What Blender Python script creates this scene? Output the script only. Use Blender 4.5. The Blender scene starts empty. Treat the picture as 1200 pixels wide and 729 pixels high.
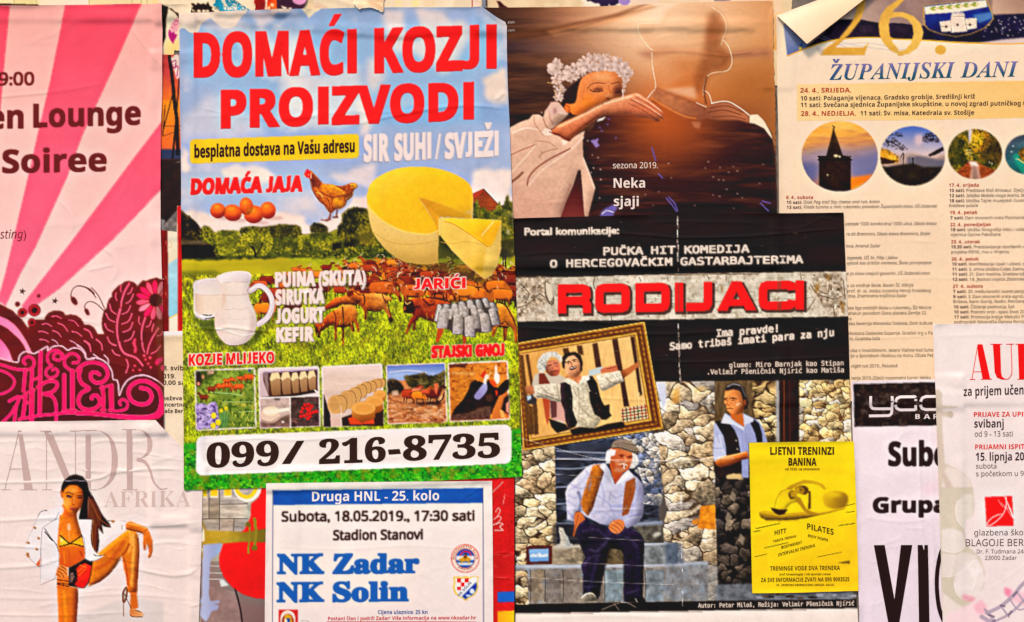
# A wall pasted with overlapping paper posters.
import bpy,bmesh,math,random
import numpy as np

SC = bpy.context.scene
COL = SC.collection
PX = 0.0015                      # one print unit = 1.5 mm of wall
ZC = 1.55                        # height of the middle of the wall section
R_ = math.radians

# ---------------------------------------------------------------- camera, sky, sun, exposure
cam_d = bpy.data.cameras.new("camera")
cam_d.sensor_fit = 'HORIZONTAL'
cam_d.sensor_width = 36.0
DIST = 2.6
cam_d.lens = 36.0 * (DIST - 2.5 * PX) / (1200 * PX)
cam_d.clip_start = 0.05
cam_d.clip_end = 100.0
cam = bpy.data.objects.new("camera",cam_d)
cam.location = (0.0,-DIST,ZC)
cam.rotation_euler = (R_(90),0,0)
COL.objects.link(cam)
SC.camera = cam

SUN_EL,SUN_AZ = R_(56),R_(205)          # high, in front of the wall and a little to the left
world = bpy.data.worlds.new("World")
SC.world = world
world.use_nodes = True
wn = world.node_tree
sky = wn.nodes.new('ShaderNodeTexSky')
sky.sky_type = 'NISHITA'
sky.sun_disc = False
sky.sun_elevation = SUN_EL
sky.sun_rotation = SUN_AZ
sky.dust_density = 2.0
bg = wn.nodes['Background']
wn.links.new(sky.outputs[0],bg.inputs[0])
bg.inputs[1].default_value = 0.10

sun_d = bpy.data.lights.new("sun",'SUN')
sun_d.energy = 1.5
sun_d.angle = R_(11)
sun_d.color = (1.0,0.84,0.66)
sun = bpy.data.objects.new("sun",sun_d)
sdir = (math.sin(SUN_AZ) * math.cos(SUN_EL),math.cos(SUN_AZ) * math.cos(SUN_EL),math.sin(SUN_EL))
from mathutils import Vector
sun.rotation_euler = Vector(sdir).to_track_quat('Z','Y').to_euler()
sun.location = (-1.0,-3.0,5.0)
COL.objects.link(sun)

SC.view_settings.view_transform = 'Standard'
SC.view_settings.look = 'None'
SC.view_settings.gamma = 1.0
SC.view_settings.use_curve_mapping = False
SC.view_settings.exposure = 1.12
SATUR,PUNCH = 1.09,0.22
WARM = (1.0,0.974,0.942)       # warm ink and paper
LIFT = 0.006                     # sheen of the ink that lies on top of its colour
GAIN = (1.08,1.045,1.05)           # what the light makes of a white print (per channel)

# ---------------------------------------------------------------- materials
def paper_material(name,rough,spec,grain,gscale):
    m = bpy.data.materials.new(name)
    m.use_nodes = True
    nt = m.node_tree
    b = nt.nodes['Principled BSDF']
    b.inputs['Roughness'].default_value = rough
    b.inputs['Specular IOR Level'].default_value = spec
    at = nt.nodes.new('ShaderNodeAttribute')
    at.attribute_name = 'print'
    tc = nt.nodes.new('ShaderNodeNewGeometry')
    n1 = nt.nodes.new('ShaderNodeTexNoise')          # uneven ink and soiling
    n1.inputs['Scale'].default_value = 9.0
    n1.inputs['Detail'].default_value = 8.0
    n1.inputs['Roughness'].default_value = 0.65
    nt.links.new(tc.outputs['Position'],n1.inputs['Vector'])
    mr = nt.nodes.new('ShaderNodeMapRange')
    mr.inputs['From Min'].default_value = 0.3
    mr.inputs['From Max'].default_value = 0.7
    mr.inputs['To Min'].default_value = 0.95
    mr.inputs['To Max'].default_value = 1.03
    nt.links.new(n1.outputs['Fac'],mr.inputs['Value'])
    mx = nt.nodes.new('ShaderNodeVectorMath')
    mx.operation = 'SCALE'
    nt.links.new(at.outputs['Color'],mx.inputs[0])
    nt.links.new(mr.outputs['Result'],mx.inputs['Scale'])
    nt.links.new(mx.outputs['Vector'],b.inputs['Base Color'])
    n2 = nt.nodes.new('ShaderNodeTexNoise')          # paper grain
    n2.inputs['Scale'].default_value = gscale
    n2.inputs['Detail'].default_value = 4.0
    nt.links.new(tc.outputs['Position'],n2.inputs['Vector'])
    bp = nt.nodes.new('ShaderNodeBump')
    bp.inputs['Strength'].default_value = grain
    bp.inputs['Distance'].default_value = 0.001
    nt.links.new(n2.outputs['Fac'],bp.inputs['Height'])
    nt.links.new(bp.outputs['Normal'],b.inputs['Normal'])
    return m
MATT = paper_material("matt_paper_print",0.75,0.06,0.10,260.0)
GLOSS = paper_material("coated_paper_print",0.48,0.10,0.07,160.0)

# ---------------------------------------------------------------- numeric helpers
def lin(c):
    c = np.asarray(c,float) / 255.0
    return np.where(c <= 0.04045,c / 12.92,((np.maximum(c,0) + 0.055) / 1.055) ** 2.4)

def albedo(rgb):
    rgb = np.asarray(rgb,float)
    y = (rgb @ np.array([0.3,0.59,0.11]))[...,None]
    rgb = y + (rgb - y) * SATUR                                  # strong inks
    t = np.clip(rgb,0,255) / 255.0
    rgb = 255 * (t + PUNCH * (t * t * (3 - 2 * t) - t))
    rgb = rgb * np.array(WARM)
    a = (lin(np.clip(rgb,0,255)) - LIFT) / np.array(GAIN)
    return np.clip(a,0.006,0.88)

def Pt(s):
    """points from a text of x,y pairs"""
    if isinstance(s,str):
        return np.array([[float(v) for v in p.split(',')] for p in s.split()])
    return np.asarray(s,float)

def Zm(x0,y0,k):
    """reads points measured on a sketch enlarged k times from (x0, y0)"""
    return lambda s: Pt(s) / k + np.array([x0,y0])

def smooth(p,n=6,closed=True):
    p = Pt(p)
    m = len(p)
    if m < 3: return p
    out = []
    t = np.linspace(0,1,n,endpoint=False)[:,None]
    for i in range(m if closed else m - 1):
        if closed: a,b,c,d = p[i - 1],p[i],p[(i + 1) % m],p[(i + 2) % m]
        else: a,b,c,d = p[max(i - 1,0)],p[i],p[i + 1],p[min(i + 2,m - 1)]
        out.append(0.5 * ((2 * b) + (-a + c) * t + (2 * a - 5 * b + 4 * c - d) * t ** 2 + (-a + 3 * b - 3 * c + d) * t ** 3))
    if not closed: out.append(p[-1:])
    return np.vstack(out)

def rrect(x0,y0,x1,y1,r,sl=0.0):
    pts = []
    for cx,cy,a0 in ((x1 - r,y0 + r,-90),(x1 - r,y1 - r,0),(x0 + r,y1 - r,90),(x0 + r,y0 + r,180)):
        for k in range(6):
            a = R_(a0 + 18 * k)
            pts.append((cx + r * math.cos(a),cy + r * math.sin(a)))
    p = np.array(pts)
    p[:,1] += (p[:,0] - x0) * sl
    return p

def ellipse(cx,cy,rx,ry=None,rot=0.0,n=40):
    ry = rx if ry is None else ry
    t = np.linspace(0,2 * np.pi,n,endpoint=False)
    x,y = rx * np.cos(t),ry * np.sin(t)
    c,s = math.cos(R_(rot)),math.sin(R_(rot))
    return np.stack([cx + c * x - s * y,cy + s * x + c * y],1)

def raster(pts,x0,y0,w,h,k):
    """even-odd fill of a polygon on a w x h grid with k cells per unit"""
    p = (Pt(pts) - np.array([x0,y0])) * k
    tog = np.zeros((h,w + 1),np.int32)
    q = np.roll(p,-1,0)
    for (ax,ay),(bx,by) in zip(p,q):
        if ay == by: continue
        if ay > by: ax,ay,bx,by = bx,by,ax,ay
        r0,r1 = max(int(math.ceil(ay - 0.5)),0),min(int(math.ceil(by - 0.5)),h)
        if r1 <= r0: continue
        r = np.arange(r0,r1)
        xs = ax + (r + 0.5 - ay) * (bx - ax) / (by - ay)
        ci = np.clip(np.ceil(xs - 0.5).astype(int),0,w)
        np.add.at(tog,(r,ci),1)
    return (np.cumsum(tog,1)[:,:w] & 1).astype(np.float32)

def box1(a,r,ax):
    n = 2 * r + 1
    pad = [(0,0)] * a.ndim
    pad[ax] = (r + 1,r)
    c = np.cumsum(np.pad(a,pad,mode='edge'),axis=ax,dtype=np.float64)
    sl1 = [slice(None)] * a.ndim; sl0 = [slice(None)] * a.ndim
    sl1[ax] = slice(n,None); sl0[ax] = slice(0,-n)
    return ((c[tuple(sl1)] - c[tuple(sl0)]) / n).astype(np.float32)

def blur(a,r,passes=2):
    r = int(round(r))
    if r < 1: return a
    for _ in range(passes):
        a = box1(box1(a,r,0),r,1)
    return a

def vnoise(h,w,cy,cx,rng):
    gy,gx = int(h / cy) + 3,int(w / cx) + 3
    g = rng.random((gy,gx))
    ys = np.arange(h) / cy; xs = np.arange(w) / cx
    y0 = ys.astype(int); x0 = xs.astype(int)
    fy = ys - y0; fx = xs - x0
    fy = (fy * fy * (3 - 2 * fy))[:,None]; fx = (fx * fx * (3 - 2 * fx))[None,:]
    a = g[np.ix_(y0,x0)]; b = g[np.ix_(y0,x0 + 1)]; c = g[np.ix_(y0 + 1,x0)]; d = g[np.ix_(y0 + 1,x0 + 1)]
    return (a * (1 - fx) + b * fx) * (1 - fy) + (c * (1 - fx) + d * fx) * fy

def fbm(h,w,cell,seed,octv=4,asp=1.0,rough=0.55):
    """layered noise centred on 0, about -1..1; asp > 1 stretches it sideways"""
    rng = np.random.default_rng(seed)
    s = np.zeros((h,w)); a = 1.0; tot = 0
    for o in range(octv):
        c = max(cell / 2 ** o,1.0)
        s += a * (vnoise(h,w,c,max(c * asp,1.0),rng) - 0.5) * 2
        tot += a; a *= rough
    return (s / tot * 1.6).astype(np.float32)

# ---------------------------------------------------------------- the printing: each poster has its own picture, in print units
class Print:
    K = 2
    sharp = 0.25
    def __init__(s,x0,y0,x1,y1,col):
        s.x0,s.y0 = x0,y0
        s.w,s.h = int((x1 - x0) * s.K),int((y1 - y0) * s.K)
        s.a = np.empty((s.h,s.w,3),np.float32)
        s.a[:] = col
    def win(s,pts,pad):
        p = (Pt(pts) - np.array([s.x0,s.y0])) * s.K
        i0 = max(int(p[:,0].min() - pad),0); j0 = max(int(p[:,1].min() - pad),0)
        i1 = min(int(p[:,0].max() + pad) + 2,s.w); j1 = min(int(p[:,1].max() + pad) + 2,s.h)
        return i0,j0,max(i1,i0),max(j1,j0)
    def put(s,m,box,col,a):
        i0,j0,i1,j1 = box
        if i1 <= i0 or j1 <= j0: return
        m = (m * a)[...,None]
        v = s.a[j0:j1,i0:i1]
        v += (np.asarray(col,np.float32) - v) * m
    def mask(s,pts,bl=0.5):
        r = bl * s.K
        box = s.win(pts,r * 3 + 2)
        i0,j0,i1,j1 = box
        m = raster(pts,s.x0 + i0 / s.K,s.y0 + j0 / s.K,i1 - i0,j1 - j0,s.K)
        if r >= 0.5 and m.size: m = blur(m,max(1,round(r)))
        return m,box
    def poly(s,pts,col,a=1.0,bl=0.5,sm=0,g=None,tex=None):
        """filled shape; g = (colour2, (xa,ya), (xb,yb)) fades to colour2; tex = (amount, cell, seed, aspect) mottles it"""
        pts = Pt(pts)
        if sm: pts = smooth(pts,sm)
        m,box = s.mask(pts,bl)
        c = np.asarray(col,np.float32)
        i0,j0,i1,j1 = box
        if m.size == 0: return pts
        if g is not None:
            c2,(xa,ya),(xb,yb) = g
            X = (np.arange(i0,i1) / s.K + s.x0)[None,:]; Y = (np.arange(j0,j1) / s.K + s.y0)[:,None]
            d2 = (xb - xa) ** 2 + (yb - ya) ** 2
            t = np.clip(((X - xa) * (xb - xa) + (Y - ya) * (yb - ya)) / d2,0,1)[...,None]
            c = c + (np.asarray(c2,np.float32) - c) * t
        if tex is not None:
            am,cell,seed = tex[:3]
            n = fbm(j1 - j0,i1 - i0,cell * s.K,seed,4,tex[3] if len(tex) > 3 else 1.0)
            c = np.broadcast_to(c,m.shape + (3,)) * (1 + am * n[...,None])
        s.put(m,box,c,a)
        return pts
    def line(s,pts,w,col,a=1.0,bl=0.3,sm=5,closed=False,w2=None):
        """a stroke of width w (to w2 at its end)"""
        p = Pt(pts)
        if sm and len(p) > 2: p = smooth(p,sm,closed)
        if closed: p = np.vstack([p,p[:1]])
        wm = max(w,w2 or 0)
        box = s.win(p,(wm + 2) * s.K + 2)
        i0,j0,i1,j1 = box
        if i1 <= i0 or j1 <= j0: return
        m = np.zeros((j1 - j0,i1 - i0),np.float32)
        n = len(p) - 1
        for k in range(n):
            ax,ay = p[k]; bx,by = p[k + 1]
            ww = w if w2 is None else w + (w2 - w) * (k + 0.5) / n
            pad = ww / 2 + 1.5
            u0 = max(int((min(ax,bx) - pad - s.x0) * s.K),i0); u1 = min(int((max(ax,bx) + pad - s.x0) * s.K) + 2,i1)
            v0 = max(int((min(ay,by) - pad - s.y0) * s.K),j0); v1 = min(int((max(ay,by) + pad - s.y0) * s.K) + 2,j1)
            if u1 <= u0 or v1 <= v0: continue
            X = (np.arange(u0,u1) + 0.5)[None,:] / s.K + s.x0; Y = (np.arange(v0,v1) + 0.5)[:,None] / s.K + s.y0
            dx,dy = bx - ax,by - ay
            t = np.clip(((X - ax) * dx + (Y - ay) * dy) / max(dx * dx + dy * dy,1e-9),0,1)
            d = np.hypot(X - ax - t * dx,Y - ay - t * dy)
            v = np.clip((ww / 2 - d) / (bl + 0.25) + 0.5,0,1)
            sub = m[v0 - j0:v1 - j0,u0 - i0:u1 - i0]
            np.maximum(sub,v,out=sub)
        s.put(m,box,col,a)
    def ell(s,cx,cy,rx,ry=None,col=(0,0,0),rot=0.0,a=1.0,bl=0.4,**k):
        return s.poly(ellipse(cx,cy,rx,ry,rot),col,a,bl,**k)
    def dab(s,xs,ys,rs,cols,asp=1.0,a=1.0,rot=0.0):
        """many small soft dabs of ink"""
        for x,y,r,c in zip(xs,ys,rs,cols):
            s.poly(ellipse(x,y,r * asp,r,rot,9),c,a,0.4)
    def noise(s,pts,amt,cell,seed,asp=1.0,octv=4,bl=1.0,tint=None):
        """mottles the printing inside a shape"""
        m,box = s.mask(pts,bl)
        i0,j0,i1,j1 = box
        if m.size == 0: return
        n = fbm(j1 - j0,i1 - i0,cell * s.K,seed,octv,asp) * m
        v = s.a[j0:j1,i0:i1]
        if tint is None: v *= (1 + amt * n)[...,None]
        else: v += (np.asarray(tint,np.float32) - v) * np.clip(n * amt,0,1)[...,None]
    def stones(s,pts,n,cols,mortar,seed,asp=1.4,gap=0.16,bl=0.6,relief=0.35):
        """rubble masonry"""
        rng = np.random.default_rng(seed)
        m,box = s.mask(pts,bl)
        i0,j0,i1,j1 = box
        h,w = m.shape
        if h < 2 or w < 2: return
        sx = rng.random(n) * w; sy = rng.random(n) * h; wt = rng.uniform(0.4,3.0,n)
        wx = fbm(h,w,10 * s.K,seed + 1,3) * 2.5 * s.K; wy = fbm(h,w,10 * s.K,seed + 2,3) * 2.5 * s.K
        X = np.arange(w)[None,:] + wx; Y = np.arange(h)[:,None] + wy
        d1 = np.full((h,w),1e9,np.float32); d2 = d1.copy(); idx = np.zeros((h,w),int)
        for k in range(n):
            d = (np.abs((X - sx[k]) / asp) ** 3.6 + np.abs(Y - sy[k]) ** 3.6) / wt[k]
            c = d < d1
            d2 = np.where(c,d1,np.minimum(d2,d)); idx[c] = k; d1 = np.where(c,d,d1)
        d1 = d1 ** (1 / 3.6); d2 = d2 ** (1 / 3.6)
        e = (d2 - d1) / np.maximum(d2 + d1,1e-3)
        cols = np.asarray(cols,np.float32)
        cc = cols[rng.integers(0,len(cols),n)] * (0.8 + 0.4 * rng.random((n,1)))
        c = cc[idx]
        up = (Y - sy[idx]) / np.maximum(d2,1); lf = (X - sx[idx]) / np.maximum(d2,1)
        tone = 1 - relief * up - 0.12 * lf + 0.24 * fbm(h,w,6 * s.K,seed + 3,5) + 0.16 * fbm(h,w,1.6 * s.K,seed + 4,2,2.0)
        c = c * tone[...,None]
        k = np.clip((e - gap * 0.35) / gap,0,1)[...,None]
        c = np.asarray(mortar,np.float32) * (1 - k) + c * k
        s.put(m,box,c,1.0)
    def foliage(s,pts,cols,seed,size=2.2,dens=0.5,dark=None):
        """leaf dabs all over a shape, lightest on the upper side of each clump"""
        pts = Pt(pts)
        if dark is not None: s.poly(pts,dark,bl=0.8)
        rng = np.random.default_rng(seed)
        x0,y0 = pts.min(0); x1,y1 = pts.max(0)
        n = int((x1 - x0) * (y1 - y0) * dens / size)
        m = raster(pts,x0,y0,int(x1 - x0) + 1,int(y1 - y0) + 1,1)
        nz = fbm(m.shape[0],m.shape[1],size * 5,seed + 9,3)
        xs = x0 + rng.random(n) * (x1 - x0); ys = y0 + rng.random(n) * (y1 - y0)
        cols = np.asarray(cols,float)
        for x,y in zip(xs,ys):
            j,i = int(y - y0),int(x - x0)
            if m[j,i] < 0.5: continue
            t = np.clip(0.5 + 0.75 * nz[j,i] + rng.normal() * 0.15,0,0.999)
            c = cols[int(t * len(cols))]
            s.poly(ellipse(x,y,size * rng.uniform(0.4,0.8),size * rng.uniform(0.3,0.6),rng.uniform(0,180),7),c,0.85,0.3)
    def finish(s,wide=0.2,grain=0.012):
        """the printer's sharpening and the screen of the print"""
        s.a += s.sharp * (s.a - blur(s.a,2))
        s.a += wide * (s.a - blur(s.a,16))
        rng = np.random.default_rng(s.w)
        s.a *= (1 + grain * rng.normal(size=(s.h,s.w,1)) + 0.012 * fbm(s.h,s.w,6,s.w + 1,2)[...,None]).astype(np.float32)
        np.clip(s.a,0,255,out=s.a)
    def shade(s,pts,light=1.25,dark=0.6,w=4.0,dx=-1.0,dy=-1.0,tex=0.06,sm=0,seed=1):
        """the printed photograph's own modelling of a rounded form"""
        pts = smooth(pts,sm) if sm else Pt(pts)
        m,box = s.mask(pts,0.4)
        i0,j0,i1,j1 = box
        if m.size == 0: return
        r = max(1,int(w * s.K))
        f = blur(m,r)
        gy,gx = np.gradient(f)
        e = (gx * dx + gy * dy) * r * 2.2
        k = np.where(e < 0,1 + (light - 1) * np.clip(-e,0,1),1 - (1 - dark) * np.clip(e,0,1))
        k = k * (1 + tex * fbm(m.shape[0],m.shape[1],3 * s.K,seed,3))
        v = s.a[j0:j1,i0:i1]
        v *= (1 + (k - 1) * m)[...,None]
    def sample(s,x,y):
        u = np.clip((x - s.x0) * s.K - 0.5,0,s.w - 1.001); v = np.clip((y - s.y0) * s.K - 0.5,0,s.h - 1.001)
        i = u.astype(int); j = v.astype(int); fu = (u - i)[:,None]; fv = (v - j)[:,None]
        i1 = np.minimum(i + 1,s.w - 1); j1 = np.minimum(j + 1,s.h - 1)
        return (s.a[j,i] * (1 - fu) + s.a[j,i1] * fu) * (1 - fv) + (s.a[j1,i] * (1 - fu) + s.a[j1,i1] * fu) * fv

# ---------------------------------------------------------------- the pile of paper: height of what is already pasted, in print units
HX0,HY0,HX1,HY1 = -160,-160,1360,890
HW,HH = HX1 - HX0,HY1 - HY0
PILE = (0.35 * fbm(HH,HW,180,5,3) + 0.12 * fbm(HH,HW,40,6,3)).astype(np.float32) + 0.6

def hsample(A,x,y):
    u = np.clip(np.asarray(x,float) - HX0 - 0.5,0,HW - 1.001); v = np.clip(np.asarray(y,float) - HY0 - 0.5,0,HH - 1.001)
    i = u.astype(int); j = v.astype(int); fu = u - i; fv = v - j
    return (A[j,i] * (1 - fu) + A[j,i + 1] * fu) * (1 - fv) + (A[j + 1,i] * (1 - fu) + A[j + 1,i + 1] * fu) * fv

def maxfilt(a,r):
    for ax in (0,1):
        b = a.copy()
        for k in range(1,r + 1):
            for sg in (-k,k):
                np.maximum(b,np.roll(a,sg,ax),out=b)
        a = b
    return a

def crease(A,pts,amp,w,one=0.0,sm=5):
    """raises a fold along a line; one > 0 makes one flank steeper"""
    p = Pt(pts)
    if sm and len(p) > 2: p = smooth(p,sm,False)
    pad = w * 4 + 2
    i0 = max(int(p[:,0].min() - pad - HX0),0); i1 = min(int(p[:,0].max() + pad - HX0) + 1,HW)
    j0 = max(int(p[:,1].min() - pad - HY0),0); j1 = min(int(p[:,1].max() + pad - HY0) + 1,HH)
    if i1 <= i0 or j1 <= j0: return
    X = (np.arange(i0,i1) + HX0 + 0.5)[None,:]; Y = (np.arange(j0,j1) + HY0 + 0.5)[:,None]
    D = np.full((j1 - j0,i1 - i0),1e9); T = np.zeros_like(D); S = np.zeros_like(D)
    n = len(p) - 1
    for k in range(n):
        ax,ay = p[k]; dx,dy = p[k + 1] - p[k]
        t = np.clip(((X - ax) * dx + (Y - ay) * dy) / max(dx * dx + dy * dy,1e-9),0,1)
        d = np.hypot(X - ax - t * dx,Y - ay - t * dy)
        c = d < D
        D = np.where(c,d,D); T = np.where(c,(k + t) / n,T)
        S = np.where(c,np.sign((Y - ay) * dx - (X - ax) * dy),S)
    ww = w * np.where(S > 0,1.0 - one,1.0)
    taper = np.clip(np.minimum(T,1 - T) * 5,0,1) ** 0.7
    A[j0:j1,i0:i1] += (amp * taper * np.exp(-(D / np.maximum(ww,0.4)) ** 2)).astype(np.float32)

def random_creases(A,x0,y0,x1,y1,n,seed,amp=(0.1,0.35),w=(1.2,3.5),length=(20,90),ang=8.0,base=0.0):
    rng = np.random.default_rng(seed)
    for _ in range(n):
        x,y = rng.uniform(x0,x1),rng.uniform(y0,y1)
        L = rng.uniform(*length); a = R_(base + rng.normal() * ang)
        pts = [(x + L * t * math.cos(a) + rng.normal() * L * 0.02,y + L * t * math.sin(a) + rng.normal() * L * 0.03) for t in (0,.25,.5,.75,1)]
        crease(A,pts,rng.uniform(*amp) * (1 if rng.random() > 0.3 else -0.5),rng.uniform(*w),rng.uniform(0,0.6))

# ---------------------------------------------------------------- meshes
def make_mesh(name,V,faces_flat,loop_tot,colors,mat,parent):
    me = bpy.data.meshes.new(name)
    nv = len(V); nl = len(faces_flat); nf = len(loop_tot)
    me.vertices.add(nv); me.vertices.foreach_set('co',np.asarray(V,np.float32).ravel())
    me.loops.add(nl); me.loops.foreach_set('vertex_index',np.asarray(faces_flat,np.int32))
    me.polygons.add(nf)
    st = np.concatenate([[0],np.cumsum(loop_tot)[:-1]]).astype(np.int32)
    me.polygons.foreach_set('loop_start',st)
    me.polygons.foreach_set('use_smooth',np.ones(nf,bool))
    me.update(calc_edges=True)
    at = me.color_attributes.new('print','FLOAT_COLOR','POINT')
    c4 = np.ones((nv,4),np.float32); c4[:,:3] = colors
    at.data.foreach_set('color',c4.ravel())
    me.materials.append(mat)
    o = bpy.data.objects.new(name,me)
    COL.objects.link(o)
    if parent is not None: o.parent = parent
    return o

def to_world(x,y,h):
    return np.stack([(np.asarray(x) - 600) * PX,-np.asarray(h) * PX,(364.5 - np.asarray(y)) * PX + ZC],1)

def nearest_on(poly,q):
    """nearest point of a closed outline for every q"""
    best = np.full(len(q),1e18); out = q.copy()
    p2 = np.roll(poly,-1,0)
    for a,b in zip(poly,p2):
        d = b - a; L = d @ d
        if L < 1e-12: continue
        t = np.clip(((q - a) @ d) / L,0,1)[:,None]
        c = a + t * d
        e = ((c - q) ** 2).sum(1)
        k = e < best
        best[k] = e[k]; out[k] = c[k]
    return out

class Poster:
    def __init__(s,name,label,cat,outline,pr,mat=MATT,group=None,wr=None,lift=0.35,drape=5,step=1.0,make=True,sag=1.0):
        s.outline = Pt(outline); s.pr = pr; s.mat = mat; s.n = 0
        c = s.outline.mean(0)
        under = blur(maxfilt(PILE,drape),drape // 2,2)
        z = under + lift
        if wr is not None:
            A = np.zeros((HH,HW),np.float32)
            wr(A)
            z = z + A
        m = raster(s.outline,HX0,HY0,HW,HH,1)
        edge = np.clip(1.0 - 2 * (blur(m,4) - 0.5),0,1) ** 1.5      # edges that have come loose
        loose = np.clip(fbm(HH,HW,60,len(name) * 7 + int(abs(s.outline[0,0])),3) + 0.25,0,1)
        z = z + 1.5 * edge * loose
        z = np.maximum(z,PILE + 0.12)
        m = m > 0.5
        s.z = z.copy()
        PILE[m] = z[m] + 0.3
        r = bpy.data.objects.new(name,None)
        r.empty_display_size = 0.02
        r.location = ((c[0] - 600) * PX,0.0,(364.5 - c[1]) * PX + ZC)
        r['label'] = label; r['category'] = cat
        group = group or {'old poster': 'remains of older posters','torn scrap': 'torn scraps of paper'}.get(cat)
        if group: r['group'] = group
        COL.objects.link(r)
        s.root = r; s.loc = np.array(r.location)
        s.step = step
    def sheet(s,name='paper_sheet'):
        s.pr.finish()
        return s.cut(name,s.outline,0.0,step=s.step)
    def tri(s,name,x,y,flat,tot,colors,off,parent):
        h = hsample(s.z,x,y) + off
        V = to_world(x,y,h) - s.loc
        return make_mesh(name,V,flat,tot,colors,s.mat,parent or s.root)
    def cut(s,name,pts,off=0.1,step=1.0,parent=None,label=None,sm=0,src=None,extra=None):
        """the piece of printing inside an outline"""
        pts = Pt(pts)
        if sm: pts = smooth(pts,sm)
        x0,y0 = pts.min(0) - step; x1,y1 = pts.max(0) + step
        w,h = int((x1 - x0) / step) + 1,int((y1 - y0) / step) + 1
        m = raster(pts,x0,y0,w,h,1 / step) > 0.5
        if not m.any(): return None
        jj,ii = np.nonzero(m)
        idx = np.full((h + 1,w + 1),-1,np.int64)
        for dj in (0,1):
            for di in (0,1): idx[jj + dj,ii + di] = 0
        cnt = np.zeros((h + 1,w + 1),int)
        for dj in (0,1):
            for di in (0,1): np.add.at(cnt,(jj + dj,ii + di),1)
        vj,vi = np.nonzero(idx == 0)
        idx[vj,vi] = np.arange(len(vj))
        x = x0 + vi * step; y = y0 + vj * step
        q = np.stack([x,y],1).astype(float)
        b = cnt[vj,vi] < 4
        if b.any(): q[b] = nearest_on(pts,q[b])
        f = np.stack([idx[jj,ii],idx[jj + 1,ii],idx[jj + 1,ii + 1],idx[jj,ii + 1]],1)
        colors = albedo((src or s.pr).sample(q[:,0],q[:,1]))
        hh = hsample(s.z,q[:,0],q[:,1]) + off
        if extra is not None: hh = hh + extra(q[:,0],q[:,1])
        V = to_world(q[:,0],q[:,1],hh) - s.loc
        o = make_mesh(name,V,f.ravel(),np.full(len(f),4,np.int32),colors,s.mat,parent or s.root)
        if label: o['label'] = label
        return o
    def text(s,body,x0,yb,x1,cap,style='b',col=(0,0,0),sl=0.0,name='lettering',off=0.24,parent=None,shear=0.0,
             label=None,ob=None,glow=None,fn=None,bis=None,sp=0.0):
        """a line of print set between x0 and x1 on a baseline that starts at yb and falls by sl per unit"""
        V,F = set_line(body,style,sp)
        if len(V) == 0: return None
        lx0,lx1 = V[:,0].min(),V[:,0].max()
        k = (x1 - x0) / max(lx1 - lx0,1e-6)
        X = x0 + (V[:,0] - lx0) * k + V[:,1] * cap * shear
        Y = yb + (X - x0) * sl - V[:,1] * cap
        if fn is not None: X,Y = fn(X,Y)
        if glow is not None:
            for c,r,a,dx,dy in glow: s.ink_glow(X,Y,F,c,r,a,dx,dy)
        if cap > 13 and not callable(col): s.ink_glow(X,Y,F,col,0.5,1.0,0,0)
        if bis is None: bis = 4.0 if cap > 13 else (5.0 if cap > 6.5 else 0)
        if bis: X,Y,F = slice_mesh(X,Y,F,bis)
        colors = albedo(col(X,Y)) if callable(col) else np.broadcast_to(albedo(col),(len(X),3))
        flat = np.concatenate([np.asarray(f) for f in F]); tot = np.array([len(f) for f in F],np.int32)
        if ob is not None:                                   # several lines that make one block of print
            ob.append((X,Y,flat,tot,colors)); return None
        o = s.tri(name,X,Y,flat,tot,colors,off,parent)
        if label: o['label'] = label
        return o
    def block(s,ob,name='lettering',off=0.24,parent=None,label=None):
        n = 0; X = []; Y = []; fl = []; tt = []; cc = []; hh = []
        for k,(x,y,f,t,c) in enumerate(ob):
            hh.append(np.full(len(x),off + 0.008 * (k % 9))); X.append(x); Y.append(y); fl.append(f + n); tt.append(t); cc.append(c); n += len(x)
        o = s.tri(name,np.concatenate(X),np.concatenate(Y),np.concatenate(fl),np.concatenate(tt),np.concatenate(cc),np.concatenate(hh),parent)
        if label: o['label'] = label
        return o
    def ink_glow(s,X,Y,F,col,r,a,dx,dy):
        pr = s.pr
        pts = np.stack([X + dx,Y + dy],1)
        box = pr.win(pts,(r + 2) * pr.K * 2)
        i0,j0,i1,j1 = box
        m = np.zeros((j1 - j0,i1 - i0),np.float32)
        for f in F:
            q = pts[list(f)]
            b = pr.win(q,2)
            if b[2] <= b[0] or b[3] <= b[1]: continue
            t = raster(q,pr.x0 + b[0] / pr.K,pr.y0 + b[1] / pr.K,b[2] - b[0],b[3] - b[1],pr.K)
            sub = m[b[1] - j0:b[3] - j0,b[0] - i0:b[2] - i0]
            np.maximum(sub,t,out=sub)
        rr = max(1,int(round(r * pr.K)))
        m = np.clip(blur(maxfilt(m,rr),max(1,rr // 2)),0,1)
        pr.put(m,box,col,a)
    def ribbon(s,pts,w,col,name='lettering',closed=False,off=0.16,ob=None,parent=None,sm=0,w2=None):
        p = Pt(pts)
        if sm: p = smooth(p,sm,closed)
        n = len(p)
        if closed: t = np.roll(p,-1,0) - np.roll(p,1,0)
        else: t = np.gradient(p,axis=0)
        e = p if closed else p
        nn = np.empty_like(p)
        for i in range(n):
            a = p[i] - p[i - 1] if (i > 0 or closed) else p[1] - p[0]
            b = p[(i + 1) % n] - p[i] if (i < n - 1 or closed) else a
            a = a / max(np.hypot(*a),1e-9); b = b / max(np.hypot(*b),1e-9)
            na = np.array([-a[1],a[0]]); nb = np.array([-b[1],b[0]])
            mm = na + nb; L = np.hypot(*mm)
            mm = mm / max(L,1e-9)
            nn[i] = mm / max(mm @ na,0.5)
        ws = np.full(n,w) if w2 is None else np.linspace(w,w2,n)
        Lp = p + nn * ws[:,None] / 2; Rp = p - nn * ws[:,None] / 2
        q = np.vstack([Lp,Rp])
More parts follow.
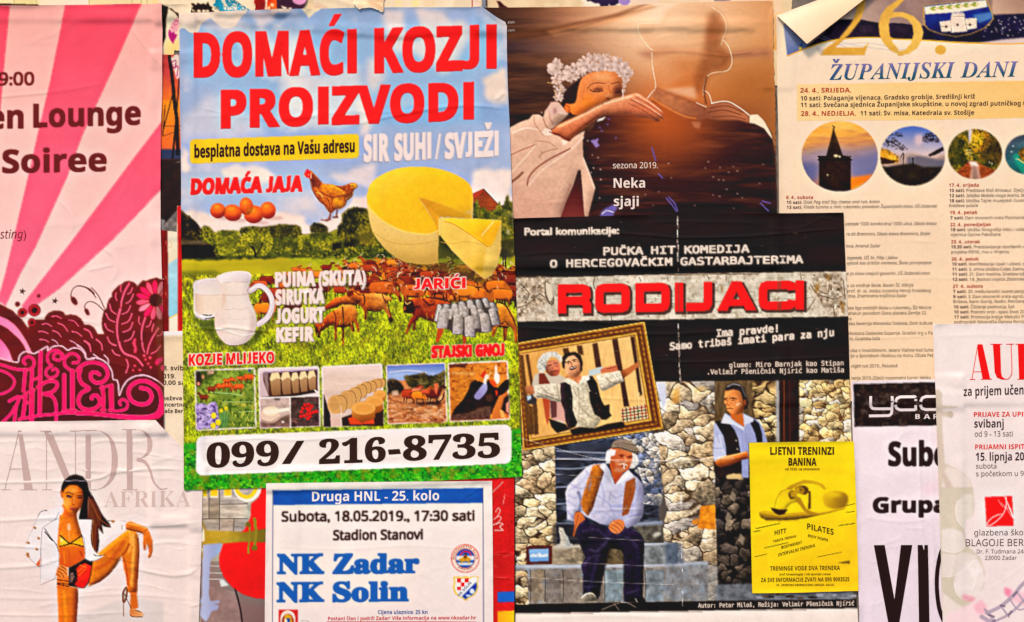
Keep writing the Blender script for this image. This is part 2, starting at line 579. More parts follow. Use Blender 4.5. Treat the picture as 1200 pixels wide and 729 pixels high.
        F = [(i,(i + 1) % n,n + (i + 1) % n,n + i) for i in range(n if closed else n - 1)]
        X,Y,F = slice_mesh(q[:,0],q[:,1],F,7.0)
        colors = np.broadcast_to(albedo(col),(len(X),3))
        flat = np.concatenate([np.asarray(f) for f in F]); tot = np.array([len(f) for f in F],np.int32)
        if ob is not None:
            ob.append((X,Y,flat,tot,colors)); return None
        return s.tri(name,X,Y,flat,tot,colors,off,parent)
    def strip(s,L,R,col,ob):
        """a stroke given by its two edges"""
        q = np.vstack([L,R]); n = len(L)
        X,Y,F = slice_mesh(q[:,0],q[:,1],[(i,i + 1,n + i + 1,n + i) for i in range(n - 1)],7.0)
        ob.append((X,Y,np.concatenate([np.asarray(f) for f in F]),np.array([len(f) for f in F],np.int32),np.broadcast_to(albedo(col),(len(X),3))))
    def shape(s,pts,col,ob=None,name='lettering',off=0.16,parent=None,step=7.0):
        """a flat-coloured crisp shape"""
        p = Pt(pts)
        X,Y,F = slice_mesh(p[:,0],p[:,1],[tuple(range(len(p)))],step)
        colors = np.broadcast_to(albedo(col),(len(X),3))
        flat = np.concatenate([np.asarray(f) for f in F]); tot = np.array([len(f) for f in F],np.int32)
        if ob is not None:
            ob.append((X,Y,flat,tot,colors)); return None
        return s.tri(name,X,Y,flat,tot,colors,off,parent)

def slice_mesh(X,Y,F,step):
    bm = bmesh.new()
    vs = [bm.verts.new((a,b,0)) for a,b in zip(X,Y)]
    for f in F:
        try: bm.faces.new([vs[i] for i in f])
        except ValueError: pass
    bmesh.ops.triangulate(bm,faces=[f for f in bm.faces if len(f.verts) > 4])
    for ax,lo,hi in ((0,min(X),max(X)),(1,min(Y),max(Y))):
        g = math.floor(lo / step) * step + step
        while g < hi:
            co = (g,0,0) if ax == 0 else (0,g,0); no = (1,0,0) if ax == 0 else (0,1,0)
            bmesh.ops.bisect_plane(bm,geom=bm.verts[:] + bm.edges[:] + bm.faces[:],plane_co=co,plane_no=no,dist=1e-4)
            g += step
    bm.verts.index_update()
    X = np.array([v.co.x for v in bm.verts]); Y = np.array([v.co.y for v in bm.verts])
    F = [tuple(v.index for v in f.verts) for f in bm.faces]
    bm.free()
    return X,Y,F

# ---------------------------------------------------------------- type
STY = {'b': (0x1d5d4,0x1d5ee,0x1d7ec,0),'r': (0x1d5a0,0x1d5ba,0x1d7e2,0),'i': (0x1d608,0x1d622,0x1d7e2,0),
       'bi': (0x1d63c,0x1d656,0x1d7ec,0),'sb': (0x1d400,0x1d41a,0x1d7ce,0),'sbi': (0x1d468,0x1d482,0x1d7ce,0),
       'x': (0x1d5d4,0x1d5ee,0x1d7ec,0.022),'sl': (0x1d400,0x1d41a,0x1d7ce,-0.012),'sx': (0x1d400,0x1d41a,0x1d7ce,0.02),'md': (0x1d5a0,0x1d5ba,0x1d7e2,0.012),
       'g': None,'gm': None,'m': None,'mb': None}
ACC = {'č': ('c','v'),'ć': ('c','a'),'ž': ('z','v'),'š': ('s','v'),'đ': ('d','b'),'Č': ('C','v'),'Ć': ('C','a'),'Ž': ('Z','v'),'Š': ('S','v'),'Đ': ('D','b')}
MONO = None
try:
    import os
    MONO = bpy.data.fonts.load(os.path.join(bpy.utils.system_resource('DATAFILES'),'fonts','DejaVuSansMono.woff2'))
except Exception:
    MONO = None
_tc = bpy.data.curves.new('type','FONT')
_to = bpy.data.objects.new('type',_tc)
COL.objects.link(_to)
_tc.resolution_u = 3
_default_font = _tc.font
_raw = {}; _adv = {}; _cap = {}

def mapc(ch,style):
    t = STY[style]
    if t is None: return ch
    if style in ('i',) and False: return ch
    if 'A' <= ch <= 'Z': return chr(t[0] + ord(ch) - 65)
    if 'a' <= ch <= 'z': return chr(t[1] + ord(ch) - 97)
    if '0' <= ch <= '9': return chr(t[2] + ord(ch) - 48)
    return ch

def raw_mesh(body,style):
    key = (body,style)
    if key in _raw: return _raw[key]
    _tc.body = body
    _tc.font = MONO if (style in ('m','mb') and MONO) else _default_font
    _tc.offset = 0.014 if style == 'mb' else (0.012 if style == 'gm' else (STY[style][3] if STY[style] else 0))
    dg = bpy.context.evaluated_depsgraph_get()
    me = bpy.data.meshes.new_from_object(_to.evaluated_get(dg))
    V = np.zeros(len(me.vertices) * 3); me.vertices.foreach_get('co',V); V = V.reshape(-1,3)[:,:2].copy()
    F = [tuple(p.vertices) for p in me.polygons]
    bpy.data.meshes.remove(me)
    _raw[key] = (V,F)
    return V,F

def cap_h(style):
    if style not in _cap: _cap[style] = raw_mesh(mapc('H',style),style)[0][:,1].max()
    return _cap[style]

def advance(ch,style):
    key = (ch,style)
    if key not in _adv:
        H = mapc('H',style)
        a = raw_mesh(H + mapc(ch,style) + H,style)[0][:,0].max(); b = raw_mesh(H + H,style)[0][:,0].max()
        _adv[key] = a - b
    return _adv[key]

def set_line(body,style,sp=0.0):
    """outlines of a line of type, in units of the capital height"""
    k = 1.0 / cap_h(style)
    VV = []; FF = []; x = 0.0; n = 0
    bold = style in ('b','bi','sb','sbi','x','sx','mb')
    th = 0.2 if bold else 0.11
    for ch in body:
        base,acc = ACC.get(ch,(ch,None)) if style not in ('m','mb','g','gm') else (ch,None)
        if ch == ' ':
            x += advance(' ',style) * k + sp; continue
        V,F = raw_mesh(mapc(base,style),style)
        if len(V):
            V = V * k
            if style in ('b','x','r','md') and base == 'I':
                t = 0.29 if style == 'x' else (0.26 if style == 'b' else 0.13)
                x0 = 0.12; V = np.array([(x0,0),(x0 + t,0),(x0 + t,1),(x0,1)]); F = [(0,1,2,3)]
                VV.append(V + np.array([x,0])); FF += [tuple(i + n for i in f) for f in F]; n += 4
                x += t + 0.24 + sp; continue
            if style in ('b','x','r','md','bi') and base == 'J':
                lo = V[:,1].min(); V = V.copy(); V[:,1] = (V[:,1] - lo) / (1 - lo)
                hook = 0.16 if style != 'r' else 0.1
                V[:,0] = V[:,0] - V[:,0].min() + 0.03
                VV.append(V + np.array([x,0])); FF += [tuple(i + n for i in f) for f in F]; n += len(V)
                x += V[:,0].max() + 0.12 + sp; continue
            VV.append(V + np.array([x,0])); FF += [tuple(i + n for i in f) for f in F]; n += len(V)
            if acc:
                cx = x + (V[:,0].min() + V[:,0].max()) / 2; ty = V[:,1].max() + 0.09
                if acc == 'v':
                    w = 0.25; hh = 0.25
                    q = [(-w,hh),(-w + th * 0.95,hh),(0,th * 0.55),(w - th * 0.95,hh),(w,hh),(th * 0.4,0),(-th * 0.4,0)]
                    f = [(0,6,2,1),(6,5,2),(2,5,4,3)]
                elif acc == 'a':
                    q = [(-0.09,0),(-0.09 + th * 0.75,0),(0.10 + th,0.26),(0.10,0.26)]
                    f = [(0,1,2,3)]
                else:
                    w = (V[:,0].max() - V[:,0].min())
                    q = [(-0.02,-0.28),(w * 0.62,-0.28),(w * 0.62,-0.28 + th * 0.7),(-0.02,-0.28 + th * 0.7)]
                    f = [(0,1,2,3)]
                VV.append(np.array(q) + np.array([cx,ty])); FF += [tuple(i + n for i in g) for g in f]; n += len(q)
        x += advance(base,style) * k + sp
    if not VV: return np.zeros((0,2)),[]
    return np.vstack(VV),FF

# ================================================================ the wall under the posters
def wall():
    x0,y0,x1,y1,d = -230,-220,1430,950,120
    bm = bmesh.new()
    c = [bm.verts.new(((x - 600) * PX,y * PX,(364.5 - z) * PX + ZC)) for y in (0.0,d) for z in (y0,y1) for x in (x0,x1)]
    for f in ((0,1,3,2),(4,6,7,5),(0,2,6,4),(1,5,7,3),(0,4,5,1),(2,3,7,6)):
        bm.faces.new([c[i] for i in f])
    bmesh.ops.recalc_face_normals(bm,faces=bm.faces[:])
    bmesh.ops.bevel(bm,geom=bm.edges[:],offset=0.004,segments=2,affect='EDGES')
    me = bpy.data.meshes.new('wall'); bm.to_mesh(me); bm.free()
    m = bpy.data.materials.new('old_plaster'); m.use_nodes = True
    nt = m.node_tree; b = nt.nodes['Principled BSDF']; b.inputs['Roughness'].default_value = 0.9
    tc = nt.nodes.new('ShaderNodeNewGeometry')
    n = nt.nodes.new('ShaderNodeTexNoise'); n.inputs['Scale'].default_value = 14; n.inputs['Detail'].default_value = 9
    nt.links.new(tc.outputs['Position'],n.inputs['Vector'])
    r = nt.nodes.new('ShaderNodeValToRGB')
    r.color_ramp.elements[0].color = (0.06,0.045,0.035,1); r.color_ramp.elements[0].position = 0.35
    r.color_ramp.elements[1].color = (0.30,0.24,0.18,1); r.color_ramp.elements[1].position = 0.65
    nt.links.new(n.outputs['Fac'],r.inputs['Fac']); nt.links.new(r.outputs['Color'],b.inputs['Base Color'])
    bp = nt.nodes.new('ShaderNodeBump'); bp.inputs['Strength'].default_value = 0.4; bp.inputs['Distance'].default_value = 0.003
    nt.links.new(n.outputs['Fac'],bp.inputs['Height']); nt.links.new(bp.outputs['Normal'],b.inputs['Normal'])
    me.materials.append(m)
    o = bpy.data.objects.new('wall',me); COL.objects.link(o); o['kind'] = 'structure'
wall()
np.maximum(PILE,0.25,out=PILE)

def torn(pts,seed,amp=1.6,step=3.0):
    """a torn edge: an outline made ragged"""
    p = Pt(pts); rng = np.random.default_rng(seed); out = []
    for a,b in zip(p,np.roll(p,-1,0)):
        n = max(int(np.hypot(*(b - a)) / step),1)
        for k in range(n):
            t = k / n
            out.append(a + (b - a) * t + rng.normal(size=2) * amp * (0 if k == 0 else 1))
    return np.array(out)

# ---------------------------------------------------------------- old layers
CREAM = (240,218,185)
def old_layers():
    # yellowed sheet with thin olive rules, upper left
    p = Print(-60,-70,220,40,(240,219,172))
    p.noise(Pt('-60,-70 220,-70 220,40 -60,40'),0.05,40,1)
    p.poly('16,-70 40,-70 40,9 16,9',(233,214,158))
    p.poly('48,-70 100,-70 104,9 46,9',(247,226,196),g=((252,232,212),(48,0),(100,0)))
    for x,d in ((16,.5),(42,.5),(104,3),(154,0),(165,0),(172,0)):
        p.line([(x - d,-70),(x,8)],0.8,(176,160,92),0.8)
    p.poly('182,-70 195,-70 195,9 178,9',(248,216,160))
    p.poly('-60,2 44,5.2 47,7 -60,7',(40,15,12),bl=0.6)
    P = Poster('old_poster','yellowed old poster with thin olive lines along the top, above the pink poster','old poster',
               '-60,-70 196,-70 196,20 -60,20',p)
    P.sheet()

    # peeled white sheet across the top middle
    p = Print(180,-70,640,90,(246,222,192))
    p.noise(Pt('180,-70 640,-70 640,90 180,90'),0.05,30,2)
    p.poly('188,-70 236,-70 236,6 188,6',(244,220,190),tex=(0.04,6,4))
    # remains of black print
    k = Zm(180,0,8.57)
    p.poly(k('365,35 400,28 420,50 440,25 470,40 500,30 520,45 545,12 560,55 590,70 580,95 610,115 560,125 500,98 480,128 450,95 430,118 380,85 395,60'),(62,38,30),bl=0.3)
    p.poly(k('335,95 380,110 470,120 560,112 610,118 600,132 340,128'),(58,36,28),bl=0.3)
    for x in (455,500,540): p.ell(*k([(x,108)])[0],2.0,1.4,(246,222,192))
    # cream overlaps right of the scraps
    k = Zm(320,0,8.57)
    p.poly(k('300,92 370,-60 420,-60 400,40 560,80 560,100'),(236,208,172))
    p.poly(k('400,20 470,20 560,78 420,90'),(228,190,170),a=0.6)
    p.poly(k('560,-40 900,-60 1000,60 870,100 820,60 800,0'),(250,224,190),g=((238,206,168),(385,0),(430,12)))
    k = Zm(460,0,8.57)
    for x,w,c in ((40,60,(248,222,176)),(210,70,(252,226,170)),(330,110,(244,214,178)),(560,60,(250,226,198)),(640,30,(236,210,180))):
        p.poly(k([(x,-400),(x + w,-400),(x + w - 10,70),(x - 14,70)]),c,bl=1.5)
    p.line(k('798,-400 800,68'),1.0,(170,50,50))
    p.poly(k('812,-400 890,-400 890,72 812,72'),(248,216,196))
    def wr(A):
        random_creases(A,200,-10,570,12,14,21,amp=(0.2,0.6),w=(1.5,4),ang=40)
    P = Poster('old_poster','peeled cream old poster with black print remains, above the blue sky poster','old poster',
               torn('186,-70 566,-70 566,30 470,40 186,16',3,0.6),p,wr=wr)
    P.sheet()

    # torn scraps still stuck on it
    k = Zm(180,0,8.57)
    p = Print(225,-60,330,40,(18,140,168))
    p.noise(Pt('225,-60 330,-60 330,40 225,40'),0.10,8,4)
    rng = np.random.default_rng(7)
    for _ in range(120):
        x,y = rng.uniform(262,294),rng.uniform(-6,13)
        p.ell(x,y,rng.uniform(0.4,1.6),rng.uniform(0.3,1.0),(220,205,190),rng.uniform(0,180),bl=0.2)
    p.poly(k('680,-40 745,60 735,72 690,30 660,-40'),(226,212,196))
    P = Poster('torn_paper_scrap','speckled teal scrap of torn paper above the red title word of the sky poster','torn scrap',
               torn(k('640,-300 740,-300 790,-20 860,30 970,105 880,112 740,112 650,112 655,75 595,55 620,30'),5,0.5,2),p)
    P.sheet()
    p = Print(280,-60,345,40,(170,36,14))
    p.poly(k('1130,-400 1160,-400 1140,100 1120,100'),(240,216,190),tex=(0.1,4,5))
    p.poly(k('1150,-300 1230,-300 1240,100 1140,100'),(206,58,18),g=((232,120,40),(313,0),(326,12)))
    p.noise(Pt('280,-60 345,-60 345,40 280,40'),0.25,7,8)
    for q in ('1180,30 1210,40 1200,70 1170,60','1150,60 1175,75 1160,95 1140,90'): p.poly(k(q),(238,200,160))
    P = Poster('torn_paper_scrap','dark red scrap of torn paper left of the purple scrap along the top','torn scrap',
               torn(k('1010,-300 1250,-300 1248,110 1018,110 1025,60 1010,10'),6,0.5,2),p)
    P.sheet()
    k = Zm(320,0,8.57)
    p = Print(300,-60,380,40,(70,44,62))
    p.noise(Pt('300,-60 380,-60 380,40 300,40'),0.12,8,9)
    p.ell(*k([(265,-10)])[0],8.6,6.6,(206,142,178),tex=(0.06,6,3))
    for q in ('80,55 115,70 138,72 130,92 95,85','155,80 185,76 190,96 160,96','0,80 40,96 0,100'): p.poly(k(q),(238,208,186))
    P = Poster('torn_paper_scrap','dark purple scrap of torn paper with a pink disc along the top','torn scrap',
               torn(k('40,-300 345,-300 345,-20 300,92 285,112 40,110'),8,0.4,2),p)
    P.sheet()

    # tan sheet over the bride poster
    p = Print(555,-70,940,110,(232,204,166))
    p.poly('560,-70 680,-70 680,9 560,9',(236,206,170),tex=(0.04,12,2))
    k = Zm(460,0,8.57)
    p.poly(k('895,-400 942,-400 945,80 895,80'),(140,140,150),g=((170,165,168),(565,0),(571,0)))
    p.poly(k('940,-400 955,-400 950,72 940,60'),(50,30,24))
    p.poly(k('1042,6 1080,10 1120,50 1160,75 1070,78 1062,40'),(84,34,36),bl=0.3)
    k = Zm(600,0,8.57)
    p.poly(k('325,35 470,35 470,62 325,62'),(238,216,178),bl=0.8)
    p.poly(k('660,-500 1240,-500 1240,70 690,66 720,30 690,0'),(244,220,200),tex=(0.05,8,4))
    p.poly(torn(k('750,-500 1080,-500 1075,30 1010,60 975,35 965,70 880,70 880,35 820,25 750,5'),4,0.4,2),(62,50,78),bl=0.3)
    p.poly(k('1080,-500 1180,-500 1190,20 1150,62 1105,50 1070,20'),(164,138,190),bl=0.3)
    p.poly(k('1190,-500 1500,-500 1500,70 1190,66'),(236,206,184))
    k = Zm(780,0,8.57)
    p.poly(k('-100,-400 1150,-400 1150,20 -100,14'),(240,208,178),tex=(0.04,15,6))
    p.poly(k('485,-300 660,-300 655,6 490,8'),(146,128,130),bl=0.4)
    p.poly(k('1000,0 1180,0 1180,500 1020,500 1060,240'),(236,196,150),g=((226,170,106),(900,30),(908,60)))
    for q,c in (('1030,80 1060,70 1058,110 1036,104',(250,222,190)),('1020,200 1066,200 1060,270 1040,250',(244,214,178))): p.poly(k(q),c)
    p.poly(k('1085,-200 1180,-200 1180,110 1090,140'),(240,204,170))
    P = Poster('old_poster','tan old poster with torn purple print, above the bride poster','old poster',
               torn('562,-70 930,-70 926,100 900,100 890,30 562,30',10,0.5),p)
    P.sheet()

    # between the pink poster and the goat poster
    p = Print(180,0,230,90,(244,218,190))
    k = Zm(180,0,8.57)
    p.poly(k('60,40 150,70 145,130 125,200 118,380 70,520 60,300'),(52,34,24),bl=0.5)
    p.poly(k('150,85 180,85 215,120 248,130 258,190 240,165 215,130'),(70,50,34),bl=0.4)
    p.poly(k('245,140 258,140 258,190 248,190'),(50,30,20))
    p.poly(k('105,560 120,400 258,400 258,560'),(252,214,150),bl=2)
    p.poly(k('160,275 180,230 220,190 255,180 255,240 240,300 225,330 205,305 190,320 165,295'),(240,168,178),bl=0.3)
    rng = np.random.default_rng(4)
    for _ in range(26):
        a = rng.uniform(0,1); b = rng.uniform(-1,1)
        x,y = 168 + 75 * a + 12 * b,285 - 85 * a + 25 * b
        p.ell(*k([(x,y)])[0],0.45,0.45,(176,50,90),bl=0.2)
    p.poly(k('150,295 165,300 180,330 200,310 215,345 238,340 220,385 205,405 195,440 165,400 145,350'),(178,18,120),bl=0.3)
    P = Poster('torn_paper_scrap','white torn paper with a magenta thistle, left of the blue sky poster title','torn scrap',
               torn('186,5 224,5 224,62 205,58 200,72 186,70',12,0.5,2),p)
    P.sheet()

    p = Print(175,50,235,285,(214,110,66))
    k = Zm(180,40,4.555)
    p.poly(k('-20,60 260,60 260,350 -20,350'),(190,72,70),g=((240,132,40),(0,85),(0,128)),tex=(0.05,8,3))
    p.poly(k('-20,350 260,350 260,640 -20,640'),(244,138,34),g=((222,104,60),(0,128),(0,175)),tex=(0.06,8,3))
    p.poly(k('-20,612 260,612 260,672 -20,672'),(58,62,90),bl=1)
    p.poly(k('-20,668 260,668 260,1100 -20,1100'),(44,26,22),bl=1,tex=(0.3,12,4,2.0))
    for q,w in (('84,120 100,250 112,380 124,470 128,640',4.2),('118,470 100,660',2.6),('135,240 120,440',1.6),('100,320 48,520',1.2),('60,380 48,540',1.0),('48,490 140,490',0.5),('48,545 140,510',0.5)):
        p.line(k(q),w,(36,18,18))
    p.poly(k('92,128 120,105 136,112 136,230 122,240 105,180'),(236,200,190),tex=(0.1,5,3))
    for q in ('96,150 118,140 112,178 98,170','112,180 128,172 124,225'): p.line(k(q),1.2,(170,30,110))
    p.line(k('105,690 138,680'),0.8,(190,180,180))
    p.poly('175,190 235,190 235,282 175,282',(48,34,27),bl=1.2,tex=(0.15,10,3))
    p.poly(Zm(180,200,3.65)('26,246 62,210 90,178 100,166 118,178 118,270 26,270'),(116,108,106),bl=0.5,tex=(0.25,5,8))
    p.poly(Zm(180,200,3.65)('26,205 50,212 36,246 26,246'),(130,126,130),bl=0.6)
    P = Poster('old_poster','orange sunset old poster with dark mast, in the gap left of the sky poster','old poster',
               '180,64 224,64 224,276 180,276',p,mat=GLOSS)
    P.sheet()

    p = Print(175,235,235,400,(236,214,190))
    k = Zm(180,200,3.65)
    p.poly(k('60,270 104,262 104,400 60,392'),(240,220,198),g=((228,204,178),(0,270),(0,305)))
    p.poly(k('60,400 104,372 104,620 60,634'),(176,200,216),g=((150,190,212),(0,305),(0,366)),bl=0.7,tex=(0.06,8,2))
    p.poly(k('60,634 104,612 104,700 60,700'),(238,220,200))
    p.line(k('60,634 104,610'),1.2,(242,190,60))
    p.line(k('68,300 78,320 70,328 62,326'),1.2,(232,190,160))
    p.poly(k('0,255 58,250 64,700 0,700'),(170,20,18),g=((120,12,10),(182,0),(196,0)),tex=(0.15,10,3))
    p.poly(k('103,150 140,150 140,700 103,700'),(190,24,22),tex=(0.1,8,3))
    p.poly(k('100,155 118,155 118,225 100,225'),(214,40,60))
    for y in (300,450,520): p.line(k([(50,y),(54,y + 20)]),0.7,(230,120,100))
    P = Poster('old_poster','red bordered old poster with a pale blue panel, right of the pink poster flower','old poster',
               Zm(180,200,3.65)('0,250 98,262 100,150 160,150 160,700 0,700'),p)
    P.sheet()

    p = Print(175,375,245,620,(236,212,182))
    p.poly('175,375 245,375 245,620 175,620',(238,212,182),g=((244,226,206),(0,420),(0,560)),tex=(0.04,20,3))
    p.poly('175,388 245,385 245,392 175,394',(244,236,236),bl=1)
    P = Poster('old_poster','beige old poster with small black lines of print, left of the goat photograph','old poster',
               '180,389 234,387 234,612 180,612',p)
    P.sheet()
    ob = []
    for t,x0,x1,y,cap,st in (('8. svibnj',191,222,434,5.4,'b'),('2019.',186,205,443.5,5.4,'b'),('20,00 sat',186,220,451,5.2,'b'),
                                  ('kneževa p',186,219,469,4.6,'b'),('koncertna',185,217,476.5,4.6,'b'),('palače Ber',184,214,484,4.6,'b')):
        P.text(t,x0,y,x1,cap,st,(70,48,38),ob=ob)
    P.block(ob)
old_layers()

# ================================================================ pink poster
def pink_poster():
    p = Print(-130,-5,200,515,(252,190,186))
    full = Pt('-130,-5 200,-5 200,515 -130,515')
    p.poly(full,(249,174,168),g=((253,208,206),(0,0),(0,330)))
    hot = dict(g=((253,110,140),(60,20),(20,340)),tex=(0.025,30,5))
    rayA = '76,6 166,4 131,83 96,159 79,206 41,290 24,320 6,359 -4,352 0,340 5.5,320 33,203 45,150 57,100'
    rayB = '200,128 189,142.6 160,180 82,284 24.7,358 30,370 45,356 68.6,339 131.6,281.5 187,224 200,212'
    rayC = '-60,5 11.5,7 6,60 0,130 -30,330 -120,330'
    for r in (rayA,rayB,rayC): p.poly(r,(251,90,112),**hot)
    p.noise(full,0.02,60,12)
    DK = (112,24,8)
    z1 = Zm(0,320,7.29); z3 = Zm(90,320,7.29); z2 = Zm(0,400,7.29); z4 = Zm(90,400,7.29)
    disc = np.vstack([z1('-900,200 -400,190 -100,230 0,266 100,318 180,392 236,470'),[(32,515),(-130,515)]])
    cloud = np.vstack([z1('236,470 262,410 312,396 374,396 385,368 405,342 450,322 505,320 540,335 556,360 600,353 650,362 690,390 718,438'),
                       z3('50,440 100,440 140,462 160,490 174,520 232,522 214,480 208,430 214,375 228,318 250,300 258,258 272,220 296,202 294,170 318,140 350,108 382,92 402,74 440,66 480,76 505,95 512,112 535,85 562,62 590,66 622,52 650,46 680,38 715,52 760,56'),
                       [(200,515),(20,515),(28,420)]])
    for q in (disc,cloud):
        p.poly(q,DK,bl=0.3,g=((86,12,5),(0,420),(0,490)),tex=(0.10,14,6,2.0))
    p.poly(z3('240,420 520,440 740,470 740,500 500,490 230,470'),(132,48,22),a=0.45,bl=2.5)
    p.poly(z1('0,520 200,460 330,480 200,540 0,600'),(128,40,20),a=0.4,bl=2.5)
    PK = (253,128,176)
    p.poly(z1('-300,330 -100,345 0,370 60,396 120,440 170,500 215,570 250,640 274,690 230,690 200,620 160,565 110,520 60,475 0,442 -100,415 -300,400'),PK,bl=0.3,g=((255,150,180),(0,370),(35,410)))
    p.poly(z1('-300,560 0,565 40,610 75,665 95,720 110,760 70,758 20,742 -20,735 -300,735'),(250,110,165),bl=0.3,g=((255,150,190),(0,400),(12,420)))
    # buds on stems
    for q,w in ((z1('602,205 606,165 625,130 655,112 700,112 760,135 802,175 '),1.0),(z3('120,125 160,165 195,220 232,300'),1.0),(z3('0,112 50,116 90,135 125,165 160,210'),1.0),(z3('66,305 64,280 80,255 110,243 150,255 185,280 222,318'),1.0)):
        p.line(q,w,(110,24,18))
    p.line(z1('755,145 802,178'),1.0,(110,24,18))
    p.ell(*z1([(630,238)])[0],5.6,3.1,DK,58); p.ell(*z1([(740,332)])[0],4.6,2.3,DK,62)
    for x,y,r in ((145,266,22),(327,196,16)): p.ell(*z1([(x,y)])[0],r / 7.29,None,(118,26,18))
    for x,y in ((187,156),(466,238)):
        c = z1([(x,y)])[0]
        p.poly([(c[0] + (4.4 if k % 2 == 0 else 1.7) * math.sin(k * math.pi / 5 + 0.2),c[1] - (4.4 if k % 2 == 0 else 1.7) * math.cos(k * math.pi / 5 + 0.2)) for k in range(10)],(104,20,16),bl=0.2)
    for x,y,r in ((186,338,40),(290,318,53),(268,422,36)):
        c = z1([(x,y)])[0]; r /= 7.29
        p.ell(c[0],c[1],r,None,(104,8,20)); p.ell(c[0],c[1],r * 0.78,None,(236,40,80)); p.ell(c[0],c[1],r * 0.58,None,(96,8,16)); p.ell(c[0],c[1],r * 0.3,None,(60,5,12))
    VP = (250,92,118)
    for q in ('440,372 480,368 522,390','355,440 395,432 438,456','492,428 540,450 575,500','585,402 630,412 668,455','325,500 365,500 406,516','447,492 490,510 518,545','612,500 655,510 694,540','720,480 765,505 786,555','335,568 375,570 412,590','720,580 755,615 772,668'):
        p.line(z1(q),1.5,VP,w2=1.2)
    for q in ('440,568 475,585 492,612','595,578 640,600 676,648'): p.line(z1(q),1.0,(253,150,180))
    for q,w in (('445,90 405,160 380,240 374,288',2.6),('368,310 345,400 340,490 350,572',3.0),('358,590 372,640 410,690 500,724 560,790',3.0),('375,105 370,135 376,160',1.6),('332,170 328,205 340,235',1.8),
                 ('472,128 455,165 430,180',1.6),('480,182 455,235 418,260',1.7),('278,265 292,320 332,350',1.8),('456,280 430,330 384,352',1.6),('246,345 272,395 322,418',1.8),('468,348 440,410 382,436',1.8),
                 ('236,432 258,480 310,504',1.8),('475,422 450,480 388,506',1.8),('258,548 280,595 330,615',1.8),('488,498 460,560 404,584',1.8),('300,658 320,690 362,706',1.6),
                 ('62,478 105,500 128,552',2.0),('62,580 105,610 116,670',2.0),('165,568 205,605 214,658',2.0),('530,375 526,410 538,440',1.6),('582,382 560,450 550,515 552,575',2.4),('556,595 562,640 576,675',2.2),
                 ('696,474 650,545 615,620 598,690',2.2),('634,408 620,445 592,462',1.6),('656,436 646,470 642,500',1.6),('735,500 715,530 682,538',1.5),('714,620 680,665 634,690',1.7)):
        p.line(z3(q),w,VP,w2=w * 0.75)
    p.poly(z3('486,560 505,556 498,600 512,650 506,680 482,684 488,640 470,600'),(250,76,110),bl=0.3)
    fx,fy = z3([(672,232)])[0]
    for k in range(15):
        a = R_(k * 24 + 4); c,s_ = math.cos(a),math.sin(a)
        col = ((253,136,160),(252,92,124),(253,28,100))[(k * 7) % 3 if k not in (5,9) else 2]
        r0,r1 = 8.5,23.5
        q = [(fx + c * r0 - s_ * 1.2,fy + s_ * r0 + c * 1.2),(fx + c * (r1 - 5) - s_ * 3.1,fy + s_ * (r1 - 5) + c * 3.1),(fx + c * r1,fy + s_ * r1),(fx + c * (r1 - 5) + s_ * 3.1,fy + s_ * (r1 - 5) - c * 3.1),(fx + c * r0 + s_ * 1.2,fy + s_ * r0 - c * 1.2)]
        p.poly(q,col,bl=0.3,sm=4)
    p.ell(fx,fy,7.2,None,(84,26,22),tex=(0.2,4,3))
    for x,y in ((574,706),(624,722)): p.ell(*z3([(x,y)])[0],1.5,None,VP)
    for x,y in ((572,122),(585,156),(624,142),(608,192),(630,222),(492,210),(478,248),(536,246)): p.ell(*z4([(x,y)])[0],1.4,None,(250,84,120))
    p.line(z4('420,155 436,200 430,235 416,270'),1.8,VP); p.line(z4('300,75 325,110 362,122'),1.5,VP); p.line(z4('272,0 300,28 332,36'),1.5,VP)
    p.poly(z4('665,180 690,145 735,135 730,170 700,195 680,208'),(252,40,110),bl=0.3)
    p.ell(*z4([(738,228)])[0],3.4,None,(250,60,105))
    # outline round the emblem
    EO = (253,168,188)
    for q in (z2('-300,90 -100,125 0,146 80,168 148,180 160,130 200,92 250,90 292,104 400,44 402,80 450,45 520,40 560,66 578,76 620,58 680,66 720,110 738,152 800,150'),
              z4('0,30 40,60 68,100 84,154 150,140 215,160 265,200 298,260 308,326 340,332 354,380 360,464 390,390 430,335 490,300 570,290 640,310 700,345 760,400')):
        p.line(q,1.7,EO,sm=3)
    for q in ('140,112 180,140','230,118 262,150 268,190'): p.line(z4(q),1.4,EO)
    for q in ('460,0 492,30','595,0 650,20 676,60','180,0 215,40 245,100'): pass
    # the emblem's drawn letters
    def em(q,w,w2=None):
        p.line(q,w * 0.95 + 1.0,(252,92,128)); p.line(q,w * 0.95 - 0.1,(255,0,100))
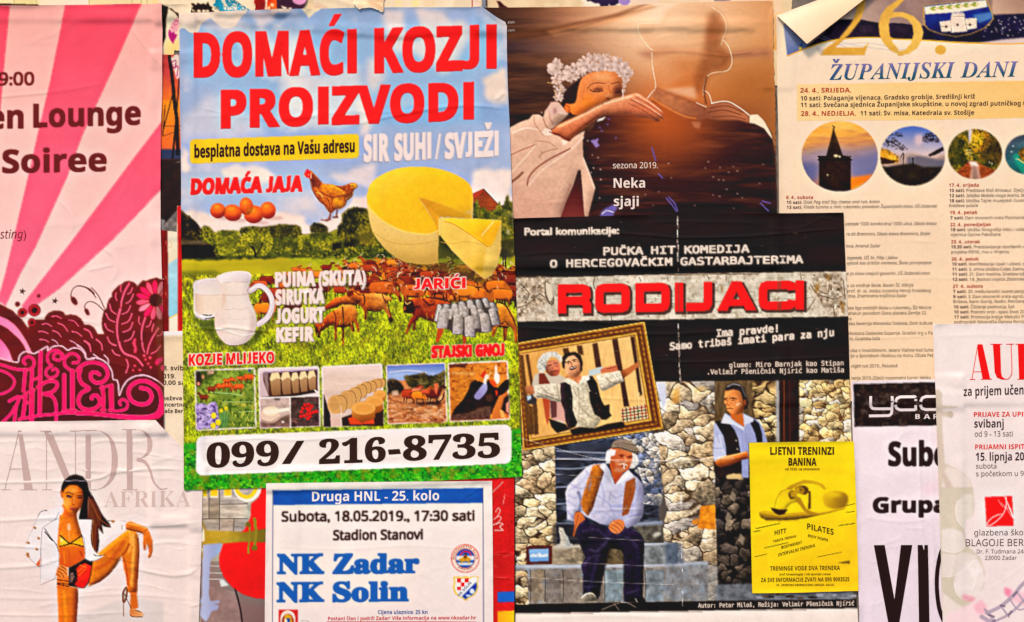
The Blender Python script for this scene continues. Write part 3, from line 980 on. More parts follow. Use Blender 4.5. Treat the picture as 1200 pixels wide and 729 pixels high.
    for q,w in ((z2('-200,170 0,200 80,225 160,242 240,240 282,215 285,165 255,135 215,140 195,170 212,196'),3.0),
                 (z2('-100,235 0,250 70,280 120,335 100,400 40,440 -20,455 -100,470'),2.4),
                 (z2('212,250 204,340 198,425'),3.8),(z2('345,95 340,230 340,370'),4.4),(z2('272,250 262,395'),3.8),(z2('270,335 340,305'),2.4),
                 (z2('520,150 500,165 460,150 455,120 490,95 530,110 538,150 500,85 440,80 402,120 410,180 440,210 400,235 388,280 420,310 470,300 492,260 470,235 445,248'),2.6),
                 (z2('620,185 660,180 672,145 640,110 590,110 552,150 550,205 590,240 615,262'),3.0),(z2('615,255 615,420 615,590'),5.0),(z2('545,290 545,440 545,590'),4.4),(z2('530,594 650,590'),2.4),
                 (z2('215,470 205,560 192,650'),4.4),(z2('270,420 268,560 266,690'),5.6),(z2('180,480 230,440 290,415'),2.6),(z2('215,540 262,505'),2.0),
                 (z2('338,395 338,500 336,612'),4.6),(z2('320,392 400,345 470,345 485,385 440,435 370,450 440,470 475,540 476,690'),3.6),
                 (z2('76,512 160,475 135,560 120,690'),3.4),(z2('20,690 90,620 125,560'),3.0),(z2('160,668 300,640 430,626 600,612 820,618'),3.0),
                 (z4('0,250 30,215 90,185 170,185 235,215 262,280 230,340 165,355 120,320 120,275 160,265 190,285'),4.0),
                 (z4('28,240 15,300 40,360 100,405 40,440 10,500 30,560 90,585 160,570 195,520 170,465 130,470 125,490'),4.2),
                 (z4('215,390 225,480 222,585'),4.2),(z4('200,400 300,372'),2.4),(z4('292,385 292,490 296,575'),5.4),(z4('205,590 240,590'),2.6),(z4('275,590 350,596 420,575 428,520 390,498 362,520 372,545'),2.8),
                 (z4('0,614 120,618 250,630 400,642 540,650 640,640 700,600 722,520 712,440 680,390 600,345 520,345 455,390 440,450 470,510 540,540 610,525 640,470 610,415 545,400'),4.4)):
        em(q,w)
    em(z4('0,614 180,622 400,648 560,655 640,640'),4.5)
    p.poly(z4('640,640 690,610 720,540 735,470 760,600 700,660 600,672 480,662'),(255,0,100),bl=0.4)
    # worn, scuffed fold on the right
    p.poly('181,385 186,330 192,330 193,470 187,470',(120,84,76),a=0.55,bl=2)
    def wr(A):
        random_creases(A,0,20,185,480,60,31,amp=(0.05,0.18),w=(2,6),length=(20,80),ang=50)
        for q in ('68,235 78,245 84,262 82,275','118,290 132,300 136,318 128,330','100,318 134,310','-20,115 60,108 120,98','0,372 60,372 120,380','30,430 100,420 180,440','150,30 190,80'):
            crease(A,q,0.32,2.4,0.4)
    P = Poster('pink_poster','pink poster with hot pink rays and dark red flower ornament along the left edge','poster',
               '-110,6 0,6.5 44,6.8 48,6.0 120,5 190,4.5 190.5,60 190,110 188.5,160 188,250 189.5,320 191.5,400 192,505 -110,505',p,wr=wr,mat=GLOSS)
    c = (108,18,12)
    P.text('9:00',-2,99.6,39,14.6,'r',c,sl=-0.01)
    P.text('en',-14,150.5,26.5,27,'b',(104,14,10),sl=-0.012)
    P.text('Lounge',39.2,149,164,27,'b',(104,14,10),sl=-0.028)
    P.text('Soiree',2.6,202.4,124,26.6,'b',(104,14,10),sl=-0.018)
    P.text('sting)',-0.5,279.4,30,10.2,'i',(122,44,40),sl=-0.01)
    P.sheet()
    P.cut('sun_ray',rayA,0.06,step=1.5)
    P.cut('sun_ray','188.6,142.6 160,180 82,284 24.7,358 30,370 45,356 68.6,339 131.6,281.5 187.2,224',0.06,step=1.5)
    P.cut('sun_ray','-60,7 11.5,7.5 6,60 0,130 -30,330 -100,330',0.06,step=1.5)
    orn = P.cut('flower_ornament',np.vstack([z1('-700,240 -300,215 -100,235 0,266 100,318 180,392 236,470'),cloud[1:-3],[(190.5,326),(191.8,420),(191.5,503),(-95,503)]]),0.12)
    t = np.linspace(0,2 * np.pi,90,endpoint=False); rr = 21 + 2.6 * np.cos(15 * (t - R_(4)))
    q = np.stack([fx + rr * np.cos(t),fy + rr * np.sin(t)],1); q[:,0] = np.minimum(q[:,0],189.5)
    P.cut('flower',q,0.20,parent=orn)
    P.cut('leaf',z3('350,572 240,480 225,360 280,230 330,120 440,75 505,120 500,260 480,420 440,560'),0.20,parent=orn,sm=4)
    P.cut('emblem',np.vstack([z2('-500,120 0,150 148,182 165,130 200,95 292,106 400,50 450,48 578,78 680,68 738,152'),z4('84,154 150,140 215,160 265,200 298,260 308,326 345,340 360,464 390,390 430,335 490,300 570,290 640,310 700,345 738,385'),z4('735,680 500,680 0,670'),[(-70,494)]]),0.2,parent=orn)
pink_poster()

# ================================================================ guitar poster, behind
def violin_poster():
    k = Zm(220,550,4.075)
    p = Print(215,555,400,860,(176,164,154))
    full = Pt('215,555 400,555 400,860 215,860')
    p.poly(full,(184,172,160),tex=(0.16,10,3,3.0))
    for q,c in (('62,140 98,135 98,236 62,236',(190,172,156)),('102,140 148,138 148,236 102,236',(158,142,126)),('152,170 280,166 290,234 152,234',(198,184,170)),('152,100 285,100 282,164 152,166',(184,172,162)),
                 ('62,240 150,240 150,292 62,292',(170,156,142)),('154,238 220,238 216,296 154,296',(176,158,144)),('222,238 280,238 270,296 222,296',(160,148,140))):
        p.poly(k(q),c,tex=(0.18,4,7,3.5))
    for q in ('62,238 285,236','100,138 100,236','150,100 150,292','152,168 285,165','220,238 217,296'): p.line(k(q),0.8,(78,64,58),sm=0)
    p.poly(k('62,440 380,440 380,1300 62,1300'),(152,128,124),g=((128,102,102),(240,660),(300,729)))
    for y in (462,495,525): p.line(k([(100,y),(165,y + 2)]),0.7,(226,220,222))
    p.poly(k('150,530 170,528 195,556 158,562'),(220,214,216))
    p.poly(k('105,560 240,590 262,729 300,1100 62,1100 62,660'),(150,124,122),tex=(0.08,8,2))
    p.line(k('222,560 248,660 262,760 290,1000'),2.2,(58,40,42),bl=0.6)
    # red disc
    p.poly(k('400,85 348,92 338,135 302,165 298,232 282,262 270,290 170,352 152,395 148,430 152,470 170,515 210,562 262,598 320,616 400,622'),(238,24,18),bl=0.4,g=((214,10,18),(270,620),(312,700)),tex=(0.04,10,3))
    # bottoms of yellow letters
    for q in ('64,60 92,60 92,138 64,138','106,60 142,60 142,137 106,137','172,60 208,60 208,134 172,135'):
        p.poly(k(q),(250,236,214)); p.poly(k(q) * 0.9 + 0.1 * k(q).mean(0) - [0,1],(250,196,12),tex=(0.06,4,2))
    p.line(k('225,80 240,118 272,142 305,138 332,110 338,70'),6.5,(252,238,222)); p.line(k('226,80 242,114 272,132 300,128 322,100 328,70'),4.6,(250,206,20))
    # neck, head and pegs of a printed violin
    p.poly(k('40,230 70,245 86,290 86,360 75,425 40,440'),(178,146,66),bl=0.4)
    p.poly(k('40,238 66,262 80,300 82,342 60,350 40,345'),(246,232,204),bl=0.4); p.poly(k('60,372 74,384 62,400 40,400 40,372'),(244,226,190))
    p.poly(k('80,292 200,296 270,300 372,284 400,284 400,348 372,350 250,348 160,356 80,360'),(188,156,66),bl=0.4,g=((112,92,36),(265,0),(312,0)),tex=(0.06,5,2))
    p.line(k('318,238 324,300 318,380'),3.4,(150,124,48)); p.line(k('296,278 288,400'),2.2,(150,124,48))
    for x,y,r in ((288,265,13),(318,376,14),(355,308,16)): p.ell(*k([(x,y)])[0],r / 4.075,None,(128,104,40))
    # lavender scroll
    p.poly(k('72,362 160,354 155,395 140,410 110,432 104,470 100,600 106,632 150,626 150,640 122,645 148,652 140,672 112,680 96,715 84,728 66,712 56,690 66,640 54,640 54,625 66,620 70,440'),(190,194,226),bl=0.4,g=((160,164,200),(232,640),(250,640)))
    P = Poster('violin_poster','weathered board poster with red disc and printed violin neck, left of the football match poster','poster',
               '226,560 340,560 340,800 226,800',p,mat=GLOSS)
    P.sheet()
    P.cut('red_disc',k('372,91 348,93 338,135 302,165 298,232 282,262 276,292 372,285'),0.08)
    P.cut('red_disc',k('372,350 250,348 165,356 152,395 148,430 152,470 170,515 210,562 262,598 320,616 372,620'),0.08)
    P.cut('violin_neck',k('64,292 200,296 270,300 372,284 372,350 250,348 160,356 64,360'),0.1)
violin_poster()

# ================================================================ white fashion poster, lower left
def fashion_poster():
    p = Print(-130,480,250,880,(240,220,218)); p.sharp = .45
    full = Pt('-130,480 250,480 250,880 -130,880')
    p.poly(full,(242,224,222),g=((236,216,214),(0,500),(0,729)),tex=(0.015,40,2))
    p.poly('150,700 191,706 191,880 60,880 70,728',(208,198,198),a=0.6,bl=1.5)
    LT = (196,170,168)
    z5 = Zm(20,550,7.29); z6 = Zm(20,630,7.364); z7 = Zm(90,590,7.29); z8 = Zm(90,640,8.19); z4 = Zm(0,529,3.646)
    SK = (224,138,62); SD = (176,82,18); SL = (248,176,100)
    HR = (46,30,24)
    # jacket
    JK = (238,228,232)
    p.poly(z4('262,236 200,252 172,258 156,284 140,326 118,368 104,412 118,450 150,482 166,494 172,470 176,430 172,520 168,570 190,548 232,544 244,520 252,470 262,330'),JK,bl=0.5)
    for q,w,a in (('200,252 174,258 158,284',.8,.8),('158,284 130,350 106,400',.5,.5),('106,440 150,482 168,494',.5,.5),('240,290 190,320 178,345 174,430 176,490',.6,.7),('250,262 232,294 206,296',.6,.8),('190,330 214,366 240,400 250,430',1.0,1),('172,430 170,560',.4,.5),('250,430 248,500 228,546',.4,.6)):
        p.line(z4(q),w,(120,108,118),a)
    p.line(z5('236,535 280,590 300,610'),1.3,(70,60,64))
    for x,y in ((148,500),(180,590),(92,628),(165,684),(88,722)):
        c = z5([(x,y)])[0]; p.ell(c[0],c[1],1.7,1.2,(190,120,30),30); p.ell(c[0] + .8,c[1] + .6,1.0,.6,(90,56,24),-20)
    c = z6([(92,160)])[0]; p.ell(c[0],c[1],2.2,1.2,(176,104,30),40)
    p.poly(z6('160,232 200,180 190,252'),(206,100,30),bl=0.3)
    # right sleeve
    p.poly(z7('120,150 240,150 310,146 412,152 420,215 390,238 300,270 200,360 150,440 120,400'),(242,230,230),bl=0.6)
    p.line(z7('260,145 320,154 415,152'),.6,(150,130,130)); p.poly(z7('285,145 326,148 310,170 296,160'),(170,120,60),bl=0.3); p.line(z7('384,190 382,225'),1.0,(196,140,70))
    # hair behind
    p.poly(z5('372,190 376,150 400,95 440,58 500,42 560,62 600,110 612,170 640,225 680,300 720,380 790,470 800,500 740,492 722,470 735,560 690,500 700,620 690,700 672,729 640,690 625,600 640,430 520,430 540,340 560,260 380,240'),HR,bl=0.5)
    p.poly(z5('596,260 640,240 690,320 722,400 712,470 720,545 690,480 690,600 670,720 630,680 640,440 600,420'),(126,72,50),a=0.8,bl=1.2)
    for q,c in (('620,260 660,340 700,420 790,490',(150,90,60)),('640,340 670,420 690,560',(90,48,34)),('650,440 640,560 650,690',(176,120,60)),('672,470 660,600 676,718',(140,80,40)),('610,240 600,420',(170,112,104)),('640,230 690,330 740,430',(80,44,34))): p.line(z5(q),1.1,c,.8)
    # face, neck, torso
    p.poly(z5('386,300 400,350 372,395 360,420 358,729 575,729 572,640 545,540 515,440 506,380 520,330'),(222,118,34),bl=0.5,sm=3,g=((236,138,44),(74,600),(84,640)))
    p.poly(z5('400,330 440,378 500,370 512,340 510,400 440,410 395,390'),SD,a=0.55,bl=1.0)
    p.poly(z5('380,190 394,160 430,135 490,128 545,150 566,190 572,225 562,280 538,335 500,372 470,380 432,360 404,318 392,260'),SK,bl=0.5,sm=4,g=((206,104,30),(70,575),(99,580)))
    p.ell(*z5([(424,280)])[0],4.2,5.5,(250,178,92),10,a=0.7,bl=1.4); p.ell(*z5([(478,180)])[0],6,3,(244,164,88),a=0.6,bl=1.4)
    p.poly(z5('365,190 382,175 392,210 390,250 376,240'),(214,116,44),bl=0.4)
    p.ell(*z5([(442,232)])[0],3.2,1.5,(54,26,22),12,bl=0.3); p.ell(*z5([(534,243)])[0],2.8,1.4,(54,26,22),4,bl=0.3)
    p.ell(*z5([(442,235)])[0],1.0,.7,(160,130,140)); p.ell(*z5([(533,245)])[0],.9,.6,(160,130,140))
    p.line(z5('415,205 440,196 474,216'),.9,(70,34,22)); p.line(z5('508,228 535,222 560,230'),.9,(70,34,22))
    p.line(z5('492,235 482,280 470,300'),.7,(188,92,30),.8); p.line(z5('468,302 482,308 494,300'),.8,(150,66,28)); p.line(z5('486,240 482,290'),.6,(255,196,130),.7)
    p.poly(z5('440,338 460,326 472,330 484,326 500,338 476,352 455,350'),(196,96,76),bl=0.3); p.line(z5('442,338 470,340 498,338'),.5,(120,46,34))
    p.poly(z5('380,190 384,130 420,75 480,48 560,70 600,130 604,220 600,420 530,425 545,330 566,250 556,175 510,138 450,134 410,165 392,200'),HR,bl=0.5)
    p.line(z5('410,102 500,96 590,104'),1.1,(150,140,150),.8); p.line(z5('440,70 480,58 520,66'),1.2,(76,56,48),.7)
    p.ell(*z5([(440,495)])[0],1.9,4.6,(255,214,190),a=0.8,bl=0.9); p.line(z5('440,540 446,600'),1.2,(250,180,110),.6)
    p.line(z5('360,560 372,500 395,460'),1.0,SD,.5); p.line(z5('520,480 540,560'),1.0,SL,.7)
    p.shade(z5('380,190 394,160 430,135 490,128 545,150 566,190 572,225 562,280 538,335 500,372 470,380 432,360 404,318 392,260'),1.15,.55,3,-.9,-.3,.05,3); p.shade(z5('386,300 400,350 372,395 360,420 358,729 575,729 572,640 545,540 515,440 506,380 520,330'),1.2,.55,4,-1,-.2,.08)
    # bikini top
    p.poly(z5('368,582 440,630 366,656'),(248,196,70),bl=0.3); p.poly(z5('552,580 568,660 462,632'),(240,176,40),bl=0.3); p.poly(z5('368,582 400,604 366,630'),(254,224,130),bl=0.6)
    for q in ('366,566 442,632 490,640 568,662','552,566 450,634 364,660','545,560 575,605'): p.line(z5(q),1.5,(34,18,14))
    # torso lower
    p.poly(z6('366,78 575,86 584,180 520,225 440,262 360,240'),(222,112,22),bl=0.4,g=((206,92,16),(94,640),(100,655)))
    for q,c,a in (('440,110 450,160 455,230',(188,84,16),.6),('400,120 410,220',(244,150,60),.6),('540,120 560,160',(150,60,10),.7)): p.line(z6(q),1.6,c,a,bl=1)
    # raised leg, standing leg
    p.poly(z7('98,712 112,600 130,500 165,445 230,392 300,330 370,272 420,232 460,220 500,236 520,270 530,350 528,450 520,560 515,650 512,760 430,760 420,640 398,560 388,490 386,450 330,540 270,610 190,672'),(214,120,38),bl=0.5,g=((230,142,58),(130,640),(150,620)))
    p.poly(z8('470,300 484,380 512,470 508,560 512,600 560,610 588,590 575,480 578,380 584,230 560,200 470,220'),(206,114,38),bl=0.5)
    for q,w,c,a in (('180,450 300,350 420,262',5,(240,146,50),.7),('150,560 250,520 340,420 400,330',5,(190,84,10),.5),('450,250 460,330 440,420',3,(250,176,90),.6),('480,270 484,400 475,560 466,700',4,(246,176,96),.7),('400,470 420,560 436,700',2,(160,66,8),.7),('520,300 526,430 516,640',1.5,(160,66,8),.7),('392,440 420,400 445,350',2.4,(150,60,8),.6),('110,690 200,660 290,580',2,(178,80,10),.6)):
        p.line(z7(q),w,c,a,bl=1.2)
    p.line(z8('470,400 450,430 440,470 446,540 470,500 480,420'),2.5,(122,66,30),.9)
    p.poly(z6('340,424 430,430 520,436 524,520 516,640 508,760 356,760 350,600'),(214,118,36),bl=0.5,g=((190,94,22),(80,690),(91,690)))
    p.line(z6('400,470 410,600 420,740'),4,(244,150,46),.6,bl=1.5)
    th_ = z7('98,712 112,600 130,500 165,445 230,392 300,330 370,272 420,232 460,220 500,236 520,270 530,350 528,450 520,560 515,650 512,760 430,760 420,640 398,560 388,490 386,450 330,540 270,610 190,672')
    p.shade(th_,1.25,.5,3,-.7,-.7,.06); p.shade(z6('340,424 430,430 520,436 524,520 516,640 508,760 356,760 350,600'),1.2,.5,3,-.8,0,.05)
    # sandal
    p.line(z8('446,470 444,560 446,676'),1.0,(140,96,70)); p.poly(z8('508,590 504,640 512,676 560,684 624,682 638,660 625,640 596,622 560,612'),(206,132,84),bl=0.4,g=((236,176,130),(155,715),(167,722)))
    p.line(z8('508,660 540,682 625,684'),.9,(86,56,34)); p.line(z8('560,620 600,628 615,640'),.9,(70,40,30)); p.line(z8('450,455 500,560 520,600'),.7,(70,40,26))
    # arm across the knee
    p.poly(z7('416,182 430,160 458,154 520,178 572,196 602,214 622,256 646,320 646,400 634,450 618,468 604,462 616,420 606,370 596,340 584,400 568,398 562,350 566,262 520,248 470,232 416,222'),(226,128,50),bl=0.4)
    p.line(z7('430,172 500,186 590,214'),1.3,(250,176,104),.7); p.line(z7('430,222 500,238 560,252'),1.2,(170,78,22),.8); p.line(z7('575,240 600,222'),.6,(110,50,20))
    for q in ('590,300 612,360 618,420','600,290 632,350 634,430','576,300 572,380'): p.line(z7(q),.7,(180,90,40),.8)
    p.shade(z7('416,182 430,160 458,154 520,178 572,196 602,214 622,256 646,320 646,400 634,450 618,468 604,462 616,420 606,370 596,340 584,400 568,398 562,350 566,262 520,248 470,232 416,222'),1.2,.55,2,-.3,-1,.05)
    # briefs
    p.poly(z6('340,350 440,330 450,425 520,436 345,440'),(220,110,24),bl=.4)
    p.poly(z6('440,262 520,222 582,182 652,212 640,300 620,392 575,440 520,432 440,420'),(40,20,16),bl=0.4)
    p.poly(z6('500,284 530,246 580,222 640,240 630,320 610,390 572,440 520,430 490,400 520,340'),(238,70,14),bl=0.5,g=((214,40,6),(88,660),(104,690)),tex=(0.06,4,3))
    for q in ('520,300 590,236','530,330 590,270','540,240 600,260'): p.line(z6(q),.8,(250,130,60),.8)
    p.poly(z6('452,310 482,300 492,340 470,392 450,390'),(128,92,84),bl=0.6,tex=(0.3,2,3))
    for q in ('500,280 512,310 500,340 514,370 490,400','590,200 612,230 640,240'): p.line(z6(q),1.6,(40,16,14))
    # hand on hip
    p.poly(z6('345,262 375,236 412,246 436,276 436,330 430,352 380,360 350,352 330,322'),(226,134,70),bl=0.4)
    for q in ('360,270 400,290 425,320','350,290 385,315 400,345','345,315 370,340','380,250 425,280'): p.line(z6(q),.8,(122,54,22))
    for y in (366,392): p.line(z6([(345,y),(440,y + 14)]),1.0,(40,20,16))
    for y in (378,405): p.line(z6([(345,y),(440,y + 12)]),1.0,(224,120,40))
    p.line(z6('340,402 440,424'),1.2,(40,20,16))
    # right lapel over
    p.poly(z5('506,380 530,428 637,430 626,500 620,560 628,640 650,700 690,729 600,729 572,640 548,540'),JK,bl=0.4)
    p.poly(z6('570,0 622,0 640,80 690,150 756,150 720,176 676,200 620,202 590,184 580,90'),JK,bl=0.4)
    p.line(z5('530,430 637,431'),.9,(90,80,86)); p.line(z6('756,150 690,160 660,150'),1.2,(110,80,60)); p.line(z6('590,184 622,202 676,200 720,178'),.8,(130,120,130)); p.line(z6('575,0 584,90 590,180'),.6,(170,160,170))
    # grey lettering: high contrast serif capitals
    def wr(A):
        for q,a,w in (('-60,566 0,566 104,563 137,554 215,549',.55,2.2),('-60,612 0,611 50,608 90,606',.5,2.6),('-60,640 0,640 55,643',.5,2.4),('-40,668 0,666 44,663 70,655',.55,3),('143,663 192,674 217,674 232,666',.7,3.2),
                        ('150,616 190,617 234,612',.35,2),('165,640 200,636 235,640',.3,2.4),('128,550 150,552 180,549 215,552',.4,2),('-40,700 60,702 140,697 230,703',.3,3),('120,652 140,656 160,660',.45,1.8),('-30,720 60,722 150,718',.35,2.2),('60,575 80,577 110,576',.35,1.6),('-30,520 80,516 180,520',.25,3)):
            crease(A,q,a,w,0.5)
        random_creases(A,-20,500,230,729,55,41,amp=(0.08,0.3),w=(1.2,3),length=(25,110),ang=6)
    P = Poster('fashion_poster','wrinkled white poster of a woman in white jacket with one knee raised, lower left corner','poster',
               '-110,495.5 0,494.5 100,493.2 182.5,492.2 215,527 238,552 236,640 233,729 231,860 -110,860',p,wr=wr)
    P.sheet()
    ob = []
    def th(a,b,w): P.ribbon([a,b],w,LT,ob=ob)
    th((22,505),(5,574),0.9); P.shape([(21,504.5),(25,504.5),(38,574),(28,574)],LT,ob=ob); th((11,550),(30,549),.8); th((1,574),(12,574),.9); th((23,574),(43,574),.9)
    th((54,505),(54,574),.9); P.shape([(51,505),(60,505),(88,574),(80,574)],LT,ob=ob); th((88,505),(88,574),.9); th((47,505),(60,505),.9); th((82,505),(95,505),.9); th((49,574),(60,574),.9)
    P.shape([(100,504),(106,504),(106,574),(100,574)],LT,ob=ob); th((95,504.3),(113,504.3),.9); th((95,574),(113,574),.9)
    q = smooth('112,504 122,507 130,516 133.5,530 134,540 133,552 129,563 121,571 112,574',4,False); w = 1 + 6.0 * np.sin(np.linspace(0,np.pi,len(q))) ** 1.5
    P.strip(q + np.array([1,0]) * (w[:,None] / 2),q - np.array([1,0]) * (w[:,None] / 2),LT,ob)
    P.shape([(148,503),(154.5,503),(155,574),(148.5,574)],LT,ob=ob); th((143,503.3),(160,503.3),.9); th((143,574),(161,574),.9)
    q = smooth('158,503 168,505 174,512 175.5,520 174,529 167,536 156,538',4,False); w = 1 + 5.0 * np.sin(np.linspace(0,np.pi,len(q))) ** 1.5
    P.strip(q + np.array([1,0]) * (w[:,None] / 2),q - np.array([1,0]) * (w[:,None] / 2),LT,ob)
    q = smooth('160,538 170,542 176,552 180,564 188,573 196,572',4,False); P.ribbon(q,4.5,LT,ob=ob,w2=.8)
    P.block(ob,'lettering',0.2)
    P.text('AFRIKA',121.5,594.6,223.5,18.5,'sl',(208,184,180),sl=-0.008,off=0.14)
    f = P.cut('printed_woman',np.vstack([z5('300,380 372,330 366,190 385,110 440,58 500,42 560,62 600,110 640,225 690,310 740,400 800,480'),z7('240,150 310,146 412,152 458,154 572,196 602,214 646,320 646,400 618,468 604,462 606,370 584,400 568,398 566,262 525,262 530,350 528,450 515,650'),z8('578,380 588,590 638,660 624,682 512,676 504,640 512,470 484,380 450,230 436,100'),z7('330,540 270,610 190,672 98,712'),[(91,690),(89,735),(68.5,735),(66,690)],z6('330,322 300,352'),z4('244,520 232,544 170,570 172,480 166,494 118,450 104,412 140,326 172,258 235,243')]),0.3)
    P.cut('jacket',z4('262,236 200,252 172,258 156,284 140,326 118,368 104,412 118,450 150,482 166,494 172,470 172,570 232,544 244,520 252,470 262,330'),0.4,parent=f)
    P.cut('hair',z5('372,190 376,150 400,95 440,58 500,42 560,62 600,110 612,170 640,225 680,300 720,380 740,492 690,500 690,700 640,690 640,430 530,425 545,330 566,250 556,175 510,138 450,134 410,165 392,200'),0.4,parent=f)
fashion_poster()

# ================================================================ programme poster, upper right
def programme_poster():
    p = Print(895,-70,1340,500,(246,216,190)); p.sharp = .5
    p.poly('895,-70 1340,-70 1340,500 895,500',(247,219,194),g=((248,214,186),(950,100),(1000,400)),tex=(.015,50,2))
    p.poly('980,330 1340,330 1340,500 980,500',(246,212,178),a=.5,bl=12)
    a = Zm(900,0,5.206); b = Zm(1040,0,5.206)
    # top band: photograph under a gold rim
    band = np.vstack([a('100,150 120,340 200,308 330,262 420,242 540,230 640,228 760,232'),b('0,236 200,243 400,257 560,262 760,250 860,240 1400,180'),b('1400,-400 -700,-400')])
    p.poly(band,(190,162,148),bl=.5,g=((150,124,116),(1000,30),(1060,8)),tex=(.06,14,4))
    p.poly(a('95,150 118,342 200,305 240,285 300,180'),(142,150,184),bl=.6,g=((110,122,160),(920,40),(935,60)))
    p.poly(np.vstack([a('225,292 320,215 380,160 440,118 560,115 620,128 680,138 760,140'),b('0,136 100,142 230,160'),b('300,230 200,240 0,234'),a('760,230 640,226 540,228 420,240 330,260')]),(34,28,52),bl=.6,g=((58,46,58),(1000,22),(1000,30)),tex=(.2,8,5))
    p.poly(b('200,160 620,70 740,84 860,78 1400,40 1400,200 860,236 760,244 600,256 400,252 200,240'),(40,34,62),bl=.6,tex=(.25,7,6)); p.poly(b('650,-300 860,-300 860,76 740,82 640,90'),(196,164,146),bl=1.2,g=((170,138,122),(1165,10),(1190,0)))
    p.poly(b('560,262 700,240 860,226 1400,150 1400,200 860,262 700,268'),(214,192,186),bl=.8)
    rng = np.random.default_rng(3)
    for _ in range(44):
        x,y = rng.uniform(590,860),rng.uniform(95,225); p.ell(*b([(x,y)])[0],rng.uniform(.4,1.1),rng.uniform(.4,.9),(226,214,220),bl=.3)
    for q in ('300,225 420,262','330,215 480,290'): p.line(a(q),.7,(150,150,180),.6)
    for q in ('430,250 560,280 720,300 840,300','440,270 620,262 760,290'): p.line(a(q),.8,(190,184,190),.7)
    p.line(np.vstack([a('118,342 200,308 330,262 420,242 540,230 640,228 760,232'),b('0,236 200,243 400,257 560,264 760,266 860,262')]),1.5,(240,172,50)); p.ell(*a([(200,292)])[0],2,1.6,(250,210,60),-30); p.ell(*a([(205,275)])[0],1.4,2,(30,90,140),20)
    # coat of arms
    sh = b('220,32 300,22 460,8 606,-6 640,70 652,115 600,170 510,208 420,224 320,206 250,180 224,150')
    p.poly(sh,(206,166,84),bl=.3); q = sh.mean(0) + (sh - sh.mean(0)) * .965; p.poly(q,(36,60,130),bl=.3,g=((30,30,66),(0,22),(0,40)),tex=(.1,6,7)); p.poly(b('228,40 460,14 602,0 612,40 440,72 232,86'),(246,226,206),bl=.3)
    p.poly(b('520,90 640,70 640,110 560,140'),(110,150,200),a=.7,bl=1)
    for k in range(6):
        x = 285 + k * 50; y = 52 - k * 5
        p.poly(b([(x - 26,y),(x - 4,y - 14),(x + 18,y - 12),(x,y - 2)]),(112,138,50),bl=.3); p.poly(b([(x - 26,y),(x,y - 1),(x + 18,y + 8),(x - 6,y + 12)]),(150,156,50),bl=.3); p.ell(*b([(x + 22,y - 2)])[0],.9,.7,(206,130,40))
    p.poly(b('320,132 388,122 390,95 398,82 440,78 472,86 474,112 546,108 548,170 490,180 488,190 390,198 386,190 332,194'),(236,214,198),bl=.3,tex=(.08,4,8));
    for q in ('388,125 392,196','474,114 488,186','330,160 390,158','480,152 546,146','398,100 470,98'): p.line(b(q),.5,(150,126,120))
    for x,y in ((430,150),(360,162),(505,150)): p.ell(*b([(x,y)])[0],1.3,1.6,(60,40,40))
    for q in ('396,82 404,74 412,82 422,73 430,80 440,72 450,80 460,76 470,86',): p.line(b(q),.8,(236,214,198),sm=0)
    # gold numerals
    GD = (212,158,76)
    two = a('520,-60 570,-50 596,0 592,50 566,122 500,206 412,290 580,290 604,272 618,254 590,336 320,336 330,308 430,240 510,140 540,70 546,20')
    six_l = np.vstack([a('860,-70 790,0 728,40 690,92 676,150 682,210 706,262 750,308 800,330'),b('60,338 100,338'),b('100,312 60,308'),a('800,300 762,256 744,206 740,150 748,104 772,58 832,0 900,-50')])
    six_r = b('0,84 40,72 100,74 160,96 205,140 222,196 210,250 180,296 130,328 70,338 70,316 110,302 146,262 162,206 154,152 124,116 84,100 40,104 0,116')
    for q in (two,six_l,six_r): p.poly(q,GD,bl=.35,g=((228,184,104),(985,0),(1075,60)),tex=(.04,6,9))
    p.ell(*b([(326,303)])[0],6.6,5.6,(222,174,92))
    p.poly(a('290,285 320,336 330,336 345,300'),(190,180,176),a=.7,bl=.8)
    # tinted box for the first dates
    box = Pt('934,98.6 1000,97.4 1100,95.8 1340,92 1340,136 1200,138 1040,141 934,141.4'); p.poly(box,(250,210,158),bl=.4,g=((248,198,132),(960,100),(1200,130)))
    # round photographs
    e1 = ellipse(984.5,183,44.6,41.2,0,60); e2 = ellipse(1070,182.6,38.2,35,0,60); e3 = ellipse(1143.2,180.4,31.8,29.4,0,60); e4 = ellipse(1203.6,180.8,25.4,23.4,0,60)
    c = Zm(900,120,5.206); d = Zm(1040,120,5.206)
    p.poly(e1,(236,168,96),bl=.4,g=((120,112,150),(0,172),(0,205)))
    m1 = Print(930,130,1045,240,(0,0,0)); sub = Pt('930,130 1045,130 1045,240 930,240')
    m1.poly(sub,(244,178,86),g=((232,160,92),(0,145),(0,175))); m1.noise(sub,.9,12,11,5.0,4,tint=(250,206,120)); m1.noise(sub,.8,9,12,5.0,4,tint=(190,130,100))
    m1.poly(c('0,330 200,300 420,260 500,280 700,250 700,480 520,450 0,440'),(142,128,152),a=.85,bl=4,tex=(.1,8,13,4)); m1.poly(c('0,380 310,360 320,520 0,560'),(104,106,148),a=.9,bl=4); m1.poly(c('500,340 700,300 700,440 510,460'),(120,118,156),a=.9,bl=3); m1.poly(c('500,462 640,440 700,420 700,600 500,600'),(250,132,40),bl=1.5); m1.poly(c('520,520 620,480 600,560 510,580'),(255,180,60),bl=2); m1.poly(c('0,500 310,480 310,560 0,600'),(220,130,90),a=.7,bl=3)
    m1.poly(c('400,142 406,170 430,240 458,322 500,330 508,350 508,560 314,560 312,350 306,324 356,326 376,250 394,180'),(52,38,30),bl=.4,tex=(.15,5,14),g=((80,60,44),(0,180),(0,160)))
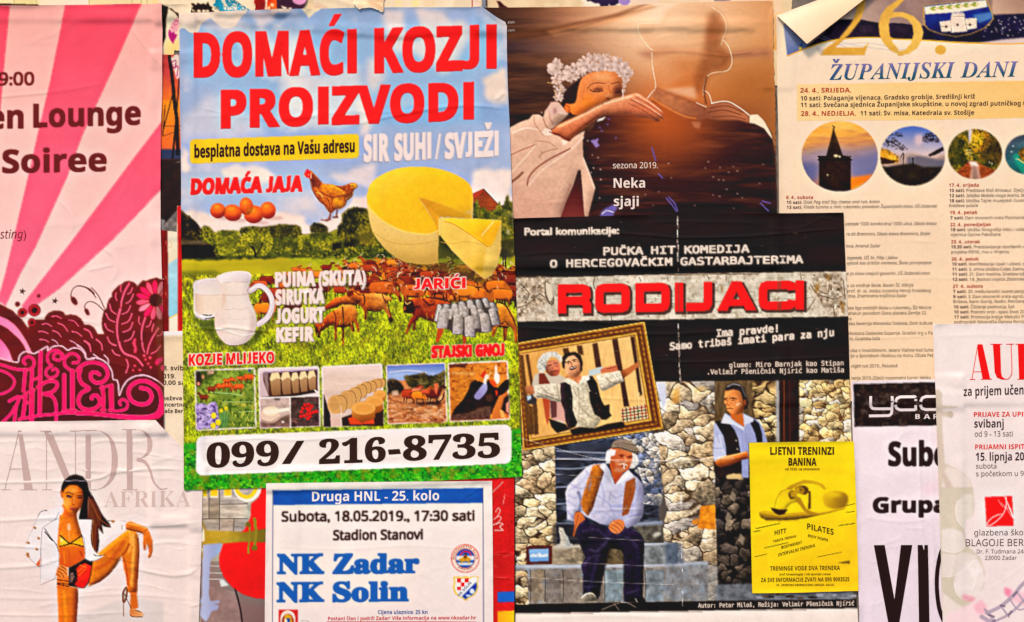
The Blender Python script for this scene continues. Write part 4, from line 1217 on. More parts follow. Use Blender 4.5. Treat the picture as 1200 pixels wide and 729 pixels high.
    m1.line(c('306,330 510,332'),1.2,(30,20,18)); m1.line(c('306,350 512,350'),1.6,(28,20,18))
    for x in range(312,512,16): m1.line(c([(x,324),(x,350)]),.6,(30,22,20))
    m1.ell(*c([(416,326)])[0],2.6,1.6,(236,210,160)); m1.ell(*c([(438,330)])[0],1.2,1.2,(240,226,190)); m1.ell(*c([(365,442)])[0],.8,1,(240,220,180)); m1.line(c('395,142 408,150 402,165'),.9,(60,44,36))
    m2 = Print(1025,140,1115,225,(104,128,190)); sub = Pt('1025,140 1115,140 1115,225 1025,225')
    m2.poly(sub,(96,118,186),g=((214,190,190),(0,150),(0,182))); m2.poly(d('170,200 210,190 225,230 200,270 170,250'),(220,190,196),a=.8,bl=2); m2.poly(d('-100,290 60,320 160,310 230,330 380,310 380,400 -100,400'),(176,150,140),a=.9,bl=2,tex=(.2,5,3,2)); m2.poly(d('120,330 200,325 300,345 380,350 380,410 120,400'),(110,104,116),bl=1.5)
    m2.poly(d('-100,380 0,392 100,376 160,372 220,392 380,392 380,560 -100,560'),(50,42,30),bl=.8,tex=(.2,6,4)); m2.poly(d('-80,270 0,285 40,310 70,330 72,368 0,372 -90,380'),(204,148,60),bl=.8,tex=(.35,3,5)); m2.poly(d('-80,320 20,350 60,352 40,372 -80,380'),(70,46,24),bl=.6)
    m2.foliage(d('-80,180 20,190 90,185 90,205 40,220 90,250 125,285 60,290 -10,262 -80,250'),[(30,26,24),(50,40,30)],6,1.3,.5); m2.foliage(d('220,200 260,180 320,200 315,240 260,245 216,235'),[(30,24,24),(56,40,34)],7,1.3,.8); m2.poly(d('250,320 300,290 340,270 350,290 300,318 260,330'),(44,34,34),bl=.4)
    for q,w in (('85,330 100,310 98,390',1),('155,350 160,340 158,385',1.6),('-60,200 60,260',1.2),('230,210 330,195',1)): m2.line(d(q),w,(40,30,26))
    m3 = Print(1105,145,1180,215,(120,112,40)); sub = Pt('1105,145 1180,145 1180,215 1105,215')
    m3.foliage(sub,[(50,50,18),(92,92,24),(150,130,36),(206,160,50)],8,1.5,.9,(76,74,24)); m3.foliage(d('500,165 560,160 620,180 640,240 600,300 520,310 505,230'),[(206,140,30),(240,180,40),(252,206,70)],9,1.4,1.0); m3.foliage(d('470,290 520,280 525,350 490,355'),[(246,196,60),(236,206,120)],10,1.1,.9); m3.poly(d('496,160 520,160 510,230 500,260'),(214,206,226),bl=1); m3.poly(d('600,220 700,200 720,380 620,370 560,350'),(74,56,26),a=.6,bl=2,tex=(.3,4,3)); m3.poly(d('370,200 430,220 450,380 400,420 370,380'),(78,74,26),a=.5,bl=2)
    m3.poly(d('496,358 540,362 600,390 680,420 660,480 400,480 440,410'),(156,84,50),bl=.8,tex=(.2,3,11)); m3.poly(d('500,358 540,362 560,400 575,480 500,480 515,400'),(206,160,140),bl=.8); m3.poly(d('500,360 545,364 565,392 515,384'),(246,220,206),bl=.8); m3.poly(d('520,385 545,390 560,480 520,480'),(140,112,100),a=.7,bl=1)
    for x,y in ((625,365),(640,372)): m3.ell(*d([(x,y)])[0],.7,1.2,(236,226,210))
    m4 = Print(1170,150,1240,210,(56,76,96)); sub = Pt('1170,150 1240,150 1240,210 1170,210')
    m4.poly(sub,(84,92,106),g=((40,110,110),(1185,165),(1200,195)),tex=(.12,6,12,2)); m4.poly(d('770,320 800,310 840,340 1000,400 1000,460 830,440 790,380'),(44,146,124),bl=1.2); m4.foliage(d('800,310 820,280 860,270 1000,280 1000,400 850,370 815,345'),[(70,60,24),(124,100,40),(196,150,60)],13,1.3,.8,(96,76,30)); m4.line(d('800,345 840,370 900,390'),1.2,(226,196,120))
    for x,y in ((770,266),(790,345),(760,300)): m4.ell(*d([(x,y)])[0],1.1,.6,(230,234,236),-30)
    for e,m in ((e1,m1),(e2,m2),(e3,m3),(e4,m4)):
        ms,bx = p.mask(e,.4); i0,j0,i1,j1 = bx
        X,Y = np.meshgrid(np.arange(i0,i1) / p.K + p.x0 + .25,np.arange(j0,j1) / p.K + p.y0 + .25)
        p.put(ms,bx,m.sample(X.ravel(),Y.ravel()).reshape(X.shape + (3,)),1.0)
    def wr(A):
        for q,s_ in (('990,398 1040,396 1095,394',.3),('1065,282 1100,284',.2),('935,175 938,230 936,300',.2),('1000,330 1100,326 1180,330',.15)): crease(A,q,s_,2.4,.4)
        random_creases(A,915,60,1200,440,40,72,amp=(.03,.12),w=(2,7),length=(30,100),ang=60)
    P = Poster('programme_poster','cream event programme poster with gold numerals, round photographs and rows of small dates','poster',
               '909.6,18 1062,-39 1140,-68 1330,-68 1330,470 915,470 913.4,260 912.4,160 910.6,80',p,wr=wr)
    P.sheet()
    flap = Pt('910,18.2 926,35 944,53 978,26.5 1012,0 1062,-38.6 986,-10.4'); nrm = np.array([18,48.0]); nrm = nrm / np.hypot(*nrm)
    back = Print(900,-60,1080,70,(246,216,186)); back.poly('900,-60 1080,-60 1080,70 900,70',(248,222,196),g=((240,206,174),(920,20),(960,50)),tex=(.02,20,3))
    def up(x,y):
        t = np.maximum((x - 909.6) * nrm[0] + (y - 18) * nrm[1],0)
        return 0.35 + 7.5 * (1 - np.exp(-t / 16)) + 0.05 * t
    P.cut('folded_corner',flap,.1,src=back,extra=up)
    for q in (two,): P.cut('gold_numeral',np.maximum(q,[0,-60]),.1)
    P.cut('gold_numeral',six_l,.1); P.cut('coat_of_arms',sh,.14)
    P.cut('date_box',box,.06)
    for e,t in ((e1,'round photograph of a dark church spire at sunset'),(e2,'round photograph of pine branches over a dark shore'),(e3,'round photograph of a road through autumn trees'),(e4,'round photograph of an island in teal water')): P.cut('round_photograph',e,.1,label=t)
    def grad(X,Y):
        t = np.clip((Y - (75 - (X - 972) * .0175)) / 18,0,1)[:,None]
        c = np.array((136,120,176)) * (1 - t) + np.array((30,84,104)) * t
        dk = np.array((58,84,132)); k = np.clip((1010 - X) / 40,0,1)[:,None] * .6
        return c * (1 - k) + dk * k
    ob = []
    P.text('ŽUPANIJSKI',972.4,93.4,1119.6,18.2,'sbi',grad,sl=-.018,ob=ob); P.text('DANI',1126,90.6,1193.8,17.8,'sbi',grad,sl=-.018,ob=ob)
    P.block(ob)
    RD = (168,48,30); D = (78,52,58); L = (128,100,96)
    ob = []
    for t,x0,y,x1,cap,st,col,sl in (
            ('24. 4., SRIJEDA,',938,108.4,997.6,5.4,'b',RD,-.006),('10 sati; Polaganje vijenaca, Gradsko groblje, Središnji križ',938.5,117.6,1143,5.2,'b',D,-.011),('11 sati; Svečana sjednica Županijske skupštine, u novoj zgradi putničkog t',938.6,125.4,1202,5.2,'b',D,-.008),
            ('28. 4., NEDJELJA,',938.8,135.6,1003,5.4,'b',RD,-.006),('11 sati; Sv. misa, Katedrala sv. Stošije',1008.6,135,1142,5.2,'b',D,-.006)): P.text(t,x0,y,x1,cap,st,col,sl=sl,ob=ob)
    P.block(ob)
    ob = []
    P.text('6. 4., subota',921.5,233,953,3.8,'b',RD,ob=ob); P.text('10 sati;',922,238.8,940,3.6,'b',D,ob=ob); P.text('Otok Pag trail Say cheese and run, kolan',942,238.6,1031,3.7,'i',(48,28,28),sl=-.008,ob=ob); P.text('13 sati;',922,244.6,940,3.6,'b',D,ob=ob); P.text('Finale turnira u mini rukometu povodom Županijskih dana, OŠ Zadarski',942,244.4,1098.5,3.7,'i',(48,28,28),sl=-.008,ob=ob)
    for t,x0,x1,y,st in (('odrasle 1000 koraka kroz 1000 ulica, Obala kneza',991,1098,264.2,'i'),('ra do Branimira, Obala kneza Branimira, Zadar',992,1091,276,'i'),('lova, Arsenal Zadar',992,1032,290,'r'),('legende, OŠ Sv. Filip i Jakov',993,1052.5,304,'i'),('vjetnik kao kritičar vremena, Škola primijenjene',993,1092,310.2,'i'),('e Ja slova znajući govorim, OŠ Zadarski otoci',993,1090.5,322.4,'i'),('u za srednje škole, Bazen ŠC Višnjik',993,1071,336.4,'r'),('prof. dr. sc. Josipa Jurjevića Heroji hrvatskog',993,1091,342.8,'r'),('stva, Znanstvena knjižnica Zadar',994,1063,348.6,'r'),('ske lige srednjih škola u rukometu, ŠD Mocire',994,1091.5,362.8,'r'),('aharun povodom Dana planeta Zemlje 22.',994,1086.5,369,'r'),('ka',994,998,375.2,'r'),('ska Severnja Moravska Toskana, Dom kulture',995,1093,381,'r'),('rkostara Zadarske županije, Gradski trg u Pa',995,1093,392.6,'r'),('lo, Gradska loža',996,1031,398.6,'r'),('oba s invaliditetom, Jezero Vlačine kod Suho',997,1094,412.6,'r'),('lje u športskom ribolovu na moru, Obala Pet',997,1094,418.8,'r'),('night run 2019., Poluotok',998,1052.5,430.8,'i'),('tenje 2019.,(Dječji nogometni turnir; Veliko',998,1091,445,'r')):
        P.text(t,x0,y,x1,3.8,st,(48,28,28),sl=-.006,ob=ob)
    P.block(ob)
    ob = []
    for hd,bd,x0,xe,y in (('17. 4., srijeda',0,1112.5,1147.5,218.8),('10 sati;','Predstava Mali dinosaur, Dječji',1113,1200,224.8),('12 sati;','Izložba Makete moga kvarta, M',1113,1201,230.9),('18 sati;','Izložba Tajne muzejskih čuvar',1113,1201,236.9),(0,'Kneževe palače',1113,1146.5,242.6),('19. 4., petak',0,1113.6,1146,250.8),('7 sati;','Dani otvorenih vrata Planinarsk',1114,1201,257),
                              ('22. 4., ponedjeljak',0,1114,1162,265.1),('18 sati;','Izložba fotografija Vidici i vidik',1114.4,1201,270.9),(0,'vijećnica Općine Pakoštane',1114.4,1173,276.7),('23. 4., utorak',0,1115,1149,285.2),('19,30 sati;','Predstavljanje dovršenih r',1115,1201,291.1),(0,'projekta IRENE, riva u Vinjercu',1115.2,1183,297.1),('26. 4., petak',0,1115.6,1147.6,305.4),('10 sati;','Manifestacija Upali i uštedi, s',1116,1201,311.2),('11 sati;','5. vrtna izložba Cvijet Zadra,',1116.2,1201,317.3),('11 sati;','21. Dani maslina, Gradska lož',1116.4,1201,323.1),('12 sati;','19. festival cvijeća Zadarske',1116.6,1201,329.1),('27. 4., subota',0,1117,1152,337.4),('7 sati;','20. međunarodni susret penja',1117.2,1201,343.4),('9 sati;','3. Dani otvorenih vrata agrotu',1117.4,1201,349.4),(0,'Briševo, Karin Gornji, Nadin, Petrčane',1117.6,1201,355.3),('10 sati;','Čišćenje podmorja, Sali',1118,1189,361.5),('10 sati;','Pokreni srce - spasi život 20',1118.2,1201,367.4),('17 sati;','Promocija knjige Mekušci Pl',1118.4,1201,373.3),(0,'podmorskih fotografija članova Ronila',1118.6,1201,379.2)):
        if hd and not bd: P.text(hd,x0,y,xe,3.9,'b',RD,sl=-.006,ob=ob)
        else:
            xs = x0
            if hd: P.text(hd,x0,y,x0 + 2.25 * len(hd),3.7,'b',D,sl=-.006,ob=ob); xs = x0 + 2.25 * len(hd) + 2
            P.text(bd,xs,y,xe,3.7,'i' if hd in ('12 sati;',) else 'r',(56,34,34),sl=-.006,ob=ob)
    P.block(ob)
programme_poster()

# ================================================================ bride poster
def bride_poster():
    p = Print(555,-10,930,330,(60,38,30)); p.sharp = .5
    full = Pt('555,-10 930,-10 930,330 555,330')
    p.poly(full,(56,36,30),tex=(.12,22,81,6.0))
    p.noise(full,.8,10,82,8.0,4,tint=(104,66,48)); p.noise(full,.9,7,83,9.0,4,tint=(26,16,18)); p.poly('570,46 660,50 740,58 740,66 640,62 570,62',(44,36,52),a=.6,bl=3)
    X,Y = np.meshgrid(np.arange(p.w) / p.K + p.x0,np.arange(p.h) / p.K + p.y0)
    def glow(cx,cy,rx,ry,c,a,pw=2.0):
        d = np.hypot((X - cx) / rx,(Y - cy) / ry); p.put(np.exp(-d ** pw).astype(np.float32),(0,0,p.w,p.h),c,a)
    glow(700,10,90,60,(176,104,68),.6); glow(880,60,110,150,(196,128,70),.95,3); glow(800,20,130,95,(232,176,136),.95,2.4); glow(775,26,84,72,(246,204,170),.9); glow(788,28,34,90,(255,226,200),.75)
    glow(880,105,60,45,(160,98,50),.75)
    p.poly('560,42 640,34 720,16 760,3 764,3 724,20 640,40 560,50',(100,60,38),a=.7,bl=1.5); p.poly('640,36 700,24 764,5 770,8 700,32 650,42',(214,150,108),a=.5,bl=1.5)
    p.poly('745,60 780,54 840,62 900,56 906,66 850,68 800,62 760,70',(150,100,84),a=.55,bl=3.5); p.line('840,60 856,64 880,62',1.2,(120,76,62),.5,bl=1)
    # man against the light: head, collar, jacket
    o = Zm(720,0,3.645)
    p.poly(o('190,98 110,100 105,140 150,205 162,240 168,300 178,370 395,460 380,400 380,360 420,310 480,305 503,250 470,180 475,110 440,40 380,10 300,0 220,40'),(226,168,126),a=.45,bl=3,g=((196,130,84),(775,40),(830,90)))
    p.poly(o('240,240 380,240 400,320 380,400 350,400 240,370'),(176,110,62),a=.45,bl=5)
    jk = o('-60,480 0,470 60,478 160,430 178,372 260,400 350,440 392,462 396,500 440,440 480,436 530,458 575,492 612,490 645,525 672,572 686,650 690,760 690,1200 -200,1200 -100,560')
    p.poly(jk,(52,28,28),bl=1,tex=(.12,14,84,4.0),g=((40,22,24),(0,150),(0,250)))
    p.noise(jk,.8,8,85,7.0,4,tint=(92,54,44)); p.noise(jk,.8,6,86,8.0,4,tint=(34,18,20))
    glow(782,135,56,56,(214,110,50),.85); glow(790,160,34,40,(140,72,44),.35); glow(850,132,50,14,(120,70,52),.5)
    p.poly(o('178,372 260,400 350,440 392,462 386,500 300,498 220,455 150,412'),(196,134,100),a=.7,bl=2.5,g=((140,88,66),(790,108),(830,132)),tex=(.1,5,2)); p.poly(o('206,380 346,368 354,420 330,418 260,398'),(232,182,150),a=.75,bl=2); p.line(o('160,418 220,456 300,496 350,506'),1.6,(240,150,84),.55,bl=1.5); p.poly(o('330,520 370,520 365,550 340,545'),(196,130,100),a=.6,bl=1)
    p.poly(o('392,466 430,440 480,434 530,456 576,492 578,526 530,512 440,512 385,505 360,520 350,500'),(140,84,60),bl=.8,g=((172,108,76),(835,140),(850,122)));
    for q in ('400,480 470,470 540,490','410,462 480,452 550,480','420,500 500,496 560,510'): p.line(o(q),1.0,(92,50,38),.7)
    RL = (255,224,190)
    for q,w in (('190,98 150,99 108,102 100,112 106,140 124,172 150,204 164,212',.9),('160,225 164,290 177,368 160,395 140,420',.9),('415,30 450,52 474,90 476,130 462,168 457,192',.9),('464,168 488,198 503,248 498,284 474,304 420,311 394,332 380,378 381,404',1.0),('380,384 404,400 417,440',1.0),('415,440 480,432 530,456 576,490',1.2),('350,438 392,456',.8)): p.line(o(q),w,RL,.95)
    p.poly(o('578,490 612,488 642,518 668,566 686,625 680,600 640,548 600,528 578,524'),(248,214,186),bl=.6)
    # birds / confetti, then lavender sheen painted as strokes
    s8 = Zm(740,90,4.394)
    for x,y in ((190,444),(380,468),(455,466),(525,460),(545,484),(420,514),(450,528),(474,530),(490,578),(420,606),(454,614),(546,600),(570,620),(660,548),(678,450),(204,518),(325,662),(112,660),(395,436),(500,490),(70,604),(526,676),(140,590)):
        c = s8([(x,y)])[0]; p.poly([c + [-1.4,-.4],c + [0,.2],c + [1.4,-.5],c + [.3,1.0]],(236,214,206),bl=.25)
    for q in ('180,625 210,660 232,692','192,620 222,650 238,690','665,650 690,675 706,690','675,640 715,650','105,365 125,430','140,500 160,520'): p.line(s8(q),1.5,(104,92,160),.8,bl=.6)  # bits of lavender sheen put into the print colour
    for x in range(722,762,6): p.line([(x,253.6),(x + 3,253.5)],1.0,(220,206,200),sm=0)
    # bride: dress
    k = Zm(590,120,5.36); z6 = Zm(635,55,6.625)
    DR = (222,178,156)
    dr = k('-60,190 45,155 100,125 160,104 185,76 225,76 250,92 262,52 318,-4 345,0 362,18 410,70 380,100 300,180 410,232 450,210 512,176 497,240 502,340 578,535 530,722 516,729 505,700 492,520 484,424 470,426 440,520 358,729 358,800 -60,800')
    p.poly(dr,DR,bl=.5,g=((214,164,146),(640,200),(620,256)),tex=(.03,14,87))
    for q,w,c,a in (('45,330 110,300 200,266',1.6,(170,116,94),.8),('50,500 90,470 120,440',3,(130,84,66),.8),('150,520 160,470 210,410 300,350 420,290',2.2,(150,96,82),.8),('50,440 150,330 200,270',2,(240,206,186),.7),('60,190 140,160 220,170',1.8,(244,214,194),.8),('190,80 200,140 250,200',1.4,(190,140,118),.8),('250,100 270,150 300,170',1.6,(176,124,104),.8),('300,20 290,90 310,130',2.4,(196,146,132),.8),('320,10 350,60 390,70',1.4,(246,220,208),.8),('200,240 280,250 330,280',1.2,(180,130,108),.7),('220,340 260,310 340,290',1.2,(176,124,104),.8),('230,350 240,310',1.4,(186,136,114),.8),('160,520 250,420 420,300 500,220',2.2,(240,204,186),.7),('420,520 400,580 360,700',3,(206,150,134),.7),('500,350 540,450 570,540',1.4,(240,206,190),.8),('380,480 460,330 490,240',2.4,(216,170,150),.7),('100,600 220,620 330,600',2,(206,156,138),.5)): p.line(k(q),w,c,a,bl=1.0)
    p.poly(k('470,428 484,432 494,530 506,700 512,735 356,735 400,610 440,520'),(66,28,30),bl=.6,g=((120,56,52),(672,200),(660,250)))
    p.poly(k('260,160 300,170 300,205 262,206 240,190'),(244,214,196),bl=.7); p.poly(k('365,240 390,220 404,236 396,262 372,270'),(240,208,188),bl=.6)
    # hair, face
    p.poly(z6('150,450 165,400 190,340 240,290 310,235 330,260 290,340 265,430 215,450 190,470'),(58,32,26),bl=.6)
    fc = z6('282,330 305,250 350,212 420,188 500,180 570,192 612,240 628,320 632,380 560,400 505,430 410,470 330,515 250,525 215,490 215,445 262,430'); p.poly(fc,(222,138,90),bl=.6,sm=3,g=((236,130,62),(690,95),(685,128)))
    p.poly(z6('560,300 620,280 632,380 570,400 540,350'),(164,96,66),a=.7,bl=1.4); p.ell(*z6([(470,230)])[0],11,4,(240,176,126),a=.7,bl=2); p.ell(*z6([(350,420)])[0],8,8,(244,140,60),a=.7,bl=2.5); p.poly(z6('290,300 330,240 350,300 320,420 280,440'),(206,120,70),a=.6,bl=2)
    p.line(z6('356,322 378,294 420,278 486,282'),1.0,(116,64,44),.85,bl=.7); p.poly(z6('384,334 420,316 470,314 468,340 425,344'),(112,62,44),a=.8,bl=1.0); p.line(z6('374,330 392,342 430,348 474,338'),1.1,(52,26,20)); p.poly(z6('556,320 612,312 618,356 570,362'),(116,64,46),a=.8,bl=1.5); p.line(z6('570,352 615,350'),1.0,(70,36,28),.8); p.line(z6('540,285 600,270'),1.2,(130,70,48),.8); p.line(z6('520,300 528,360 510,392'),1.0,(190,104,66),.8); p.ell(*z6([(516,400)])[0],2.2,1.0,(110,50,34),a=.8,bl=.5); p.poly(z6('480,372 530,362 560,380 520,392'),(236,160,110),a=.8,bl=.8)
    p.poly(z6('172,470 190,436 225,445 232,480 215,510 188,506'),(228,120,60),bl=.6); p.line(z6('195,455 215,470 210,500'),.9,(150,62,32))
    # arm and hand
    arm = np.vstack([z6('70,650 130,600 220,560 310,515 380,470 470,430 560,398 650,378 710,360 742,352'),o('92,396 112,402 140,422 180,450 212,480 208,490 196,486 214,500 212,512 190,500 196,516 184,522 150,506 100,500 60,488 0,490'),z6('560,528 500,524 440,545 350,612 265,685 215,735 170,720 130,690 90,680')])
    p.poly(arm,(226,152,116),bl=.5,g=((206,118,82),(700,120),(706,140)))
    for q,w,c,a in (('130,620 300,540 460,455',2.4,(244,184,146),.7),('200,700 340,600 440,535',2.4,(176,92,62),.7),('90,665 150,690 215,725',2,(150,62,40),.7),('480,440 600,410 700,380',2,(246,196,164),.7),('500,518 600,518 690,520',1.4,(186,110,82),.7),('470,440 490,520',1.4,(200,124,92),.5)): p.line(z6(q),w,c,a,bl=1.2)
    for q in ('90,412 150,446 208,486','70,424 140,462 208,506','60,440 130,476 188,516'): p.line(o(q),.9,(150,84,62),.85)
    for q in ('96,402 150,436 200,474','84,424 140,452 200,494'): p.line(o(q),.8,(250,206,176),.7)
    p.poly(z6('440,560 500,538 470,568 425,580'),(236,220,214),bl=.5)
    for q in ('70,640 100,625','60,660 140,690'): p.line(z6(q),1.2,(120,60,44),.7)
    for x,y in ((510,600),(450,625),(465,650),(430,715),(400,722),(575,705),(520,560)): p.ell(*z6([(x,y)])[0],1.5,1.0,(110,92,150),a=.8,bl=.5)
    for q in ('545,240 575,235 600,225 590,250 605,270 580,285 565,262',): p.poly(k(q),(140,116,166),bl=.5)
    for x,y in ((530,240),(560,330),(595,346),(566,412),(550,440),(612,484),(604,600),(240,62),(610,420)): p.ell(*k([(x,y)])[0],.8,.7,(232,214,206))
    p.poly(k('605,720 615,690 640,665 690,640 720,660 690,700 700,740 610,740'),(110,96,160),bl=.8); p.line(k('620,700 650,680 690,690'),1,(226,216,236)); p.poly(k('650,735 665,715 690,725 690,740'),(206,40,40),bl=.6)
    p.shade(dr,1.1,.62,6,-.3,-1,.03); p.shade(arm,1.15,.55,4,-.3,-1,.05); p.shade(fc,1.1,.6,5,-.8,-.6,.05,3)
    p.poly(o('400,60 440,50 472,100 468,140 452,190 480,220 500,248 490,284 470,300 418,306 390,332 378,396 350,400 340,330 380,240'),(132,76,44),a=.6,bl=4,tex=(.1,7,3)); p.poly(o('200,260 260,240 300,330 240,370 180,364'),(214,150,108),a=.5,bl=4); p.poly(o('400,110 430,100 436,160 416,200 396,170'),(168,104,66),a=.5,bl=2.5); p.line(o('395,330 384,380 392,440'),2.4,(96,52,34),.6,bl=1.5)
    # crown of flowers
    rng = np.random.default_rng(9)
    fl = ((60,150,20),(150,145,22),(190,215,26),(250,195,26),(365,70,24),(440,70,22),(510,75,24),(575,90,24),(655,135,24),(690,190,22),(105,165,60),(70,190,30),(120,120,40),(165,215,48),(110,255,40),(205,175,40),(130,300,36),(160,330,30),(125,350,34),(140,390,30),(115,395,26),(225,235,40),(270,160,44),(300,190,34),(265,225,34),(330,110,46),(345,150,40),(400,95,44),(410,150,42),(470,95,44),(480,140,44),(540,110,40),(540,160,40),(595,120,44),(590,165,40),(640,160,40),(625,210,36),(672,205,38),(650,250,30),(640,295,20),(634,340,14),(320,205,26),(375,175,26),(440,175,22))
    for i,(x,y,r) in enumerate(fl):
        c = z6([(x,y)])[0]; r = r / 6.625
        a0 = rng.uniform(0,6.28)
        for t in range(6):
            a = a0 + t * 1.05 + rng.uniform(-.25,.25); rr = r * rng.uniform(.4,.75)
            base = np.array((236,204,194)) * rng.uniform(.86,1.05)
            p.poly(ellipse(c[0] + rr * math.cos(a),c[1] + rr * math.sin(a),r * rng.uniform(.4,.6),r * rng.uniform(.22,.4),math.degrees(a) + rng.uniform(-30,30),12),np.minimum(base,250),bl=.4,g=(base * .84,c + [math.cos(a) * r,math.sin(a) * r],c))
        p.ell(c[0],c[1],r * .16,None,(190,140,116),a=.7,bl=.5)
    for x,y in ((118,232),(210,246),(272,170),(240,200),(130,320),(110,300),(150,280),(175,300),(660,212),(152,345),(300,210),(190,275),(235,160)): p.ell(*z6([(x,y)])[0],1.0,.8,(96,70,44),a=.9)
    for q in ('45,275 90,285','95,330 110,360 100,395','120,280 100,250','140,300 150,350'): p.line(z6(q),.8,(210,160,110),.9)
    p.line(z6('628,330 632,370 626,392'),1.2,(240,216,206))
    p.poly(k('300,-4 345,0 362,18 372,40 340,70 300,90 290,60 260,60'),(218,178,164),bl=.6); p.poly(k('312,40 330,30 335,60 318,80'),(176,130,124),bl=.8)
    p.poly(full,(255,255,255),a=.0)
    def wr(A):
        for q,s_ in (('600,44 660,36 720,18 780,4',.45),('596,58 640,60 700,64',.25),('745,62 800,60 850,65 905,60',.35),('600,240 700,236 800,240 905,236',.2),('780,140 780,200 778,250',.2),('850,150 880,200 895,250',.25)): crease(A,q,s_,2.6,.4)
        random_creases(A,600,10,905,250,60,91,amp=(.05,.16),w=(1.5,4),length=(30,110),ang=10)
    P = Poster('bride_poster','brown backlit poster of a bride in a white flower crown reaching toward a man','poster',
               np.vstack([Pt('560,9 640,8.4 700,7.4 780,3.6 850,1.4 903,.6'),torn('905,1 906.6,60 908.4,120 909.6,190 910.6,262',5,.45,4)[:-40],Pt('910.6,262 910.8,310 560,310')]),p,wr=wr,mat=GLOSS)
    P.sheet()
    br = P.cut('printed_woman',np.vstack([k('-50,190 45,155 160,104 225,76 262,52 318,-4'),z6('100,420 80,330 40,200 60,115 145,105 230,140 320,70 420,50 540,70 640,100 700,190 660,290 640,378 742,352'),o('112,402 180,450 212,480 212,512 184,522 100,500'),z6('560,528 500,524 440,560'),k('512,176 497,240 502,340 578,535 530,722 512,735 -50,735')]),.1)
    P.cut('flower_crown',z6('60,115 145,105 190,150 240,150 300,80 400,50 520,60 620,80 700,180 690,240 650,330 632,390 620,280 600,220 520,190 420,190 340,215 250,270 190,330 160,420 90,430 80,330 40,200'),.2,parent=br)
    P.cut('dress',np.vstack([k('-50,190 45,155 160,104 225,76 262,52 318,-4 362,18 410,70 300,180 410,232 450,210 512,176 497,240 502,340 578,535 530,722 514,735 -50,735')]),.2,parent=br)
    P.cut('printed_man',np.clip(o('190,98 110,100 105,140 150,205 178,370 140,420 212,480 212,512 184,522 0,495 -20,560 -10,690 686,690 686,640 645,525 575,490 480,434 415,440 381,404 394,332 474,304 503,248 464,168 476,110 440,40 380,12 280,20'),[560,4],[909,252]),.1)
    W = (240,220,212)
    P.text('sezona 2019.',718.4,197.2,771,7.0,'r',W,sl=-.004)
    P.text('Neka',719.2,220,756,11.2,'b',W,sl=-.004); P.text('sjaji',719.4,241.4,748.6,11.2,'b',W)
    P.text('.com',594.6,27.4,602.6,3,'r',(214,196,190)); P.text('.com',594.6,36.6,602.8,3,'r',(214,196,190))
bride_poster()

